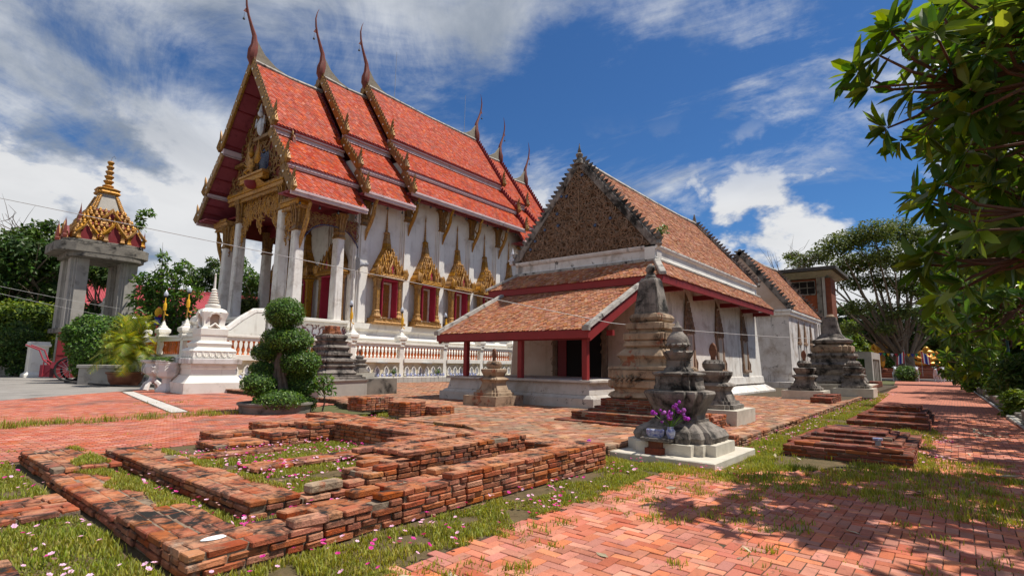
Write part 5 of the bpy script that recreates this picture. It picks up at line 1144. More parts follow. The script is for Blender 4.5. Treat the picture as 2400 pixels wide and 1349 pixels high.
for y in (-5.66, -2.0, 2.7):
    p = MB()
    for dy, wd, d in ((0, .3, .26), (-.38, .06, .14), (.38, .06, .14)): p.box(HWX - d, HWX + .02, y + dy - wd, y + dy + wd, 4.86, 13.9)
    p.build('pilaster', mt['white_aged'], wat, bevel=.02)
# porch: columns, lintels, carved lambrequins, pediment
PX = 1.65
def column(y, ztop, w=.40):
    c = MB().loft(redent(.78, .9), [(w * 1.05, 4.86), (w * 1.05, 5.1), (w, 5.2), (w * .86, ztop)], PX, y); o = c.build('column', mt['white_aged'], wat)
    inst('capital', capme, o, (PX, y, ztop - .05), (0, 0, 0), (w * 2.4, w * 2.4, 1.25)); return o
for y, zt in ((-6.1, 11.3), (-3.95, 13.2), (3.0, 13.2), (5.1, 11.3)): column(y, zt, .42 if abs(y) > 3.5 and y < 4 else .40)
column(-3.95 + .0, 15.2, .38)
for y in (-5.9, 5.4):
    c = MB().loft(redent(.78, .9), [(.40, 4.86), (.34, 11.4)], 5.3, y); o = c.build('column', mt['white_aged'], wat); inst('capital', capme, o, (5.3, y, 11.35), (0, 0, 0), (.95, .95, 1.25))
def beam(name, y0, y1, z, h=.55):
    m = MB(); m.box(PX - .42, PX + .3, y0, y1, z, z + h * .35); m.box(PX - .55, PX + .3, y0 - .08, y1 + .08, z + h * .35, z + h * .8); m.box(PX - .62, PX + .3, y0 - .12, y1 + .12, z + h * .8, z + h); o = m.build(name, mt['gold'], wat, bevel=.02)
    t_ = MB(); teeth(t_, (PX - .56, y0 - .1, z + h), (PX - .56, y1 + .1, z + h), .22, int((y1 - y0) / .22), (0, 0, 1), (.05, 0, 0)); teeth(t_, (PX - .45, y0, z + .02), (PX - .45, y1, z + .02), .16, int((y1 - y0) / .2), (0, 0, -1), (.04, 0, 0)); t_.build('beam_teeth', mt['gold'], o, kind='stuff'); return o
beam('cornice', -4.3, 4.6, 14.9, .75); beam('cornice', -6.7, -4.35, 12.95, .7); beam('cornice', 4.65, 6.9, 12.95, .7)
m = MB(); m.box(PX - .95, PX - .4, -1.9, 1.9, 16.1, 16.55); m.box(PX - 1.05, PX - .4, -2.0, 2.0, 16.55, 16.75); m.prism([(PX - .62, -1.9, 15.6), (PX - .62, 1.9, 15.6), (PX - .9, 1.2, 16.1), (PX - .9, -1.2, 16.1)], (.3, 0, 0)); m.build('balcony', mt['gold'], wat, bevel=.02)
MB().loft(circ(14), [(.0, -.55), (.35, -.5), (.55, -.3), (.62, 0)], PX - .8, 0).build('balcony_boss', mt['maroon'], wat, True).location = (0, 0, 16.05)
def lamb(a, h):        # scalloped lower edge of the hanging carving
    return h * (.32 + .68 * abs(a) ** 2.2) if abs(a) > .25 else h * (.32 + .45 * (1 - abs(a) / .25))
for (y0, y1, zt, h) in ((-3.6, 2.7, 14.9, 3.8), (-5.75, -4.4, 12.95, 2.7), (3.4, 4.75, 12.95, 2.7)):
    yc, hf = (y0 + y1) / 2, (y1 - y0) / 2
    P = [(PX - .02, y0, zt), (PX - .02, y1, zt)] + [(PX - .02, yc + hf * (1 - i / 12), zt - lamb(1 - i / 12, h) * .86) for i in range(25)]
    m = MB(); m.prism(P, (.05, 0, 0)); bg_ = m.build('lambrequin', mt['gold_ground'], wat)
    relief('lambrequin_carving', bg_, (PX - .06, yc, zt), (0, -1, 0), (0, 0, 1), (-hf, hf, -h, -.05, lambda a, b: -b < lamb(a / hf, h)), int(26 * hf * h), .50, mt['gold'], .8, .8)
ing2 = lambda y: next((z for (a, za), (b, zb) in PRO for z in [za + (zb - za) * (abs(y) - a) / (b - a)] if a <= abs(y) <= b), 14) - .3
yl = [i * .25 for i in range(-24, 25)]
MB().prism([(PX + .0, -6.0, 15.6), (PX, 6.0, 15.6)] + [(PX, y, ing2(y)) for y in yl[::-1] if abs(y) < 5.9], (.25, 0, 0)).build('pediment', mt['gold_ground'], wat)
relief('pediment_carving', wat, (PX - .02, 0, 15.6), (0, -1, 0), (0, 0, 1), (-5.8, 5.8, .1, 10.2, lambda a, b: b + 15.6 < ing2(a) - .35 and not (abs(a) < .9 and 1.2 < b < 3.4)), 330, .72, mt['gold_old'], .8, 3.1)
m = MB().prism([(PX - .03, -.85, 16.8), (PX - .03, .85, 16.8), (PX - .03, .85, 18.7), (PX - .03, 0, 19.3), (PX - .03, -.85, 18.7)], (.02, 0, 0)); m.build('pediment_niche', mt['glass_blue'], wat)
for (a, b, z0, z1) in ((-4.2, -2.6, 16.0, 18.2), (2.6, 4.2, 16.0, 18.2), (-1.2, 1.2, 19.4, 19.9)): MB().box(PX - .45, PX + .02, a, b, z1, z1 + .3).build('pediment_cornice', mt['gold_old'], wat, bevel=.03)
# winged figure on the pediment
g = MB(); g.blob((PX - .85, .2, 17.5), (.30, .42, .62), 10, 7); g.blob((PX - .95, .2, 18.45), (.22, .24, .28), 10, 7); g.tube([(PX - .95, .2, 18.6), (PX - .95, .2, 19.2)], [.2, .02], 7)
for s in (-1, 1):
    for k in range(7): g.tube([(PX - .75, .2 + s * .25, 17.75), (PX - .8, .2 + s * (.9 - .04 * k), 17.6 + .16 * k), (PX - .85, .2 + s * (1.45 - .10 * k), 17.9 + .28 * k)], [.10, .11, .02], 5)
    g.tube([(PX - .9, .2 + s * .3, 17.2), (PX - 1.1, .2 + s * .55, 16.95), (PX - .95, .2 + s * .3, 16.75)], [.18, .16, .10], 6)
g.build('winged_figure', mt['gold'], wat, True)
g = MB().blob((PX - .5, -.1, 20.9), (.28, .42, .8), 8, 6).blob((PX - .6, -.1, 22.0), .26, 8, 6); g.tube([(PX - .6, -.1, 22.1), (PX - .6, -.1, 22.9)], [.2, .02], 6)
for s in (-1, 1): g.tube([(PX - .5, -.1 + s * .3, 21.4), (PX - .6, -.1 + s * .7, 21.0), (PX - .6, -.1 + s * .6, 21.7)], [.12, .10, .05], 5)
g.build('crowned_figure', mt['statue_white'], wat, True)
# side arch of the porch
P = [(2.2, -6.1, 13.0), (6.9, -6.1, 13.0), (6.9, -6.1, 11.0)] + [(6.8 - 4.5 * i / 12, -6.1, 11.2 + 1.05 * (1 - abs(1 - i / 6) ** 3)) for i in range(13)] + [(2.2, -6.1, 11.0)]
o = MB().prism(P, (0, .12, 0)).build('side_arch', mt['gold_ground'], wat)
relief('arch_carving', o, (2.2, -6.13, 11.0), (1, 0, 0), (0, 0, 1), (0.1, 4.6, .1, 1.95, lambda a, b: b > .2 + 1.05 * (1 - abs(1 - a / 2.35) ** 3)), 120, .34, mt['gold_old'], .8, 3.1)
MB().tube([(2.15, -6.15, 10.9)] + [(6.8 - 4.5 * i / 12, -6.15, 11.18 + 1.05 * (1 - abs(1 - i / 6) ** 3)) for i in range(12, -1, -1)] + [(6.95, -6.15, 10.9)], .05, 5).build('arch_trim', mt['glass_blue'], o, True)
for x in (1.65,): inst('eave_bracket', brme, wat, (x, -6.45, 12.3), (0, 0, 0), (1.2, .9, 1.25)); inst('eave_bracket', brme, wat, (x, 6.1, 12.3), (0, 0, PI), (1.2, 1.1, 1.25))
MB().box(1.9, 6.9, -5.9, 6.2, 14.05, 14.2).build('porch_ceiling', mt['maroon'], wat)
MB().box(5.2, 5.5, -5.8, 6.0, 12.9, 14.05).build('porch_beam', mt['maroon'], wat)
MB().box(2.2, 6.9, 5.6, 5.8, 12.6, 14.0).build('porch_beam', mt['gold_ground'], wat)
# stepped base with mouldings
BP = [(1.75, .2), (1.75, 2.2), (1.55, 2.25), (1.55, 2.75), (1.35, 2.8), (1.30, 3.0), (1.0, 3.05), (.92, 3.25), (1.05, 3.42), (1.12, 3.55), (1.05, 3.7), (.7, 3.78), (.55, 3.95), (.55, 4.15), (.72, 4.28), (.78, 4.36), (.78, 4.80)]
m = MB(); xa, xb = HWX, 31.7; cx, hx = (xa + xb) / 2, (xb - xa) / 2
m.loft(SQ, [((hx + r, HY + r), z) for r, z in BP], cx, 0); m.build('base_mouldings', mt['white_clean'], wat)
m = MB(); m.box(-.6, HWX - .8, -6.6, 6.9, 4.42, 4.80); m.box(-.7, HWX - .8, -6.75, 7.0, 4.62, 4.84); m.build('porch_floor', mt['white_clean'], wat, bevel=.02)
MB().box(-.1, HWX, -6.1, 6.4, .2, 4.42).build('porch_base', mt['floral'], wat)
m = MB(); m.box(-.6, HWX, -6.9, 7.2, .2, 2.9); m.box(-.7, HWX, -7.1, 7.4, 2.9, 3.1); m.build('porch_step', mt['white_clean'], wat, bevel=.02)
for (O, u, L) in (((0, -6.13, 3.15), (1, 0, 0), HWX), ((-.13, 6.4, 3.15), (0, -1, 0), 12.4)):
    relief('floral_tiles', wat, O, u, (0, 0, 1), (.15, L - .15, .12, 1.2, lambda a, b: True), int(L * 9), .42, mt['floral_red'], .25, 3.1)
# stair with a curving parapet
m = MB(); P = [(-.7, -6.9, 4.9), (-1.4, -6.9, 4.85), (-2.2, -6.9, 4.3), (-3.0, -6.9, 3.6), (-4.2, -6.9, 3.3), (-4.2, -6.9, .1), (-.7, -6.9, .1)]
m.prism(P, (0, .5, 0)); m.build('stair_parapet', mt['white_clean'], wat)
r_ = MB().tube([(x, -6.65, z + .05) for x, _, z in P[:5]], .28, 8); r_.build('stair_coping', mt['white_aged'], wat, True)
m = MB(); m.loft(SQ, [(.42, .1), (.42, 3.5), (.55, 3.55), (.55, 3.75), (.45, 3.8), (.62, 4.0), (.5, 4.3), (.25, 4.5), (.12, 4.6), (.0, 4.8)], -4.6, -6.65); m.build('stair_newel', mt['white_aged'], wat)
for k in range(9): MB().box(-4.0 + k * .36, -.6, -6.35, -2.5, .1 + k * .48, .58 + k * .48).build('stair_step', mt['white_clean'], wat)
# ------------------------------------------------------------------ balustraded terrace wall round the new temple
bal = thing('balustrade', 'white terrace wall with orange balusters niches and tiled dado before the temple', 'balustrade', NW(13.7, 32), TH)
B0 = 32.0; posts = [23.05 - 13.7 - 4.55, 23.05 - 13.7, 27.5 - 13.7, 32.15 - 13.7, 36.8 - 13.7, 41.4 - 13.7, 46 - 13.7, 50.6 - 13.7]
def balu(x0, x1, axis, sgn=1):
    """rails and walls between two posts; axis 'x' along the front, 'y' along the left side"""
    def bx(name, mat, a, b, c, d, z0, z1, par=bal, bev=.012):
        m = MB(); m.box(a, b, c, d, z0, z1) if axis == 'x' else m.box(c, d, a, b, z0, z1); return m.build(name, mt[mat], par, bevel=bev)
    bx('top_rail', 'white_clean', x0, x1, -.06, .42, 2.80, 3.0); bx('top_rail', 'white_clean', x0, x1, -.14, .50, 3.0, 3.14)
    bx('lower_rail', 'white_clean', x0, x1, -.10, .46, 1.66, 1.98); bx('niche_wall', 'niche', x0, x1, .10, .40, .58, 1.66, bev=0)
    bx('ledge', 'white_clean', x0, x1, -.42, .10, .50, .60)
prof = [(.085, 1.98), (.085, 2.04), (.05, 2.07), (.055, 2.12), (.10, 2.24), (.105, 2.32), (.06, 2.48), (.045, 2.62), (.05, 2.68), (.08, 2.74), (.08, 2.80)]
bm_ = data_mesh('baluster', MB().loft(circ(10), prof), mt['orange'], smooth=True)
pm = MB().loft(SQ, [(.19, .6), (.19, 3.1), (.30, 3.14), (.32, 3.2), (.24, 3.26), (.30, 3.34), (.36, 3.42), (.36, 3.60), (.26, 3.68), (.20, 3.74), (.20, 3.80), (.13, 3.86), (.08, 4.05), (.0, 4.3)])
pm.loft(SQ, [(.24, 2.86), (.28, 2.92), (.19, 3.0)]); pme = data_mesh('post', pm, mt['white_clean'])
nm = MB(); nm.prism([(-.14, 0, 0), (.14, 0, 0), (.14, 0, .30), (.09, 0, .42), (0, 0, .52), (-.09, 0, .42), (-.14, 0, .30)], (0, .05, 0)); nme = data_mesh('memorial_plaque', nm, mt['plaque'])
fm_ = MB()
for s in (-1, 1): fm_.box(s * .18 - .045, s * .18 + .045, -.03, .05, -.05, .30)
fm_.tube([(-.19, 0, .30), (-.13, 0, .46), (0, 0, .60), (.13, 0, .46), (.19, 0, .30)], .05, 5); fm_.box(-.26, .26, -.04, .05, -.10, -.03); fm_.box(.10, .34, -.05, .05, .0, .06); fm_.box(-.34, -.1, -.05, .05, .1, .16); fme = data_mesh('plaque_frame', fm_, mt['white_clean'])
tm_ = data_mesh('dado_tile', MB().box(-.222, .222, -.02, .02, .0, .48), mt['walltile'], bevel=.006)
pots = []
edges = [0.0] + posts[0:]
for i in range(len(edges) - 1):
    a, b = edges[i] + (.19 if i else .2), edges[i + 1] - .19
    balu(a, b, 'x')
    n = int((b - a - .5) / .30)
    for k in range(n): inst('baluster', bm_, bal, (a + .35 + k * (b - a - .7) / max(1, n - 1), .18, 0))
    if i < 6:
        q = int((b - a) / .68)
        for k in range(q):
            x = a + .4 + k * (b - a - .8) / max(1, q - 1); o = inst('memorial_plaque', nme, bal, (x, .045, .78)); inst('plaque_frame', fme, o, (0, 0, 0))
            for j in (0, .34): pots.append((x + j - .1, -.22))
    inst('post', pme, bal, (edges[i + 1], .18, 0))
    if i > 0: MB().box(a + 1.9, a + 2.55, -.5, .1, 1.60, 1.66).build('wall_lamp', mt['steel'], bal)
inst('post', pme, bal, (0, .18, 0))
m = MB().box(-.6, posts[-1], -.42, .1, .06, .50); m.build('dado_backing', mt['cement'], bal)
for k in range(64): inst('dado_tile', tm_, bal, (-.38 + k * .46, -.445, .08))
sy = [0.2, 4.35, 8.0, 11.2]
for i in range(3):
    a, b = sy[i] + .2, sy[i + 1] - .2; balu(a, b, 'y'); n = int((b - a - .5) / .30)
    for k in range(n): inst('baluster', bm_, bal, (.18, a + .35 + k * (b - a - .7) / max(1, n - 1), 0))
    inst('post', pme, bal, (.18, sy[i + 1], 0))
m = MB(); m.box(0, .5, 11.4, 13.2, .0, 2.2); m.tube([(.2, 11.4, 3.0), (.2, 12.2, 2.85), (.2, 13.0, 2.3), (.2, 13.4, 1.5), (.2, 13.45, .6)], [.3, .3, .28, .26, .26], 8); m.build('end_scroll', mt['white_clean'], bal, True)
MB().box(.5, 36.4, .45, 4.2, 1.3, 1.9).build('terrace_floor', mt['cement'], bal)
MB().box(-.62, 36.5, -.62, -.42, -.02, .12).build('dado_kerb', mt['brick_bed'], bal)
# blue and white offering pots on the ledge
pt = MB().loft(circ(8), [(.05, 0), (.10, .06), (.11, .13), (.07, .20), (.04, .23), (.06, .26)]); ptm = data_mesh('offering_pot', pt, mt['blue'], smooth=True)
for k, (x, y) in enumerate(pots[:56]):
    o = inst('offering_pot', ptm, None, NW(13.7 + x, 32 + y + R.uniform(-.05, .05), .60), (0, 0, R.uniform(0, 6)), (R.uniform(.8, 1.15),) * 3, 'small blue and white offering pot in the row on the balustrade ledge', 'pot', 'offering pots on the ledge')
gp = MB()
for a in range(9): gp.tube([(0, 0, .1), (.10 * math.cos(a), .10 * math.sin(a), .35), (.26 * math.cos(a * 1.7), .26 * math.sin(a * 1.7), .45)], [.012, .02, .004], 4)
for k in range(30): gp.blob((R.gauss(0, .13), R.gauss(0, .13), .4 + R.gauss(0, .1)), (.07, .07, .03), 5, 3, k, .3)
gpm = data_mesh('potted_plant', gp, mt['leaf_bright'])
for x, lab in ((9.0 + 3.9, 'small green plant on the balustrade ledge left of the second clear bay post'), (13.3 + 4.2, 'small green plant on the balustrade ledge seen past the left porch post'), (2.6, 'small green plant on the ledge beside the white stupa')):
    inst('potted_plant', gpm, None, NW(13.7 + x, 31.78, .60), label=lab, cat='plant', group='little plants on the ledge')
# lamps and garlands standing on the posts
def lamp(loc, h, lab, gar=True, glab=None):
    t = thing('lamp_post', lab, 'lamp', loc, 0, 'globe lamps on the balustrade')
    MB().tube([(0, 0, 0), (0, 0, h)], .035, 6).build('pole', mt['brass'], t, True); MB().loft(circ(10), [(.04, h), (.13, h + .10), (.14, h + .12)]).build('holder', mt['black'], t, True)
    MB().loft(circ(12), [(.09, h + .12), (.14, h + .22), (.12, h + .34), (.05, h + .46), (.0, h + .54)]).build('globe', mt['globe'], t, True)
    if gar:
        g = thing('garland', glab, 'garland', (loc[0] - .05, loc[1] - .16, loc[2] + h - .3), 0, 'yellow garlands on the lamp posts')
        MB().loft(circ(8), [(.05, -.55), (.10, -.53), (.11, -.3), (.10, -.1), (.04, 0), (.03, .3)]).build('flowers', mt['yellow'], g, True); MB().tube([(.02, 0, -.55), (.06, 0, -.8), (.22, 0, -.85)], [.03, .03, .05], 5).build('tassel', mt['yellow'], g)
NAMES = ['behind the old stupa', 'left of the brick stupa top and before the first gilded window', 'before the second pilaster', 'at the porch roof edge']
for k, x in enumerate((posts[1] - .2, posts[2], posts[3] + .1)):
    p = NW(13.7 + x, 32.18, 3.72); lamp(p, 1.75 - .05 * k, ('globe lamp on the balustrade post nearest the speaker horn', 'globe lamp on the balustrade post before the first gilded window', 'globe lamp on the balustrade post just above the porch roof')[k], True, ('yellow garland hanging on the lamp near the speaker horn', 'yellow garland on the lamp before the first gilded window', 'yellow garland on the lamp above the porch roof')[k])
for k, y in enumerate((4.35, 8.0)):
    p = NW(13.85, 32 + y, 3.6); lamp(p, 2.1, ('gold-poled globe lamp rising behind the white stupa', 'gold-poled globe lamp near the red spirit lantern')[k], True, ('yellow garland on the gold pole behind the white stupa', 'yellow garland on the gold pole near the red lantern')[k])
# loudspeaker on the corner pilaster
t = thing('loudspeaker', 'grey horn loudspeaker fixed to the corner pilaster of the temple', 'loudspeaker', NW(NX + 7.1, NY - 5.9, 9.6), TH)
m = MB().loft(circ(16), [(.60, .0), (.56, .04), (.40, .25), (.18, .6), (.13, .85), (.17, .9), (.17, 1.15), (.0, 1.2)]); m.v = [(z - .3, y - .3, x) for x, y, z in m.v]; m.v = [(x * .75, y - x * .35, z) for x, y, z in m.v]; m.build('horn', mt['plaque'], t, True)
m = MB().loft(circ(16), [(.5, .06), (.0, .05)]); m.v = [((z - .3) * .75, y - .3 - (z - .3) * .26, x) for x, y, z in m.v]; m.build('mouth', mt['dark'], t)
# ------------------------------------------------------------------ white stupa with an open bell
def white_stupa(loc, s, label, mk='white_clean'):
    t = thing('white_stupa', label, 'stupa', loc, math.radians(-4))
    def T(name, prof, plan=SQ, mat=None, sm=False): m = MB().loft(plan, [(r * s, z * s) for r, z in prof]); return m.build(name, mt[mat or mk], t, sm, bevel=0 if sm else .012 * s)
    T('base', [(1.55, -.1), (1.55, .62)]); T('slope', [(1.48, .62), (1.22, 1.0), (1.22, 1.04)]); T('dado', [(1.12, 1.04), (1.12, 1.42), (1.17, 1.45), (1.17, 1.72)])
    T('stained_band', [(1.36, 1.72), (1.36, 2.0), (1.33, 2.04)], mat='white_black'); T('petal_band', [(1.05, 2.04), (1.10, 2.1), (1.08, 2.42), (1.12, 2.48)])
    m = MB()
    for k in range(4):
        for i in range(6):
            a = -.95 + (i + .5) * .317; c, sn = math.cos(k * PI / 2), math.sin(k * PI / 2)
            P = [(a + .15 * math.cos(q), -1.10, 2.40 - .26 * math.sin(q)) for q in [PI * j / 6 for j in range(7)]]
            m.tube([((c * x - sn * y) * s, (sn * x + c * y) * s, z * s) for x, y, z in P], .035 * s, 5); m.tube([((c * x - sn * y) * s, (sn * x + c * y) * s, z * s) for x, y, z in [(a, -1.1, 2.12), (a, -1.12, 2.3)]], [.07 * s, .02 * s], 5)
    m.build('petal_carving', mt[mk], t, True, kind='stuff')
    T('flare', [(1.12, 2.48), (1.0, 2.62), (.84, 2.72), (.88, 2.80), (.92, 2.95), (.80, 3.02), (.74, 3.1)]); T('box', [(.68, 3.1), (.68, 3.42), (.72, 3.46), (.72, 3.84), (.70, 3.86)])
    # bell with four arched openings: built from corner piers and a domed top
    pr = [(.64, 3.86), (.54, 4.05), (.56, 4.4), (.64, 4.7), (.66, 4.86), (.60, 5.02), (.44, 5.12), (.25, 5.16)]
    m = MB()
    rp = redent(.80, .92)
    for cx, cy in ((1, 1), (-1, 1), (-1, -1), (1, -1)):
        m.loft(SQ, [((r * .28) * s, z * s) for r, z in pr[:5]], 0, 0); n0 = len(m.v) - 20
        for j, (r, z) in enumerate(pr[:5]):
            for i in range(4): x, y, zz_ = m.v[n0 + j * 4 + i]; m.v[n0 + j * 4 + i] = (x + cx * r * .72 * s, y + cy * r * .72 * s, zz_)
    m.loft(redent(.72, .88), [(r * s, z * s) for r, z in pr[4:]]); m.build('bell', mt[mk], t, True)
    m = MB()
    for k in range(4):
        c, sn = math.cos(k * PI / 2), math.sin(k * PI / 2)
        for P, rd in (([(-.31, -.60, 4.55), (-.24, -.62, 4.74), (0, -.64, 4.84), (.24, -.62, 4.74), (.31, -.60, 4.55)], .08), ([(-.30, -.6, 3.92), (-.16, -.62, 4.0), (0, -.62, 4.16), (.16, -.62, 4.0), (.30, -.6, 3.92)], .07)): m.tube([((c * x - sn * y) * s, (sn * x + c * y) * s, z * s) for x, y, z in P], rd * s, 5)
    m.build('arch_trim', mt[mk], t, True); MB().box(-.4 * s, .4 * s, -.4 * s, .4 * s, 3.88 * s, 4.8 * s).build('cella', mt['rust_wall'], t)
    q = [(.36, 5.14), (.40, 5.2), (.40, 5.34), (.30, 5.4), (.22, 5.44)]; T('throat', q, circ(14), sm=True)
    q = []; z = 5.44
    for i, r in enumerate((.34, .30, .26, .22, .19, .16)): q += [(r * .62, z), (r, z + .09), (r * .62, z + .15)]; z += .155
    T('ringed_spire', q + [(.07, z), (.05, z + .7), (.04, z + .9), (.055, z + .94), (.0, z + 1.0)], circ(14), sm=True); return t
white_stupa(tuple(pix(487, 848, 32.6) * (1, 1, 0)), .93, 'white stupa with arched openings standing before the balustrade corner').scale = (1, 1, .915)
white_stupa((16.6, 66, 5.1), 1.05, 'second pale stupa half hidden behind the grey gateway pillar', 'white')
# ------------------------------------------------------------------ unfinished gateway with gilded spire
gt = thing('gateway', 'raw cement gateway with four pillars and a gilded red spire roof', 'gateway', (13.0, 58, 0), 0)
m = None
for x, y in ((-1.35, 0), (2.25, 0), (-1.35, 2.8), (2.25, 2.8)):
    c = MB(); c.box(x - .40, x + .48, y - .1, y + 1.0, 4.2, 10.3); c.box(x - .76, x - .40, y + .22, y + 1.3, 4.2, 10.3); c.box(x - .55, x - .40, y + .04, y + .22, 4.2, 10.3); c.build('pillar', mt['cement'], gt, bevel=.02)
    b = MB(); b.box(x - 1.0, x + .75, y - .4, y + 1.5, 3.8, 4.2); b.build('pillar_cap', mt['cement_dark'], gt, bevel=.03); MB().box(x - .42, x + .5, y - .05, y + 1.2, 0, 3.8).build('pillar_base', mt['white_clean'], gt)
P = [(-3.5, -.1), (-3.1, -.7), (-2.2, -1.1), (2.0, -1.1), (3.0, -.8), (3.55, -.2), (3.6, 3.2), (2.9, 4.4), (-2.4, 4.4), (-3.5, 3.4)]
o = MB(); o.prism([(x * .80 + .3, y, 10.3) for x, y in P], (0, 0, .45)); o.prism([(x * .97, y * 1.03, 10.7) for x, y in P], (0, 0, .8)); o.prism([(x * .84, y, 11.5) for x, y in P], (0, 0, .3)); o.build('roof_slab', mt['cement_dark'], gt, bevel=.04)
def gniche(x, y, z, s, rz=0):
    g = MB(); r = lambda a, b: (x + math.cos(rz) * a - math.sin(rz) * b, y + math.sin(rz) * a + math.cos(rz) * b)
    for k in (-1, 1): g.loft(SQ, [(.16 * s, z), (.20 * s, z + .12 * s), (.14 * s, z + .2 * s), (.14 * s, z + .62 * s), (.2 * s, z + .7 * s)], *r(k * .62 * s, 0)); g.tube([(*r(k * .86 * s, -.05), z + .66 * s), (*r(k * .55 * s, -.1), z + 1.0 * s), (*r(k * .22 * s, -.1), z + 1.45 * s), (*r(0, -.1), z + 2.0 * s)], [.17 * s, .17 * s, .13 * s, .02], 6)
    o = g.build('gilded_niche', mt['gold'], gt, True)
    q = [(-.5, 0), (.5, 0), (.5, .62), (.25, 1.05), (0, 1.5), (-.25, 1.05), (-.5, .62)]
    MB().prism([(*r(a * s, 0), z + b * s) for a, b in q], (-math.sin(rz) * .25, math.cos(rz) * .25, 0)).build('niche_field', mt['maroon'], o)
for x in (-1.5, .45, 2.15): gniche(x, -.85 if x != .45 else -1.0, 11.8, .98 if x == .45 else .86)
for y in (.4, 2.4): gniche(-2.75, y, 11.8, .8, -PI / 2)
gniche(.3, -.1, 13.5, .78); gniche(-1.55, 1.7, 13.5, .7, -PI / 2)
m = MB(); cx, cy = .15, 1.7
tm = MB()
for r, z, h in ((2.35, 11.8, .8), (2.2, 12.6, .5), (2.0, 13.1, .5), (1.75, 13.6, .55), (1.5, 14.15, .45), (1.28, 14.6, .4)):
    m.loft(RED, [(r, z), (r * .97, z + h * .3), (r + .08, z + h * .45), (r * .88, z + h)], cx, cy)
    n = max(5, int(r * 5.4))
    for k in range(4):
        for i in range(n):
            a = -1 + 2 * (i + .5) / n; c, s_ = math.cos(k * PI / 2), math.sin(k * PI / 2); x, y = a * r, -r - .02
            tm.loft(circ(6), [(.16, z + h * .2), (.20, z + h * .5), (.13, z + h * .7), (.16, z + h * .85), (.0, z + h * 1.35)], cx + c * x - s_ * y, cy + s_ * x + c * y)
m.build('spire_tiers', mt['maroon'], gt); tm.build('gilded_buds', mt['gold'], gt, kind='stuff')
MB().loft(RED, [(1.15, 15.0), (.95, 15.6), (.66, 16.5), (.70, 16.6)], cx, cy).build('cement_neck', mt['cement'], gt)
g = MB()
for k in range(4):
    for sx in (-1, 1):
        c, s_ = math.cos(k * PI / 2), math.sin(k * PI / 2)
        for i in range(9):
            f = i / 9; rr = 1.16 - .50 * f; x, y = sx * rr * .86, -rr; g.blob((cx + c * x - s_ * y, cy + s_ * x + c * y, 15.1 + f * 1.4), .14, 6, 4)
g.build('gilded_ribs', mt['gold'], gt, True, kind='stuff')
MB().loft(RED, [(.80, 16.6), (.92, 16.75), (.80, 16.95), (.90, 17.1), (.62, 17.25)], cx, cy).build('gilded_collar', mt['gold'], gt)
q = []; z = 17.2
for i in range(6): r = .46 - i * .035; q += [(r * .55, z), (r * .7, z + .12), (r, z + .28), (r * .95, z + .34), (r * .6, z + .42)]; z += .46
MB().loft(circ(12), q, cx, cy).build('ringed_spire', mt['gold'], gt, True); MB().tube([(cx, cy, z - .1), (cx + .05, cy, z + .35), (cx + .22, cy, z + .55), (cx + .3, cy, z + .3)], .025, 4).build('bent_rod', mt['steel'], gt)
pk = MB().loft(SQ, [(.18, 0), (.2, .3), (.13, .4), (.12, .9), (.02, 2.0), (.0, 2.3)]); pkm = data_mesh('corner_spike', pk, mt['gold_ground'])
for x, y, s in ((-2.9, -.5, .8), (-2.8, .5, .85), (-3.0, 1.6, .8), (2.9, -.4, .7), (2.9, .9, .7), (3.0, 2.8, .7), (-1.9, .2, .8)): inst('corner_spike', pkm, gt, (x, y, 11.8 if abs(x) > 2 else 13.4), (0, 0, 0), (s, s, s))
t = thing('spire_weed', 'creeper growing on the gilded gateway roof', 'plant', (14.6, 58.6, 12.2)); spire_weed = t
# gate leaf, side piers
t = thing('gate_leaf', 'dark red steel gate leaf under the gateway', 'gate', (11.0, 57.2, 0)); g = MB(); g.box(-.5, 1.55, -.05, .05, .05, 3.75); o = g.build('panel', mt['maroon'], t); MB().box(-.5, 1.55, -.09, -.05, 1.9, 2.0).build('rail', mt['maroon'], t)
for k in range(5): MB().box(-.48 + k * .5, -.44 + k * .5, -.08, -.05, .1, 3.7).build('stile', mt['maroon'], t)
def pier(x, y, h, lab, s=1.0):
    t = thing('gate_pier', lab, 'pier', (x, y, 0)); MB().loft(SQ, [(.82 * s, 0), (.82 * s, .25), (.66 * s, .4), (.60 * s, .5), (.60 * s, h - .45), (.74 * s, h - .40), (.74 * s, h - .2), (.66 * s, h - .16), (.66 * s, h)]).build('shaft', mt['white_clean'], t, bevel=.02); MB().box(-.44 * s, .44 * s, -.62 * s, -.60 * s, .7, h - .7).build('panel', mt['white'], t)
pier(9.9, 60.5, 3.0, 'white gate pier left of the red gate leaf'); pier(12.0, 52.5, 2.9, 'white gate pier behind the red handcart', .75)
MB_ = thing('boundary_wall', 'white boundary wall panel between the gateway pillars', 'wall', (15, 60, 0)); MB().box(-1.6, 3.5, 0, .3, 0, 3.6).build('panel', mt['white_clean'], MB_)
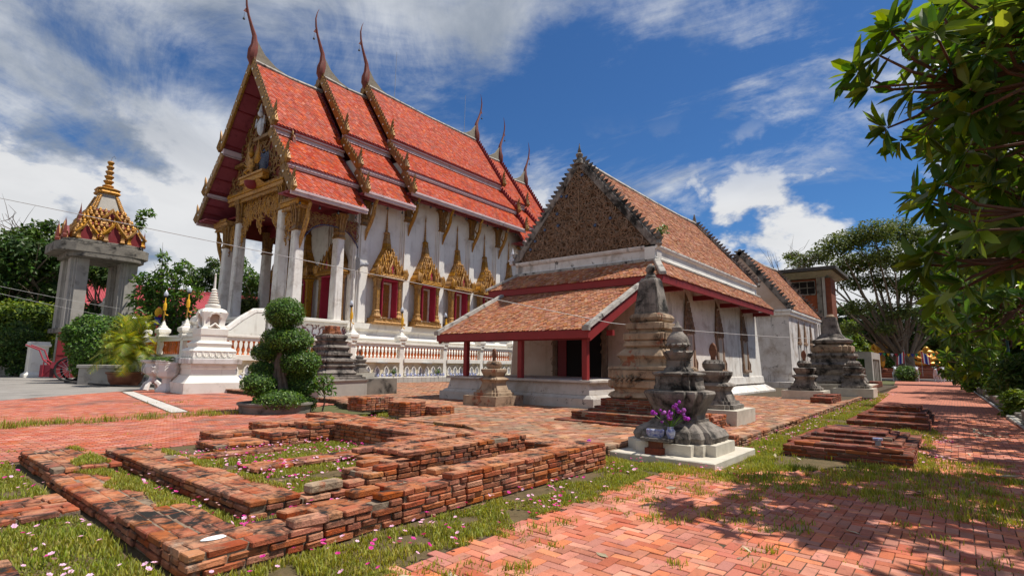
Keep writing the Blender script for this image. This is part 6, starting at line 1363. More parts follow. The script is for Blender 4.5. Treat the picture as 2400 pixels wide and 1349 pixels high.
# handcart
t = thing('handcart', 'red two-wheeled handcart parked by the gate', 'cart', (10.25, 50.2, 0), math.radians(-28))
wl = MB(); n = 22; rim = [(math.cos(2 * PI * i / n) * .82, 0, .86 + math.sin(2 * PI * i / n) * .82) for i in range(n + 1)]; wl.tube(rim, .075, 6); tyre = data_mesh('tyre', wl, mt['black'], smooth=True)
spk = MB()
for i in range(14): a = 2 * PI * i / 14; spk.tube([(0, 0, .86), (math.cos(a) * .78, 0, .86 + math.sin(a) * .78)], .012, 3)
spk.tube([(0, -.1, .86), (0, .1, .86)], .09, 8); spm = data_mesh('spokes', spk, mt['steel'])
for y in (-.62, .62): w_ = inst('wheel', tyre, t, (0, y, 0)); inst('spokes', spm, w_)
b = MB(); b.box(-1.1, 1.25, -.5, .5, .95, 1.02); b.box(-1.1, 1.25, -.5, -.46, 1.02, 1.35); b.box(-1.1, 1.25, .46, .5, 1.02, 1.35); b.box(1.2, 1.25, -.46, .46, 1.02, 1.35); b.build('tray', mt['cart'], t)
h = MB()
for y in (-.45, .45): h.tube([(-1.0, y, 1.0), (-1.6, y, 1.5), (-1.9, y, 2.2), (-2.7, y, 2.55)], .05, 5); h.tube([(-1.1, y, .95), (-1.55, y, .3), (-1.55, y, 1.4)], .04, 5)
h.tube([(-1.6, -.45, 1.5), (-1.6, .45, 1.5)], .04, 5); h.tube([(-1.2, -.45, .6), (-1.2, .45, .6)], .04, 5); h.build('handles', mt['cart'], t, True); MB().box(-1.75, -1.15, -.4, .4, .3, 1.15).build('basket', mt['cart'], t)
# planter with hedge, palm in a pot, urns, hose
t = thing('planter', 'long grey cement planter under the clipped hedge', 'planter', (11.3, 44.3, 0), math.radians(52)); MB().box(-2.2, 2.6, -1.0, 1.0, 0, 1.05).build('trough', mt['cement'], t, bevel=.02); MB().box(-2.3, 2.7, -1.1, 1.1, 1.05, 1.25).build('rim', mt['cement'], t, bevel=.02)
t = thing('small_planter', 'low grey planter far left beside the white gate pier', 'planter', (8.9, 66.0, 0), math.radians(50)); MB().box(-1, 1, -1, 1, 0, 1.3).build('trough', mt['cement'], t, bevel=.03)
def urn(loc, s, lab, mat='white_aged', arch=False):
    t = thing('urn', lab, 'urn', loc)
    if arch:
        for a in range(4): MB().tube([(.55 * s * math.cos(a * PI / 2 + .7), .55 * s * math.sin(a * PI / 2 + .7), 0), (.4 * s * math.cos(a * PI / 2 + .7), .4 * s * math.sin(a * PI / 2 + .7), .35 * s), (0, 0, .62 * s)], [.16 * s, .13 * s, .14 * s], 6).build('foot', mt[mat], t, True)
        MB().loft(OCT, [(.2 * s, .55 * s), (.16 * s, .8 * s), (.3 * s, .9 * s), (.46 * s, 1.0 * s), (.52 * s, 1.35 * s), (.46 * s, 1.55 * s), (.66 * s, 1.68 * s), (.66 * s, 1.76 * s), (.5 * s, 1.76 * s)]).build('bowl', mt[mat], t)
    else:
        MB().loft(OCT, [(.50 * s, 0), (.50 * s, .12 * s), (.36 * s, .3 * s), (.24 * s, .5 * s), (.24 * s, .72 * s)]).build('foot', mt[mat], t)
        MB().loft(OCT, [(.24 * s, .72 * s), (.48 * s, .88 * s), (.55 * s, 1.1 * s), (.55 * s, 1.5 * s), (.60 * s, 1.56 * s), (.60 * s, 1.64 * s), (.48 * s, 1.64 * s)]).build('bowl', mt[mat], t)
    relief('swag', t, (0, -.56 * s, 1.1 * s), (1, 0, 0), (0, 0, 1), (-.2 * s, .2 * s, 0, .35 * s, lambda a, b: True), 6, .28 * s, mt[mat], .5, 3.1); relief('swag', t, (-.56 * s, 0, 1.1 * s), (0, -1, 0), (0, 0, 1), (-.2 * s, .2 * s, 0, .35 * s, lambda a, b: True), 6, .28 * s, mt[mat], .5, 3.1)
    p = MB()
    for k in range(34): p.blob((R.gauss(0, .25 * s), R.gauss(0, .25 * s), 1.72 * s + R.uniform(0, .2)), (.10 * s, .10 * s, .03), 5, 3, k, .3)
    p.build('seedlings', mt['leaf_bright'], t, kind='stuff'); return t
urn(tuple(pix(362, 848, 35.5) * (1, 1, 0)), .92, 'stained white urn on arched feet behind the other urn', 'white_black', True); urn(tuple(pix(396, 848, 33.2) * (1, 1, 0)), .92, 'white octagonal urn standing before the white stupa base')
t = thing('plant_pot', 'brown glazed pot of the yellow palm', 'pot', (10.75, 39.6, 0)); t.scale = (.85, .85, .85); MB().loft(circ(20), [(.75, 0), (1.0, .35), (1.08, .68), (1.12, .85), (1.22, .9), (1.22, 1.0), (1.02, 1.02), (.95, .9)]).build('bowl', mt['terracotta'], t, True)
h = MB(); hp = [(9.2, 46.5), (9.6, 43.5), (9.9, 40.6), (10.4, 37.8), (11.4, 36.6), (11.1, 34.6), (12.0, 33.0), (13.0, 31.2), (14.2, 30.6), (15.6, 30.9)]
o = h.tube([(x + .05 * math.sin(i * 3), y, .07) for i, (x, y) in enumerate(hp)], .055, 6).build('garden_hose', mt['black'], None, True); put(o, None, 'black garden hose snaking past the urns and the white stupa', 'hose')
o = MB().box(13.1, 13.5, 31.2, 31.35, .0, .05).build('hose_nozzle', mt['blue'], None); put(o, None, 'bright blue hose nozzle on the paving by the white stupa', 'nozzle')
# red spirit lantern
t = thing('spirit_lantern', 'small red and gold spirit lantern on a red post behind the balustrade end', 'lantern', (15.2, 49.5, 1.0)); t.scale = (.62, .62, .8); MB().tube([(0, 0, 0), (0, 0, 4.2)], .14, 8).build('post', mt['flag_red'], t, True)
MB().loft(circ(10), [(.2, 4.2), (.42, 4.3), (.34, 4.5), (.26, 4.8), (.5, 5.0)]).build('tray', mt['flag_blue'], t, True); MB().blob((0, 0, 5.5), (.45, .45, .5), 12, 8).build('lantern_head', mt['yellow'], t, True); MB().blob((.1, -.12, 5.2), (.3, .3, .2), 8, 6).build('tassel', mt['flag_red'], t, True)
for x, y, lab in ((25, 49.5, 'tall gold flagpole seen through the temple porch'), (24.2, 50.8, 'shorter gold pole with coloured pennants seen through the temple porch')):
    t = thing('flagpole', lab, 'flagpole', (x, y, 0)); hgt = 9.4 if x == 25 else 7.2
    MB().tube([(0, 0, 0), (0, 0, hgt)], [.07, .04], 6).build('pole', mt['brass'], t, True); m = MB().loft(circ(6), [(.0, hgt), (.16, hgt + .15), (.05, hgt + .3), (.13, hgt + .6), (.03, hgt + .8), (.0, hgt + 2.0)]); m.build('finial', mt['statue_white'], t, True)
    for k, c in enumerate(('flag_blue', 'flag_red', 'flag_blue', 'yellow', 'flag_red')): MB().blob((.25 * (-1) ** k, 0, 4.2 + k * .5), (.2, .16, .2), 6, 4, k, .3).build('pennant', mt[c], t)
# long red-roofed building
t = thing('long_building', 'low building with a long red metal roof behind the courtyard', 'building', (0, 75, 0), 0)
MB().box(-25, 60, 2.5, 14, 0, 7).build('wall', mt['cement'], t)
m = MB(); n = 340
for k in range(n):
    x = -26 + k * .26; m.add([(x, 0, 6.4), (x + .13, 0, 6.5), (x + .26, 0, 6.4), (x, 8, 11.0), (x + .13, 8, 11.1), (x + .26, 8, 11.0)], [(0, 1, 4, 3), (1, 2, 5, 4)])
m.build('roof', mt['redroof'], t); MB().box(-26, 62, 7.8, 8.6, 10.95, 11.35).build('ridge_cap', mt['redroof'], t)
# cement works tower and frame beyond the chapel
t = thing('brick_tower', 'square brick and concrete tower with wide flat roof and broken windows', 'tower', (75, 14.3, .5)); T0 = t
MB().box(.25, 5, -2.9, 5.8, 0, 12.2).build('brick_wall', mt['rawbrick'], t)
for y in (-2.15, 1.3, 5.2):
    MB().box(-.12, .6, y, y + .55, 0, 12.6).build('concrete_column', mt['cement_dark'], t, bevel=.02)
MB().box(-.05, 3.2, -3.15, -2.2, 4.4, 12.2).build('brick_pier', mt['rawbrick'], t); MB().box(-.25, .1, -2.55, -2.25, 4.4, 12.3).build('concrete_strip', mt['cement'], t); MB().box(.1, 4.4, -3.1, -2.5, 0, 4.4).build('lower_wall', mt['cement_dark'], t); MB().box(-.3, 4.6, -3.6, -2.4, 4.2, 4.5).build('ledge', mt['cement'], t); MB().box(-.2, 4.5, -2.1, 5.6, 6.1, 6.5).build('concrete_band', mt['cement_dark'], t)
MB().box(-2.2, 8, -4.1, 8.0, 12.9, 13.35).build('flat_roof', mt['roof_black'], t, bevel=.05); MB().prism([(-1.6, -3.6, 12.9), (8, -3.6, 12.9), (6, -2.4, 12.3), (0, -2.4, 12.3)], (0, 10, 0)).build('roof_soffit', mt['cement'], t)
for y0, y1 in ((-1.4, 1.2), (1.9, 5.1)):
    f = MB(); f.box(.10, .24, y0, y1, 10.2, 10.35); f.box(.10, .24, y0, y1, 11.9, 12.0)
    for k in range(4): yy_ = y0 + (y1 - y0) * k / 3; f.box(.12, .23, yy_ - .04, yy_ + .04, 10.35, 11.9)
    f.box(.13, .22, y0, y1, 11.1, 11.18); w_ = f.build('window', mt['cement_dark'], t); MB().box(.22, .27, y0, y1, 10.35, 11.9).build('pane', mt['dark'], w_)
t = thing('concrete_frame', 'bare concrete post and beam frame behind the far stupa', 'frame', (79.8, 8.4, 0)); MB().box(-.5, .5, -.4, .35, 0, 2.9).build('post', mt['cement'], t); MB().box(-.4, .4, .35, 9, 2.9, 3.75).build('beam', mt['cement'], t); MB().box(-.4, 9, -.4, .35, 2.9, 3.75).build('beam', mt['cement'], t); MB().box(8, 9, -.4, .35, 0, 2.9).build('post', mt['cement'], t); MB().box(-.4, 9, .2, .5, 0, .5).build('sill', mt['cement_dark'], t)
for k in range(4): MB().box(1.5 + k * 1.6, 1.9 + k * 1.6, -.3, .3, 0, 2.9).build('post', mt['cement'], t)
# red brick dais at the end of the path with gilded statues
t = thing('brick_dais', 'long red stepped brick dais at the end of the path', 'dais', (112, 6, 0), math.radians(-3))
for k in range(5): MB().box(k * .5 - 4, 10, -7, 7.4, k * .36, k * .36 + .35).build('step', mt['rawbrick'], t, bevel=.03)
MB().box(-12, -4.2, -8, 9, 0, .20).build('front_terrace', mt['concrete'], t)
def statue_seated(loc):
    t = thing('seated_statue', 'gilded fat seated monk statue with round belly', 'statue', loc, math.radians(8))
    m = MB(); m.blob((0, 0, 1.15), (1.15, 1.35, 1.15), 14, 10); m.blob((-.55, 0, 1.0), (.9, 1.05, .85), 14, 10); m.blob((0, 0, 2.05), (.75, 1.2, .62), 12, 8); m.blob((-.05, 0, 2.75), (.5, .42, .45), 12, 8); m.tube([(0, 0, 2.25), (0, 0, 2.7)], .35, 8)
    for s in (-1, 1):
        m.tube([(0, s * 1.05, 2.2), (-.25, s * 1.55, 1.5), (-.95, s * 1.1, 1.15), (-1.25, s * .45, 1.05)], [.38, .36, .28, .2], 8); m.tube([(.2, s * .9, .45), (-.6, s * 1.75, .4), (-1.3, s * 1.0, .3), (-1.5, s * .1, .35)], [.5, .48, .36, .22], 8); m.blob((-.05, s * .43, 2.7), (.10, .07, .2), 6, 5)
        m.blob((-.5, s * .16, 2.82), (.05, .08, .04), 6, 4)
    m.blob((-.53, 0, 2.72), (.08, .07, .09), 6, 4); m.tube([(-.48, -.14, 2.56), (-.52, 0, 2.53), (-.48, .14, 2.56)], .03, 4)
    m.build('body', mt['statue_gold'], t, True); b = MB().loft(RED, [((1.9, 2.3), -.6), ((1.9, 2.3), -.35), ((1.7, 2.1), -.25), ((1.75, 2.15), 0)]); b.build('pedestal', mt['rawbrick'], t)
statue_seated((113, 3.7, 2.3))
t = thing('standing_statue', 'tall gilded standing monk statue with an alms bowl', 'statue', (110.2, 9.95, 1.9), math.radians(5)); m = MB()
m.loft(circ(14), [((.42, .62), .3), ((.50, .72), 1.0), ((.52, .78), 2.2), ((.50, .76), 3.2), ((.46, .86), 3.9), ((.30, .40), 4.2), ((.20, .22), 4.35)]); m.blob((-.04, 0, 4.72), (.36, .31, .42), 12, 9); m.blob((-.55, -.1, 2.75), (.3, .32, .28), 10, 7)
for s in (-1, 1): m.tube([(0, s * .80, 3.85), (-.05, s * 1.0, 3.1), (-.45, s * .55, 2.7), (-.6, s * .2, 2.7)], [.24, .24, .17, .12], 7); m.tube([(0, s * .3, .4), (-.02, s * .3, .05), (-.3, s * .34, .0)], [.22, .18, .12], 7); m.blob((-.03, s * .33, 4.7), (.07, .05, .18), 6, 5); m.blob((-.36, s * .12, 4.8), (.04, .06, .03), 6, 4)
m.blob((-.40, 0, 4.70), (.06, .05, .07), 6, 4); m.tube([(-.36, -.09, 4.56), (-.40, 0, 4.54), (-.36, .09, 4.56)], .02, 4)
m.build('body', mt['statue_gold'], t, True); MB().prism([(-.50, -.8, 1.2), (-.58, -.7, 3.9), (-.50, -.3, 3.9), (-.56, -.3, 1.0)], (.12, 0, 0)).build('robe_fold', mt['gold_old'], t); MB().loft(circ(14), [(1.0, -.5), (1.0, -.2), (.8, -.1), (.85, .0)]).build('pedestal', mt['rawbrick'], t, True)
def calf(loc, rz, lab):
    t = thing('calf_statue', lab, 'statue', loc, rz, 'white calf statues at the end of the path'); m = MB(); m.tube([(-.75, 0, 1.02), (-.4, 0, 1.05), (.1, 0, 1.0), (.6, 0, 1.08), (.8, 0, 1.0)], [.16, .32, .30, .33, .14], 9); m.tube([(-.6, 0, 1.15), (-.85, 0, 1.55), (-.95, 0, 1.75)], [.24, .19, .16], 8); m.tube([(-.82, 0, 1.92), (-1.02, 0, 1.86), (-1.32, 0, 1.66)], [.14, .17, .09], 8)
    for s in (-1, 1):
        for x, k in ((-.5, .0), (.6, .10)): m.tube([(x, s * .17, .95), (x + k, s * .18, .55), (x + k * .2, s * .17, .28), (x, s * .17, .0)], [.14, .10, .07, .09], 6)
        m.tube([(-.86, s * .12, 1.95), (-.8, s * .34, 2.0)], [.05, .02], 5); m.tube([(-.88, s * .08, 2.02), (-.85, s * .12, 2.2)], [.04, .01], 4)
    m.tube([(.82, 0, 1.05), (.98, 0, .75), (.95, 0, .5)], [.05, .03, .05], 5); m.build('body', mt['statue_white'], t, True)
calf((96, 7.0, 0), .1, 'white calf statue left of the round shrub at the path end'); calf((96, 4.5, 0), .1, 'white calf statue right of the round shrub at the path end'); calf((96, 1.8, 0), .3, 'front white calf statue of the pair on the right of the dais'); calf((96.5, 2.35, 0), .0, 'rear white calf statue of the pair on the right of the dais')
# flags and bunting
t = thing('bunting', 'string of coloured triangular pennants before the gilded statues', 'bunting', (101, 10.0, 4.2)); m = MB(); pts = [(.0, -k * .5, .25 * ((k - 10) / 10) ** 2 - .2) for k in range(24)]; m.tube(pts, .015, 3).build('string', mt['black'], t)
for k, c in enumerate(('flag_red', 'yellow', 'flag_blue', 'green', 'yellow', 'flag_white', 'flag_red', 'green') * 3):
    if k < 24: x, y, z = pts[k]; MB().prism([(x, y - .22, z), (x, y + .22, z), (x, y, z - .5)], (.02, 0, 0)).build('pennant', mt[c], t)
for k, (y, lab) in enumerate(((5.95, 'left striped flag drooping by the big tree trunk'), (3.95, 'right striped flag drooping by the big tree trunk'))):
    t = thing('striped_flag', lab, 'flag', (100.5, y, 2.3)); MB().tube([(0, 0, -1.6), (0, 0, 2.3)], .03, 5).build('pole', mt['steel'], t)
    for i, c in enumerate(('flag_red', 'flag_white', 'flag_blue', 'flag_blue', 'flag_white', 'flag_red')): m = MB(); m.prism([(0, (.02 + i * .16) * (1 if k == 0 else -1), 2.1 - i * .16), (0, (.02 + (i + 1) * .16) * (1 if k == 0 else -1), 2.1 - (i + 1) * .16), (0, (.1 + (i + 1) * .16) * (1 if k == 0 else -1), .3 - i * .05), (0, (.1 + i * .16) * (1 if k == 0 else -1), .3 - i * .05)], (.03, 0, 0)); m.build('stripe', mt[c], t)
# kerb, low wall, lamps and pot along the right of the path
t = thing('garden_kerb', 'broken concrete garden kerb along the right edge of the path', 'kerb', (20, -1.6, 0), math.radians(.9))
for k in range(19):
    x = k * 4.0 + .2; MB().box(x, x + 3.9, -.32 + R.uniform(-.04, .04), .05, -.05, .42 + R.uniform(-.05, .05) - (.2 if k in (1, 5) else 0)).build('kerb_stone', mt['cement_dark'], t, bevel=.03)
MB().box(3.0, 6.2, -2.2, .3, -.02, .10).build('drain_cover', mt['cement'], t, bevel=.02); MB().tube([(-2, .25, .06), (10, .2, .06), (30, .18, .06), (60, .2, .06)], .05, 6).build('pipe', mt['steel'], t, True)
t = thing('garden_wall', 'low stained concrete wall at the right edge near the camera', 'wall', (16.5, -2.3, 0), math.radians(1)); MB().box(-4, 5.5, -.9, 0, 0, .55).build('wall', mt['cement_dark'], t, bevel=.03); MB().box(-4.1, 5.6, -1.0, .08, .55, .64).build('coping', mt['cement'], t, bevel=.02)
for (x, y, s, lab) in ((46.5, -2.6, 1.0, 'teal garden lamp post standing by the kerb'), (72, -2.4, 1.0, 'farther teal garden lamp post in the shade')):
    t = thing('garden_lamp', lab, 'lamp', (x, y, .3)); MB().loft(circ(10), [(.42, 0), (.42, .3), (.26, .5), (.24, 1.0), (.30, 1.1), (.12, 1.3), (.08, 2.0), (.07, 4.9)]).build('post', mt['teal'], t, True); MB().loft(circ(6), [(.12, 4.9), (.26, 5.1), (.30, 5.6), (.0, 5.62)]).build('lantern', mt['plaque'], t); MB().loft(circ(6), [(.48, 5.6), (.44, 5.7), (.0, 6.1)]).build('cap', mt['teal'], t)
t = thing('plant_pot', 'terracotta pot in the shade beyond the kerb', 'pot', (34, -3.0, 0)); MB().loft(circ(16), [(.35, 0), (.52, .5), (.56, .6), (.5, .62)]).build('pot', mt['terracotta'], t, True)
# cables
def cable(name, lab, P, r): o = MB().tube(P, r, 4).build(name, mt['wire'], None, True); put(o, None, lab, 'cable'); return o
def sag(a, b, s, n=14): a, b = Vector(a), Vector(b); return [a.lerp(b, i / n) + Vector((0, 0, -s * 4 * (i / n) * (1 - i / n))) for i in range(n + 1)]
wa, wb, wc = pix(-60, 452, 21), pix(1435, 757, 15.5), pix(1900, 793, 27)
cable('cable', 'thin white cable strung across the court from the left to the porch roof', sag(wa, wb, .0), .009); cable('cable', 'thin white cable from the porch roof to the far pedestal', sag(wb, wc, .05), .010)
for k, (y0, y1) in enumerate(((662, 742), (678, 768))): cable('power_line', ('upper power line crossing low on the far left', 'lower power line crossing low on the far left')[k], sag(pix(-40, y0, 55), pix(420, y1, 60), .2), .012)
# ------------------------------------------------------------------ foliage
LP = [(0, 0, 0), (.16, .30, .05), (.13, .72, .03), (0, 1, -.06), (-.13, .72, .03), (-.16, .30, .05), (0, .5, -.02)]
LF = [(0, 1, 2, 6), (6, 2, 3), (0, 6, 4, 5), (6, 3, 4)]
LP4 = [(0, 0, 0), (.28, .5, .08), (0, 1, -.04), (-.28, .5, .08)]; LF4 = [(0, 1, 2), (0, 2, 3)]
def leafcloud(name, parent, blobs, n, size, mat, shell=.5, up=.5, simple=True, gap=0.0, kind='stuff'):
    """n leaves spread through ellipsoids (centre, radii), in clumps with gaps; positions local to parent"""
    wts = np.array([b[1][0] * b[1][1] * b[1][2] for b in blobs]) ** .67; wts /= wts.sum()
    k = NR.choice(len(blobs), n, p=wts); C = np.array([b[0] for b in blobs])[k]; RR = np.array([b[1] for b in blobs])[k]
    d = NR.normal(0, 1, (n, 3)); d /= np.linalg.norm(d, axis=1)[:, None]; r = (shell + (1 - shell) * NR.random(n)) ** .6
    if gap:      # push leaves into clumps on the surface
        f = np.array([mnoise.noise(Vector(q * 2.6 + kk * 3.1)) for q, kk in zip(d, k)]); keep = f > -gap * NR.random(n); r = r * (1 + .16 * f)
    else: keep = np.ones(n, bool)
    P = C + d * RR * r[:, None]
    nrm = d * (1 - up) + np.array([0, 0, up]) + NR.normal(0, .45, (n, 3)); nrm /= np.linalg.norm(nrm, axis=1)[:, None]
    t = NR.normal(0, 1, (n, 3)); t -= nrm * (t * nrm).sum(1)[:, None]; t /= np.linalg.norm(t, axis=1)[:, None]; b = np.cross(nrm, t)
    s = size * NR.uniform(.65, 1.3, n); M4 = basis_np(P, b, t, nrm, s)[keep]
    return np_mesh(name, LP4 if simple else LP, LF4 if simple else LF, M4, mat, parent, kind)
def limbs(mb, base, tips, r0, seed=0, wob=.25, split=.35):
    r = random.Random(seed); base = Vector(base)
    for tp in tips:
        tp = Vector(tp); L = (tp - base).length; P = []; n = 6
        for i in range(n + 1):
            f = i / n; p = base.lerp(tp, f); p.z += L * .10 * math.sin(PI * f); P.append(p + Vector((r.gauss(0, 1), r.gauss(0, 1), r.gauss(0, .6))) * wob * L * .12 * math.sin(PI * f))
        mb.tube(P, [r0 * (1 - .85 * i / n) for i in range(n + 1)], 6)
        for k in range(2):
            q = P[3 + k]; e = q + (tp - base) * split * r.uniform(.6, 1) + Vector((r.gauss(0, 1), r.gauss(0, 1), r.gauss(0, .5))) * L * .14; mb.tube([q, q.lerp(e, .5) + Vector((0, 0, L * .03)), e], [r0 * .34, r0 * .22, r0 * .06], 5)
    return mb
def tree(name, lab, loc, trunk_h, blobs, n, size, lm_, r0, cat='tree', group=None, tips=None, bark='bark', core=False, gap=.35, **k):
    t = thing(name, lab, cat, loc, 0, group); m = MB(); m.tube([(0, 0, -.1), (0, 0, trunk_h * .5), (0, 0, trunk_h)], [r0 * 1.3, r0, r0 * .85], 8)
    limbs(m, (0, 0, trunk_h * .9), tips or [b[0] for b in blobs], r0 * .6, int(abs(loc[0] * 7 + loc[1])))
    m.build('trunk', mt[bark], t, True)
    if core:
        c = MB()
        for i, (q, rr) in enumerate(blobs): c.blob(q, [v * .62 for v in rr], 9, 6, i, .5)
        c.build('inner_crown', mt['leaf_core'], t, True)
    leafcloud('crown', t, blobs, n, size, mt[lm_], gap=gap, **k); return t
def rb(cx, cy, cz, sx, sy, sz, n, r, seed):
    q = random.Random(seed); out = []
    for i in range(n):
        d = Vector((q.gauss(0, 1), q.gauss(0, 1), q.gauss(0, .8))).normalized() * q.random() ** .4; s = r * q.uniform(.7, 1.25); out.append(((cx + d.x * sx, cy + d.y * sy, cz + d.z * sz), (s, s, s * .72)))
    return out
# clipped cloud tree in its round tub
def ppx(x, y, d): return tuple(pix(x, y, d))
t = thing('cloud_pruned_tree', 'cloud-pruned tree clipped into rounded green balls', 'tree', (9.0, 17.4, 0)); CT = t
tub = thing('tree_tub', 'low round stone tub at the foot of the clipped tree', 'tub', (9.0, 17.4, 0)); MB().loft(circ(28), [(1.08, -.05), (1.12, .22), (1.18, .26), (1.18, .32), (1.02, .33), (.98, .24)]).build('ring', mt['cement_dark'], tub, True); MB().loft(circ(24), [(1.0, .0), (1.0, .26)]).build('earth', mt['ground'], tub)
balls = []
for i, (x, y, r, rz_, dd) in enumerate(((668, 734, 45, 38, 0), (674, 797, 60, 32, .1), (626, 826, 36, 22, .3), (704, 848, 46, 32, -.1), (618, 864, 32, 19, .2), (606, 899, 38, 27, -.3), (706, 903, 38, 26, .3), (654, 938, 56, 25, -.45), (714, 944, 28, 19, .1), (664, 765, 24, 16, .1), (702, 878, 40, 40, .4))):
    p = pix(x, y, 19.55 + dd) - np.array([9.0, 17.4, 0]); k = 18.0 / 1256; balls.append((tuple(p), (r * k, r * k, rz_ * k)))
m = MB()
for s in range(6):
    a = s * 1.05; m.tube([(.42 * math.cos(a), .42 * math.sin(a), .1), (.25 * math.cos(a + .4), .25 * math.sin(a + .4), .7), (.12 * math.cos(a), .12 * math.sin(a), 1.3), (.05 * math.cos(a + 1), .05 * math.sin(a + 1), 2.2)], [.15, .11, .09, .06], 6)
for b, rr in balls: m.tube([(0, 0, min(1.3, b[2] * .6)), (b[0] * .5, b[1] * .5, b[2] * .85), b], [.08, .06, .03], 5)
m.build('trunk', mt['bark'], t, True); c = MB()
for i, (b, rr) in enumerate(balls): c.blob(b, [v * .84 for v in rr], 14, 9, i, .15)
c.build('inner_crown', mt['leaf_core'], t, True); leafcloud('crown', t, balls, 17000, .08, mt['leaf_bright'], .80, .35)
# clipped hedge, bush
t = thing('clipped_hedge', 'dense clipped green hedge with a curling arm before the gateway', 'hedge', tuple(pix(248, 848, 47) * (1, 1, 0)))
ho = pix(248, 848, 47) * (1, 1, 0); hb = []
for x, y, rx, rz_ in ((240, 780, 50, 32), (285, 790, 40, 40), (215, 785, 32, 36), (250, 815, 62, 40), (225, 850, 40, 36), (205, 760, 22, 18), (180, 775, 22, 14), (165, 790, 18, 10), (185, 805, 16, 8), (265, 850, 40, 34)):
    p = pix(x, y, 47) - ho; k = 47 / 1256; hb.append((tuple(p), (rx * k, rx * k * .8, rz_ * k)))
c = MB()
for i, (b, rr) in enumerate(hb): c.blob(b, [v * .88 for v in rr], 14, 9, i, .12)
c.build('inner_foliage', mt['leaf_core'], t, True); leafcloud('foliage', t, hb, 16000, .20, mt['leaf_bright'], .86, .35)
# potted yellow palm
def frond(m, base, az, ln, rise, droop, wd, n=30, tw=0):
    P = []; b = Vector(base); d = Vector((math.cos(az), math.sin(az), 0)); sdv = Vector((-d.y, d.x, 0))
    for i in range(n + 1):
        f = i / n; P.append(b + d * ln * (f * .9) + Vector((0, 0, rise * math.sin(min(1, f * 1.25) * PI / 2) - droop * f ** 2.2)))
    for i in range(2, n):
        f = i / n; l = wd * (math.sin(PI * min(1, f * .9 + .1)) ** .7); t_ = (P[i + 1] - P[i]).normalized()
        for s in (-1, 1):
            tip = P[i] + sdv * s * l * .85 + t_ * l * .75 + Vector((0, 0, l * (.15 - .5 * f))); q = t_ * (.012 + .030 * wd)
            m.add([P[i] - q, P[i] + q, tip], [(0, 1, 2)])
    return P
def palm(name, lab, loc, n, ln, wd, mat, base_z, cat='palm', rise=1.0, droop=1.0, seed=0):
    r = random.Random(seed); t = thing(name, lab, cat, loc); st = MB()
    for i in range(n):
        m = MB(); az = i * 2.4 + r.uniform(-.3, .3); inner = i / n; P = frond(m, (0, 0, base_z), az, ln * r.uniform(.55, 1.05) * (.5 + .6 * inner), rise * r.uniform(.7, 1.3) * (1.5 - .9 * inner), droop * r.uniform(.5, 1.3) * inner, wd * r.uniform(.8, 1.2)); st.tube(P[::3], [max(.004, .03 * (1 - .1 * k)) for k in range(len(P[::3]))], 4); m.build('frond', mt[mat], t)
    for k in range(5): st.tube([(R.gauss(0, .15), R.gauss(0, .15), 0), (0, 0, base_z)], [.06, .04], 5)
    st.build('stems', mt['leaf_yellow' if mat == 'leaf_yellow' else 'bark'], t, True); return t
palm('potted_palm', 'bushy yellow-green palm in the brown pot', (10.75, 39.6, .80), 60, 2.5, .80, 'leaf_yellow', .5, 'palm', 1.7, 1.6, 3)
palm('garden_palm', 'small yellow palm at the far left edge', (6.4, 66.5, .3), 24, 2.8, .9, 'leaf_yellow', .6, 'palm', 1.6, 1.5, 5)
palm('garden_palm', 'drooping grey-green palm fronds beside the garden lamp', (40, -4.4, 4.6), 20, 4.2, .95, 'leaf_olive', .4, 'palm', .9, 2.2, 8)
palm('garden_palm', 'green palm behind the standing gilded statue', (122, 16.5, 4.0), 22, 6, 1.5, 'leaf_mid', .8, 'palm', 2.2, 2.4, 9)
# sapling and weeds on roofs
t = thing('sapling', 'thin young sapling with narrow leaves beside the brick stump', 'plant', (10.2, 16.6, 0)); m = MB().tube([(0, 0, 0), (.05, -.05, .35), (-.02, 0, .75), (.03, 0, 1.05)], [.03, .025, .02, .008], 5)
for k in range(5): m.tube([(0, 0, .4 + .1 * k), (.22 * math.cos(k * 2), .22 * math.sin(k * 2), .65 + .1 * k)], [.014, .006], 4)
m.build('stem', mt['bark'], t); leafcloud('leaves', t, [((0, 0, .95), (.32, .32, .3)), ((.1, -.2, .7), (.2, .2, .2)), ((-.2, .15, .75), (.2, .2, .2))], 220, .17, mt['leaf_bright'], .2, .5, False)
leafcloud('leaves', weed_t, [((0, -.1, .15), (.25, .3, .2))], 60, .2, mt['leaf_bright'], .2, .5, False)
leafcloud('leaves', spire_weed, [((0, 0, .4), (.7, .5, .8)), ((1.1, .2, 2.2), (.5, .4, .9)), ((1.6, .2, 3.3), (.8, .4, .3)), ((-.9, -.2, 1.6), (.5, .4, .5))], 420, .42, mt['leaf_bright'], .2, .5)
# trees on the left, from the far edge towards the porch; crowns given by where they stand out against the sky
def sight_tree(name, lab, d, base_px, lumps, n, size, mat, r0, cat='tree', core=True, gap=.4, simple=True, th=.45, shell=.5):
    b = pix(base_px, 848, d); bl = []
    for x, y, r in lumps:
        p = pix(x, y, d + R.uniform(-1, 1) * r * d / 1256 * .5) - np.array([b[0], b[1], 0]); k = r * d / 1256; bl.append((tuple(p), (k, k, k * .8)))
    zt_ = min(q[0][2] for q in bl); return tree(name, lab, (b[0], b[1], 0), max(.3, zt_ * th + .2), bl, n, size, mat, r0, cat, core=core, gap=gap, simple=simple, shell=shell)
sight_tree('leafy_tree', 'tall dark tree at the far left edge', 72, 40, [(x + R.uniform(-14, 14), y + R.uniform(-12, 12), R.uniform(22, 36)) for x in range(-60, 150, 34) for y in range(590, 830, 42)], 15000, .5, 'leaf_dark', .5)
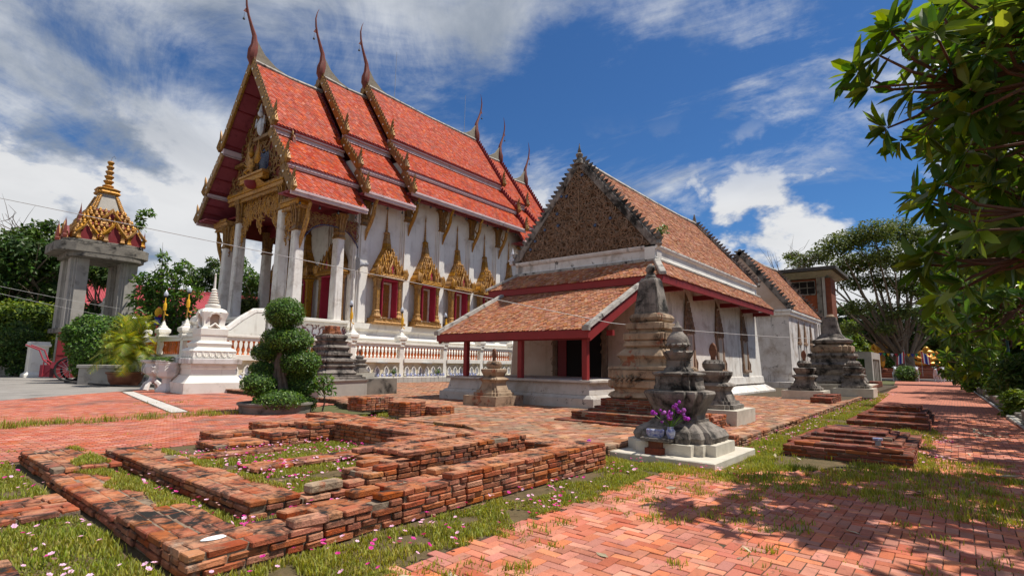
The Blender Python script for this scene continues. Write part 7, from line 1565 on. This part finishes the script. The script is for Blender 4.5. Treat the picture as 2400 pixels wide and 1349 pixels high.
sight_tree('leafy_tree', 'feathery dark tree rising behind the gateway pillars', 78, 110, [(60, 560, 26), (90, 545, 24), (110, 570, 28), (40, 590, 26), (130, 600, 26), (75, 620, 30), (20, 560, 18), (120, 530, 14), (100, 640, 30), (140, 650, 24)], 5200, .5, 'leaf_mid', .3, core=False, gap=.7)
sight_tree('leafy_tree', 'dark tree behind the gateway opening', 70, 225, [(195, 640, 20), (225, 632, 24), (255, 645, 22), (235, 655, 22), (215, 735, 24), (240, 760, 26), (205, 780, 22), (235, 720, 18), (250, 790, 22)], 4200, .45, 'leaf_mid', .3, simple=False)
sight_tree('bush', 'broad yellow-green bush at the far left', 67, 40, [(x + R.uniform(-10, 10), y, R.uniform(22, 30)) for x in range(-60, 110, 26) for y in (735, 765, 800, 835)], 13000, .34, 'leaf_lime', .3, 'bush')
sight_tree('bush', 'rounded dark bush beside the left gate pier', 64, 45, [(45, 785, 30), (25, 800, 26), (60, 800, 26), (40, 830, 26), (20, 790, 24), (45, 860, 22), (5, 830, 26)], 6000, .26, 'leaf_mid', .2, 'bush')
sight_tree('young_tree', 'glossy young tree with upright tip between the gateway and the temple', 58, 385, [(385, 605, 12), (383, 630, 13), (350, 660, 24), (385, 668, 28), (420, 650, 20), (430, 625, 16), (340, 700, 28), (375, 715, 34), (415, 705, 30), (450, 690, 20), (345, 745, 26), (400, 755, 34), (440, 740, 26), (330, 780, 20), (370, 790, 30), (430, 785, 30)], 4600, .52, 'leaf_bright', .2, core=False, gap=.8, simple=False)
sight_tree('leafy_tree', 'glossy green tree with dense crown left of the porch columns', 98, 490, [(470, 650, 24), (500, 640, 22), (520, 660, 20), (480, 685, 24), (455, 660, 16), (500, 615, 12)], 3600, .6, 'leaf_mid', .25, gap=.6, simple=False, core=False)
sight_tree('leafy_tree', 'tall bright tree between the two left porch columns', 96, 565, [(560, 610, 16), (570, 635, 18), (578, 660, 18), (560, 680, 22), (575, 700, 18), (548, 640, 14)], 2600, .5, 'leaf_bright', .25, gap=.6, simple=False, core=False)
sight_tree('leafy_tree', 'bright leafy tree seen through the temple porch', 96, 600, [(595, 655, 20), (612, 665, 18), (600, 680, 22), (625, 675, 14), (585, 690, 18)], 2800, .5, 'leaf_bright', .25, gap=.6, simple=False, core=False)
sight_tree('leafy_tree', 'dark evergreen seen at the right of the porch opening', 100, 640, [(638, 660, 14), (645, 680, 18), (632, 690, 16)], 1600, .5, 'leaf_dark', .25, gap=.5)
sight_tree('bush', 'reddish flowering bush behind the stair parapet', 55, 580, [(560, 720, 22), (585, 712, 24), (605, 730, 20), (570, 745, 24), (595, 755, 22), (555, 760, 18)], 3600, .32, 'leaf_olive', .15, 'bush', gap=.5)
t = thing('bare_tree', 'leafless grey tree at the left edge of the picture', 'tree', tuple(pix(8, 848, 80) * (1, 1, 0))); m = MB().tube([(0, 0, 0), (0, 0, 13)], [.3, .2], 6); b_ = pix(8, 848, 80) * (1, 1, 0); limbs(m, (0, 0, 12.5), [tuple(pix(x, y, 80) - b_) for x, y in ((5, 500), (35, 495), (20, 480), (-10, 515), (45, 515), (30, 540))], .09, 3, .8, .5); m.build('branches', mt['bark'], t)
# the big spreading tree at the end of the path and its neighbours
t = thing('spreading_tree', 'huge spreading tree with many limbs at the end of the path', 'tree', (104, 6.2, 0)); m = MB(); tips = []
crown = []
for (px_, py_, rr) in ((1880, 615, 2.4), (1920, 600, 2.4), (1960, 575, 3.2), (2000, 560, 3.2), (2050, 545, 3.4), (2100, 540, 3.4), (2150, 555, 3.2), (1985, 620, 3.0), (2040, 610, 3.4), (2090, 600, 3.4), (2140, 620, 3.2), (2190, 600, 3.2), (2000, 660, 2.4), (2060, 660, 2.8), (2120, 670, 2.8), (2170, 680, 2.8), (2010, 720, 2.0), (2060, 720, 2.2), (2110, 730, 2.2), (2210, 640, 3.0), (2240, 690, 3.0), (1990, 770, 1.9), (2180, 740, 2.2), (1855, 600, 1.6), (2075, 770, 1.6)):
    p = pix(px_, py_, 104 + R.uniform(-5, 5)) - np.array([104, 6.2, 0]); crown.append((tuple(p), (rr, rr, rr * .62)))
m.tube([(0, 0, -.2), (0, 0, 2), (0, 0, 3.6)], [1.6, 1.3, 1.2], 10)
for k, (p, rr) in enumerate(crown):
    p = Vector(p); b = Vector((R.uniform(-.8, .8), R.uniform(-.8, .8), 2.6)); mid = b.lerp(p, .45) + Vector((0, 0, (p - b).length * (-.04 if k % 3 else .03))); m.tube([b, b.lerp(mid, .5) + Vector((R.gauss(0, .3), R.gauss(0, .3), 0)), mid, mid.lerp(p, .6) + Vector((R.gauss(0, .4), R.gauss(0, .4), .3)), p], [.36, .28, .19, .11, .04], 6)
    for j in range(3): q = mid.lerp(p, R.uniform(.1, .8)); m.tube([q, q + Vector((R.gauss(0, 2), R.gauss(0, 2), R.uniform(.5, 3)))], [.10, .03], 4)
m.build('trunk', mt['bark'], t, True); leafcloud('crown', t, crown, 30000, .46, mt['leaf_olive'], .10, .6, gap=.95)
t = thing('bare_tree', 'dead grey twigs above the brick tower roof', 'tree', (96, 20.5, 0)); m = MB().tube([(0, 0, 0), (0, 0, 14)], [.4, .2], 6); limbs(m, (0, 0, 13), [(-1, 2.5, 21), (0, -1, 22), (0, 1, 20), (1, -3.5, 22.5), (0, -5, 20.5), (0, 3.5, 18)], .10, 5, .8, .5); m.build('branches', mt['bark'], t)
for i, (px_, w_, h_, d, mat, lab) in enumerate(((1990, 9, 9, 135, 'leaf_mid', 'mid green trees behind the standing statue'), (2090, 9, 8, 140, 'leaf_dark', 'dark trees behind the spreading trunk'), (2200, 9, 9, 132, 'leaf_mid', 'trees behind the seated statue'), (2280, 9, 12, 120, 'leaf_dark', 'dark tall trees beyond the garden lamp'), (1955, 6, 7, 112, 'leaf_bright', 'yellow-green shrubbery tree right of the brick tower'))):
    p = pix(px_, 855, d); tree('leafy_tree', lab, (p[0], p[1], 0), h_ * .35, rb(0, 0, h_ * .62, w_ * .62, w_ * .62, h_ * .45, 18, h_ * .2, 40 + i), 9000, .62, mat, .4, core=True)
sight_tree('leafy_tree', 'deep green trees filling the gap below the spreading crown', 128, 2075, [(x + R.uniform(-8, 8), y + R.uniform(-8, 8), R.uniform(14, 22)) for x in range(1950, 2230, 20) for y in range(735, 850, 22)], 12000, .6, 'leaf_mid', .4)
sight_tree('leafy_tree', 'yellow-green sunlit shrubbery beside the brick tower', 116, 1985, [(1965, 790, 16), (1985, 780, 16), (2005, 795, 16), (1975, 815, 18), (2000, 825, 18), (2025, 815, 14), (1990, 760, 12)], 3200, .5, 'leaf_lime', .3)
tree('round_shrub', 'round green shrub between the calf statues', (95.5, 5.6, 0), .3, [((0, 0, 1.0), (1.5, 1.5, 1.2))], 3000, .22, 'leaf_bright', .15, 'shrub', core=True, gap=.2)
for i, (x, y, s, lab) in enumerate(((64, -4.4, 1.0, 'bright trimmed hedge mound by the far kerb'), (52, -4.6, .9, 'low trimmed hedge mound behind the garden lamp'), (84, -3.4, 1.0, 'small hedge mound where the kerb ends'))):
    t = thing('hedge_mound', lab, 'hedge', (x, y, 0)); q = [((k * 1.6 * s, 0, .9 * s), (1.6 * s, 1.7 * s, 1.1 * s)) for k in range(-2, 3)]; c = MB()
    for j, (b, rr) in enumerate(q): c.blob(b, [v * .85 for v in rr], 10, 7, j, .2)
    c.build('inner_foliage', mt['leaf_core'], t, True); leafcloud('foliage', t, q, 6000, .16, mt['leaf_bright'], .84, .4)
tree('dais_hedge', 'flat green hedge behind the gilded statues', (124, 8, 0), .5, [((0, k * 2.2, 2.6), (1.5, 2.0, 1.5)) for k in range(-5, 5)], 6000, .4, 'leaf_bright', .2, 'hedge', core=True, gap=.2)
# broad-leaved trees along the right of the path: rosettes of long leaves on bare branches
SEGS = [brick_proto] and None
lf = [MB().add([(x * sx, y, z * k) for x, y, z in LP], LF) for sx, k in ((1.0, 1.0), (1.12, 2.0), (.9, .2))]
LM = [data_mesh('leaf', l, mt['leaf_big']) for l in lf]
def rosette_specs(p, axis, n, ln, out):
    """n long leaves radiating round a shoot tip at p"""
    a = Vector(axis).normalized(); u = a.orthogonal().normalized(); v = a.cross(u)
    for i in range(n):
        th = i * 2.4 + R.uniform(-.3, .3); lift = R.uniform(-.35, .75) if i < n * .7 else R.uniform(.6, 1.4); d = (u * math.cos(th) + v * math.sin(th) + a * lift).normalized(); d.z -= .22; d.normalize()
        nn = (a - d * a.dot(d)).normalized() if abs(a.dot(d)) < .98 else u; nn = (nn + Vector((R.gauss(0, .25), R.gauss(0, .25), R.gauss(0, .25)))).normalized(); s = d.cross(nn).normalized(); nn = s.cross(d); L_ = ln * R.uniform(.7, 1.15)
        M4 = Matrix((s * L_, d * L_, nn * L_)).transposed().to_4x4(); M4.translation = Vector(p) + d * ln * .08; out.append((M4, R.randrange(3)))
def broadleaf(lab, loc, tips, ln, npr, seed, bark='bark_red', limit=290, trunk=None):
    t = thing('broad_leaf_tree', lab, 'tree', loc, 0, None); o = Vector(loc); m = MB(); specs = []
    b = [Vector(q) for q in trunk]; m.tube([q - o for q in b], [.26 - .03 * i for i in range(len(b))], 8); r = random.Random(seed)
    T_ = [Vector(p) for p in tips]; nodes = r.sample(T_, min(len(T_), max(6, len(T_) // 7)))
    for _ in range(4):
        grp = [[] for _ in nodes]
        for p in T_: grp[min(range(len(nodes)), key=lambda i: (nodes[i] - p).length)].append(p)
        nodes = [sum(g, Vector()) / len(g) if g else n_ for g, n_ in zip(grp, nodes)]
    for g, nd in zip(grp, nodes):
        if not g: continue
        j = min(b[2:], key=lambda q: (q - nd).length); base = nd.lerp(j, .22) + Vector((0, 0, -.25)); L = (base - j).length
        q1 = j.lerp(base, .35) + Vector((r.gauss(0, .09), r.gauss(0, .09), r.gauss(0, .06))) * L; q2 = j.lerp(base, .7) + Vector((r.gauss(0, .07), r.gauss(0, .07), r.gauss(0, .05))) * L
        m.tube([q - o for q in (j, q1, q2, base)], [.10, .07, .05, .036], 6)
        for p in g:
            L = (p - base).length; mid = base.lerp(p, .55) + Vector((r.gauss(0, .12), r.gauss(0, .12), -.10)) * L; m.tube([base - o, mid - o, p - o], [.030, .020, .013], 5)
            rosette_specs(p - o, (p - mid).normalized() + Vector((0, 0, .35)), npr + r.randint(-4, 3), ln * r.uniform(.72, 1.12), specs)
    m.build('trunk', mt[bark], t, True); pieces('leaf', t, LM, specs, 'more_leaves', limit); return t
tips = []
def fill(poly, n, d0, d1, mind):
    g = 0; loc = []
    xs = [q[0] for q in poly]; ys = [q[1] for q in poly]
    while len(loc) < n and g < 6000:
        g += 1; x, y = R.uniform(min(xs), max(xs)), R.uniform(min(ys), max(ys))
        if inside(poly, x, y) and all((x - a) ** 2 + (y - b) ** 2 > mind ** 2 for a, b in loc): loc.append((x, y)); tips.append(pix(x, y, R.uniform(d0, d1)))
for x, y, d in ((2040, 205, 9.2), (2010, 170, 9.4), (2085, 70, 9.3), (2120, 50, 9.6), (2060, 130, 9.0), (2140, 215, 9.0), (2190, 75, 8.8), (2080, 300, 9.2), (2110, 330, 9.4), (2170, 315, 9.0), (2185, 475, 8.8), (2150, 455, 9.2), (2215, 430, 8.6), (2230, 520, 8.8), (2290, 540, 8.4), (2170, 620, 9.6), (2190, 590, 9.4), (2240, 610, 9.2), (2210, 690, 9.8), (2260, 660, 9.4)): tips.append(pix(x, y, d))
fill([(2210, 0), (2480, -40), (2480, 640), (2280, 640), (2230, 500), (2280, 420), (2180, 330), (2200, 180), (2130, 120)], 125, 8.8, 13.0, 27)
broadleaf('large broad-leaved tree overhanging the path at the top right', (10.6, -4.2, 0), tips, .43, 16, 4, trunk=[(10.6, -4.2, -.1), (10.6, -4.0, 1.6), (10.4, -3.6, 3.2), (10.0, -2.9, 4.6), (9.6, -2.6, 5.8), (11.2, -2.7, 4.0)])
tips = [Vector((R.uniform(11.5, 25), R.uniform(-6, -1.6), R.uniform(6.5, 9.0))) for _ in range(125)] + [Vector((R.uniform(4.2, 12), R.uniform(-6, -2.0), R.uniform(4.8, 7.5))) for _ in range(110)]
broadleaf('second broad-leaved tree shading the near paving', (17, -5.2, 0), tips, .62, 14, 6, trunk=[(17, -5.2, -.1), (17, -5, 2), (16.5, -4.8, 3.8), (15.5, -4.4, 5.0), (18.5, -4.6, 5.2), (20, -4.5, 5.0)])
tips = [pix(R.uniform(2190, 2420), R.uniform(640, 800), R.uniform(20, 30)) for _ in range(130)] + [pix(R.uniform(2170, 2320), R.uniform(560, 720), R.uniform(26, 36)) for _ in range(80)]
broadleaf('third broad-leaved tree in the dense green bank behind the lamp', (25, -5.0, 0), tips, .46, 15, 9, trunk=[(25, -5.0, -.1), (25, -4.6, 1.8), (25.5, -4.2, 3.2), (27, -4.0, 4.4), (24, -4.2, 4.6), (29, -3.8, 4.0)], limit=150)
tips = [pix(R.uniform(2215, 2350), R.uniform(700, 880), R.uniform(40, 62)) for _ in range(190)]
broadleaf('sunlit broad-leaved tree leaning over the path before the dais', (56, -5.2, 0), tips, .62, 15, 12, trunk=[(56, -5.2, -.1), (54, -4.0, 1.6), (53, -3.2, 3.0), (53, -2.6, 4.6), (57, -3.4, 4.2), (50, -3.0, 4.0)], limit=120)
sight_tree('shade_tree', 'dark leafy mass filling the right edge behind the lamps', 52, 2420, [(x + R.uniform(-14, 14), y + R.uniform(-12, 12), R.uniform(26, 42)) for x in range(2250, 2540, 38) for y in range(640, 880, 40)], 17000, .42, 'leaf_dark', .5)
sight_tree('shade_tree', 'tall dark tree behind the overhanging branches', 34, 2430, [(x + R.uniform(-14, 14), y + R.uniform(-12, 12), R.uniform(34, 56)) for x in range(2290, 2540, 50) for y in range(420, 700, 52)], 12000, .34, 'leaf_dark', .4)
sight_tree('shade_tree', 'dark tree crown beyond the kerb reaching over the path', 78, 2260, [(x + R.uniform(-10, 10), y + R.uniform(-12, 12), R.uniform(20, 30)) for x in range(2195, 2330, 28) for y in range(620, 790, 34)], 10000, .5, 'leaf_mid', .4)
for i, (x, y, h_) in enumerate(((31, -3.6, 6.0), (44, -3.4, 6.5), (60, -3.4, 7.0), (76, -3.0, 7.0))):
    tree('shade_tree', ('leafy tree overhanging the path at its nearest dappled stretch', 'leafy tree behind the palm fronds shading the path', 'leafy tree shading the path beyond the garden lamp', 'leafy tree shading the far end of the path')[i], (x, y - 1.2, 0), h_ * .5, rb(0, -.2, h_ * .8, 3.6, 1.5, 1.3, 11, 1.25, 80 + i), 2600, .5, 'leaf_mid', .2, gap=.8, simple=False)
for i, (x, y, d, r, mat, lab) in enumerate(((2262, 880, 70, 20, 'leaf_lime', 'small lime-green shrub nearest the end of the kerb'), (2300, 900, 55, 24, 'leaf_bright', 'green shrub just behind the farther garden lamp'), (2330, 880, 48, 30, 'leaf_mid', 'leafy shrub behind the nearer garden lamp'), (2372, 905, 38, 34, 'leaf_bright', 'green shrub between the garden lamp and the right edge'), (2410, 880, 33, 44, 'leaf_mid', 'leafy shrub at the right edge above the garden wall'), (2395, 950, 27, 30, 'leaf_lime', 'low lime-green plant behind the garden wall coping'), (2310, 850, 58, 24, 'leaf_lime', 'lime-green shrub high behind the farther lamp'))):
    sight_tree('garden_shrub', lab, d, x, [(x + R.uniform(-r, r) * .9, y + R.uniform(-r, r) * .6, r * R.uniform(.55, .8)) for _ in range(8)], 2600, .30 * d / 50 + .05, mat, .06, 'shrub', core=False, gap=.4, simple=False, shell=.2)
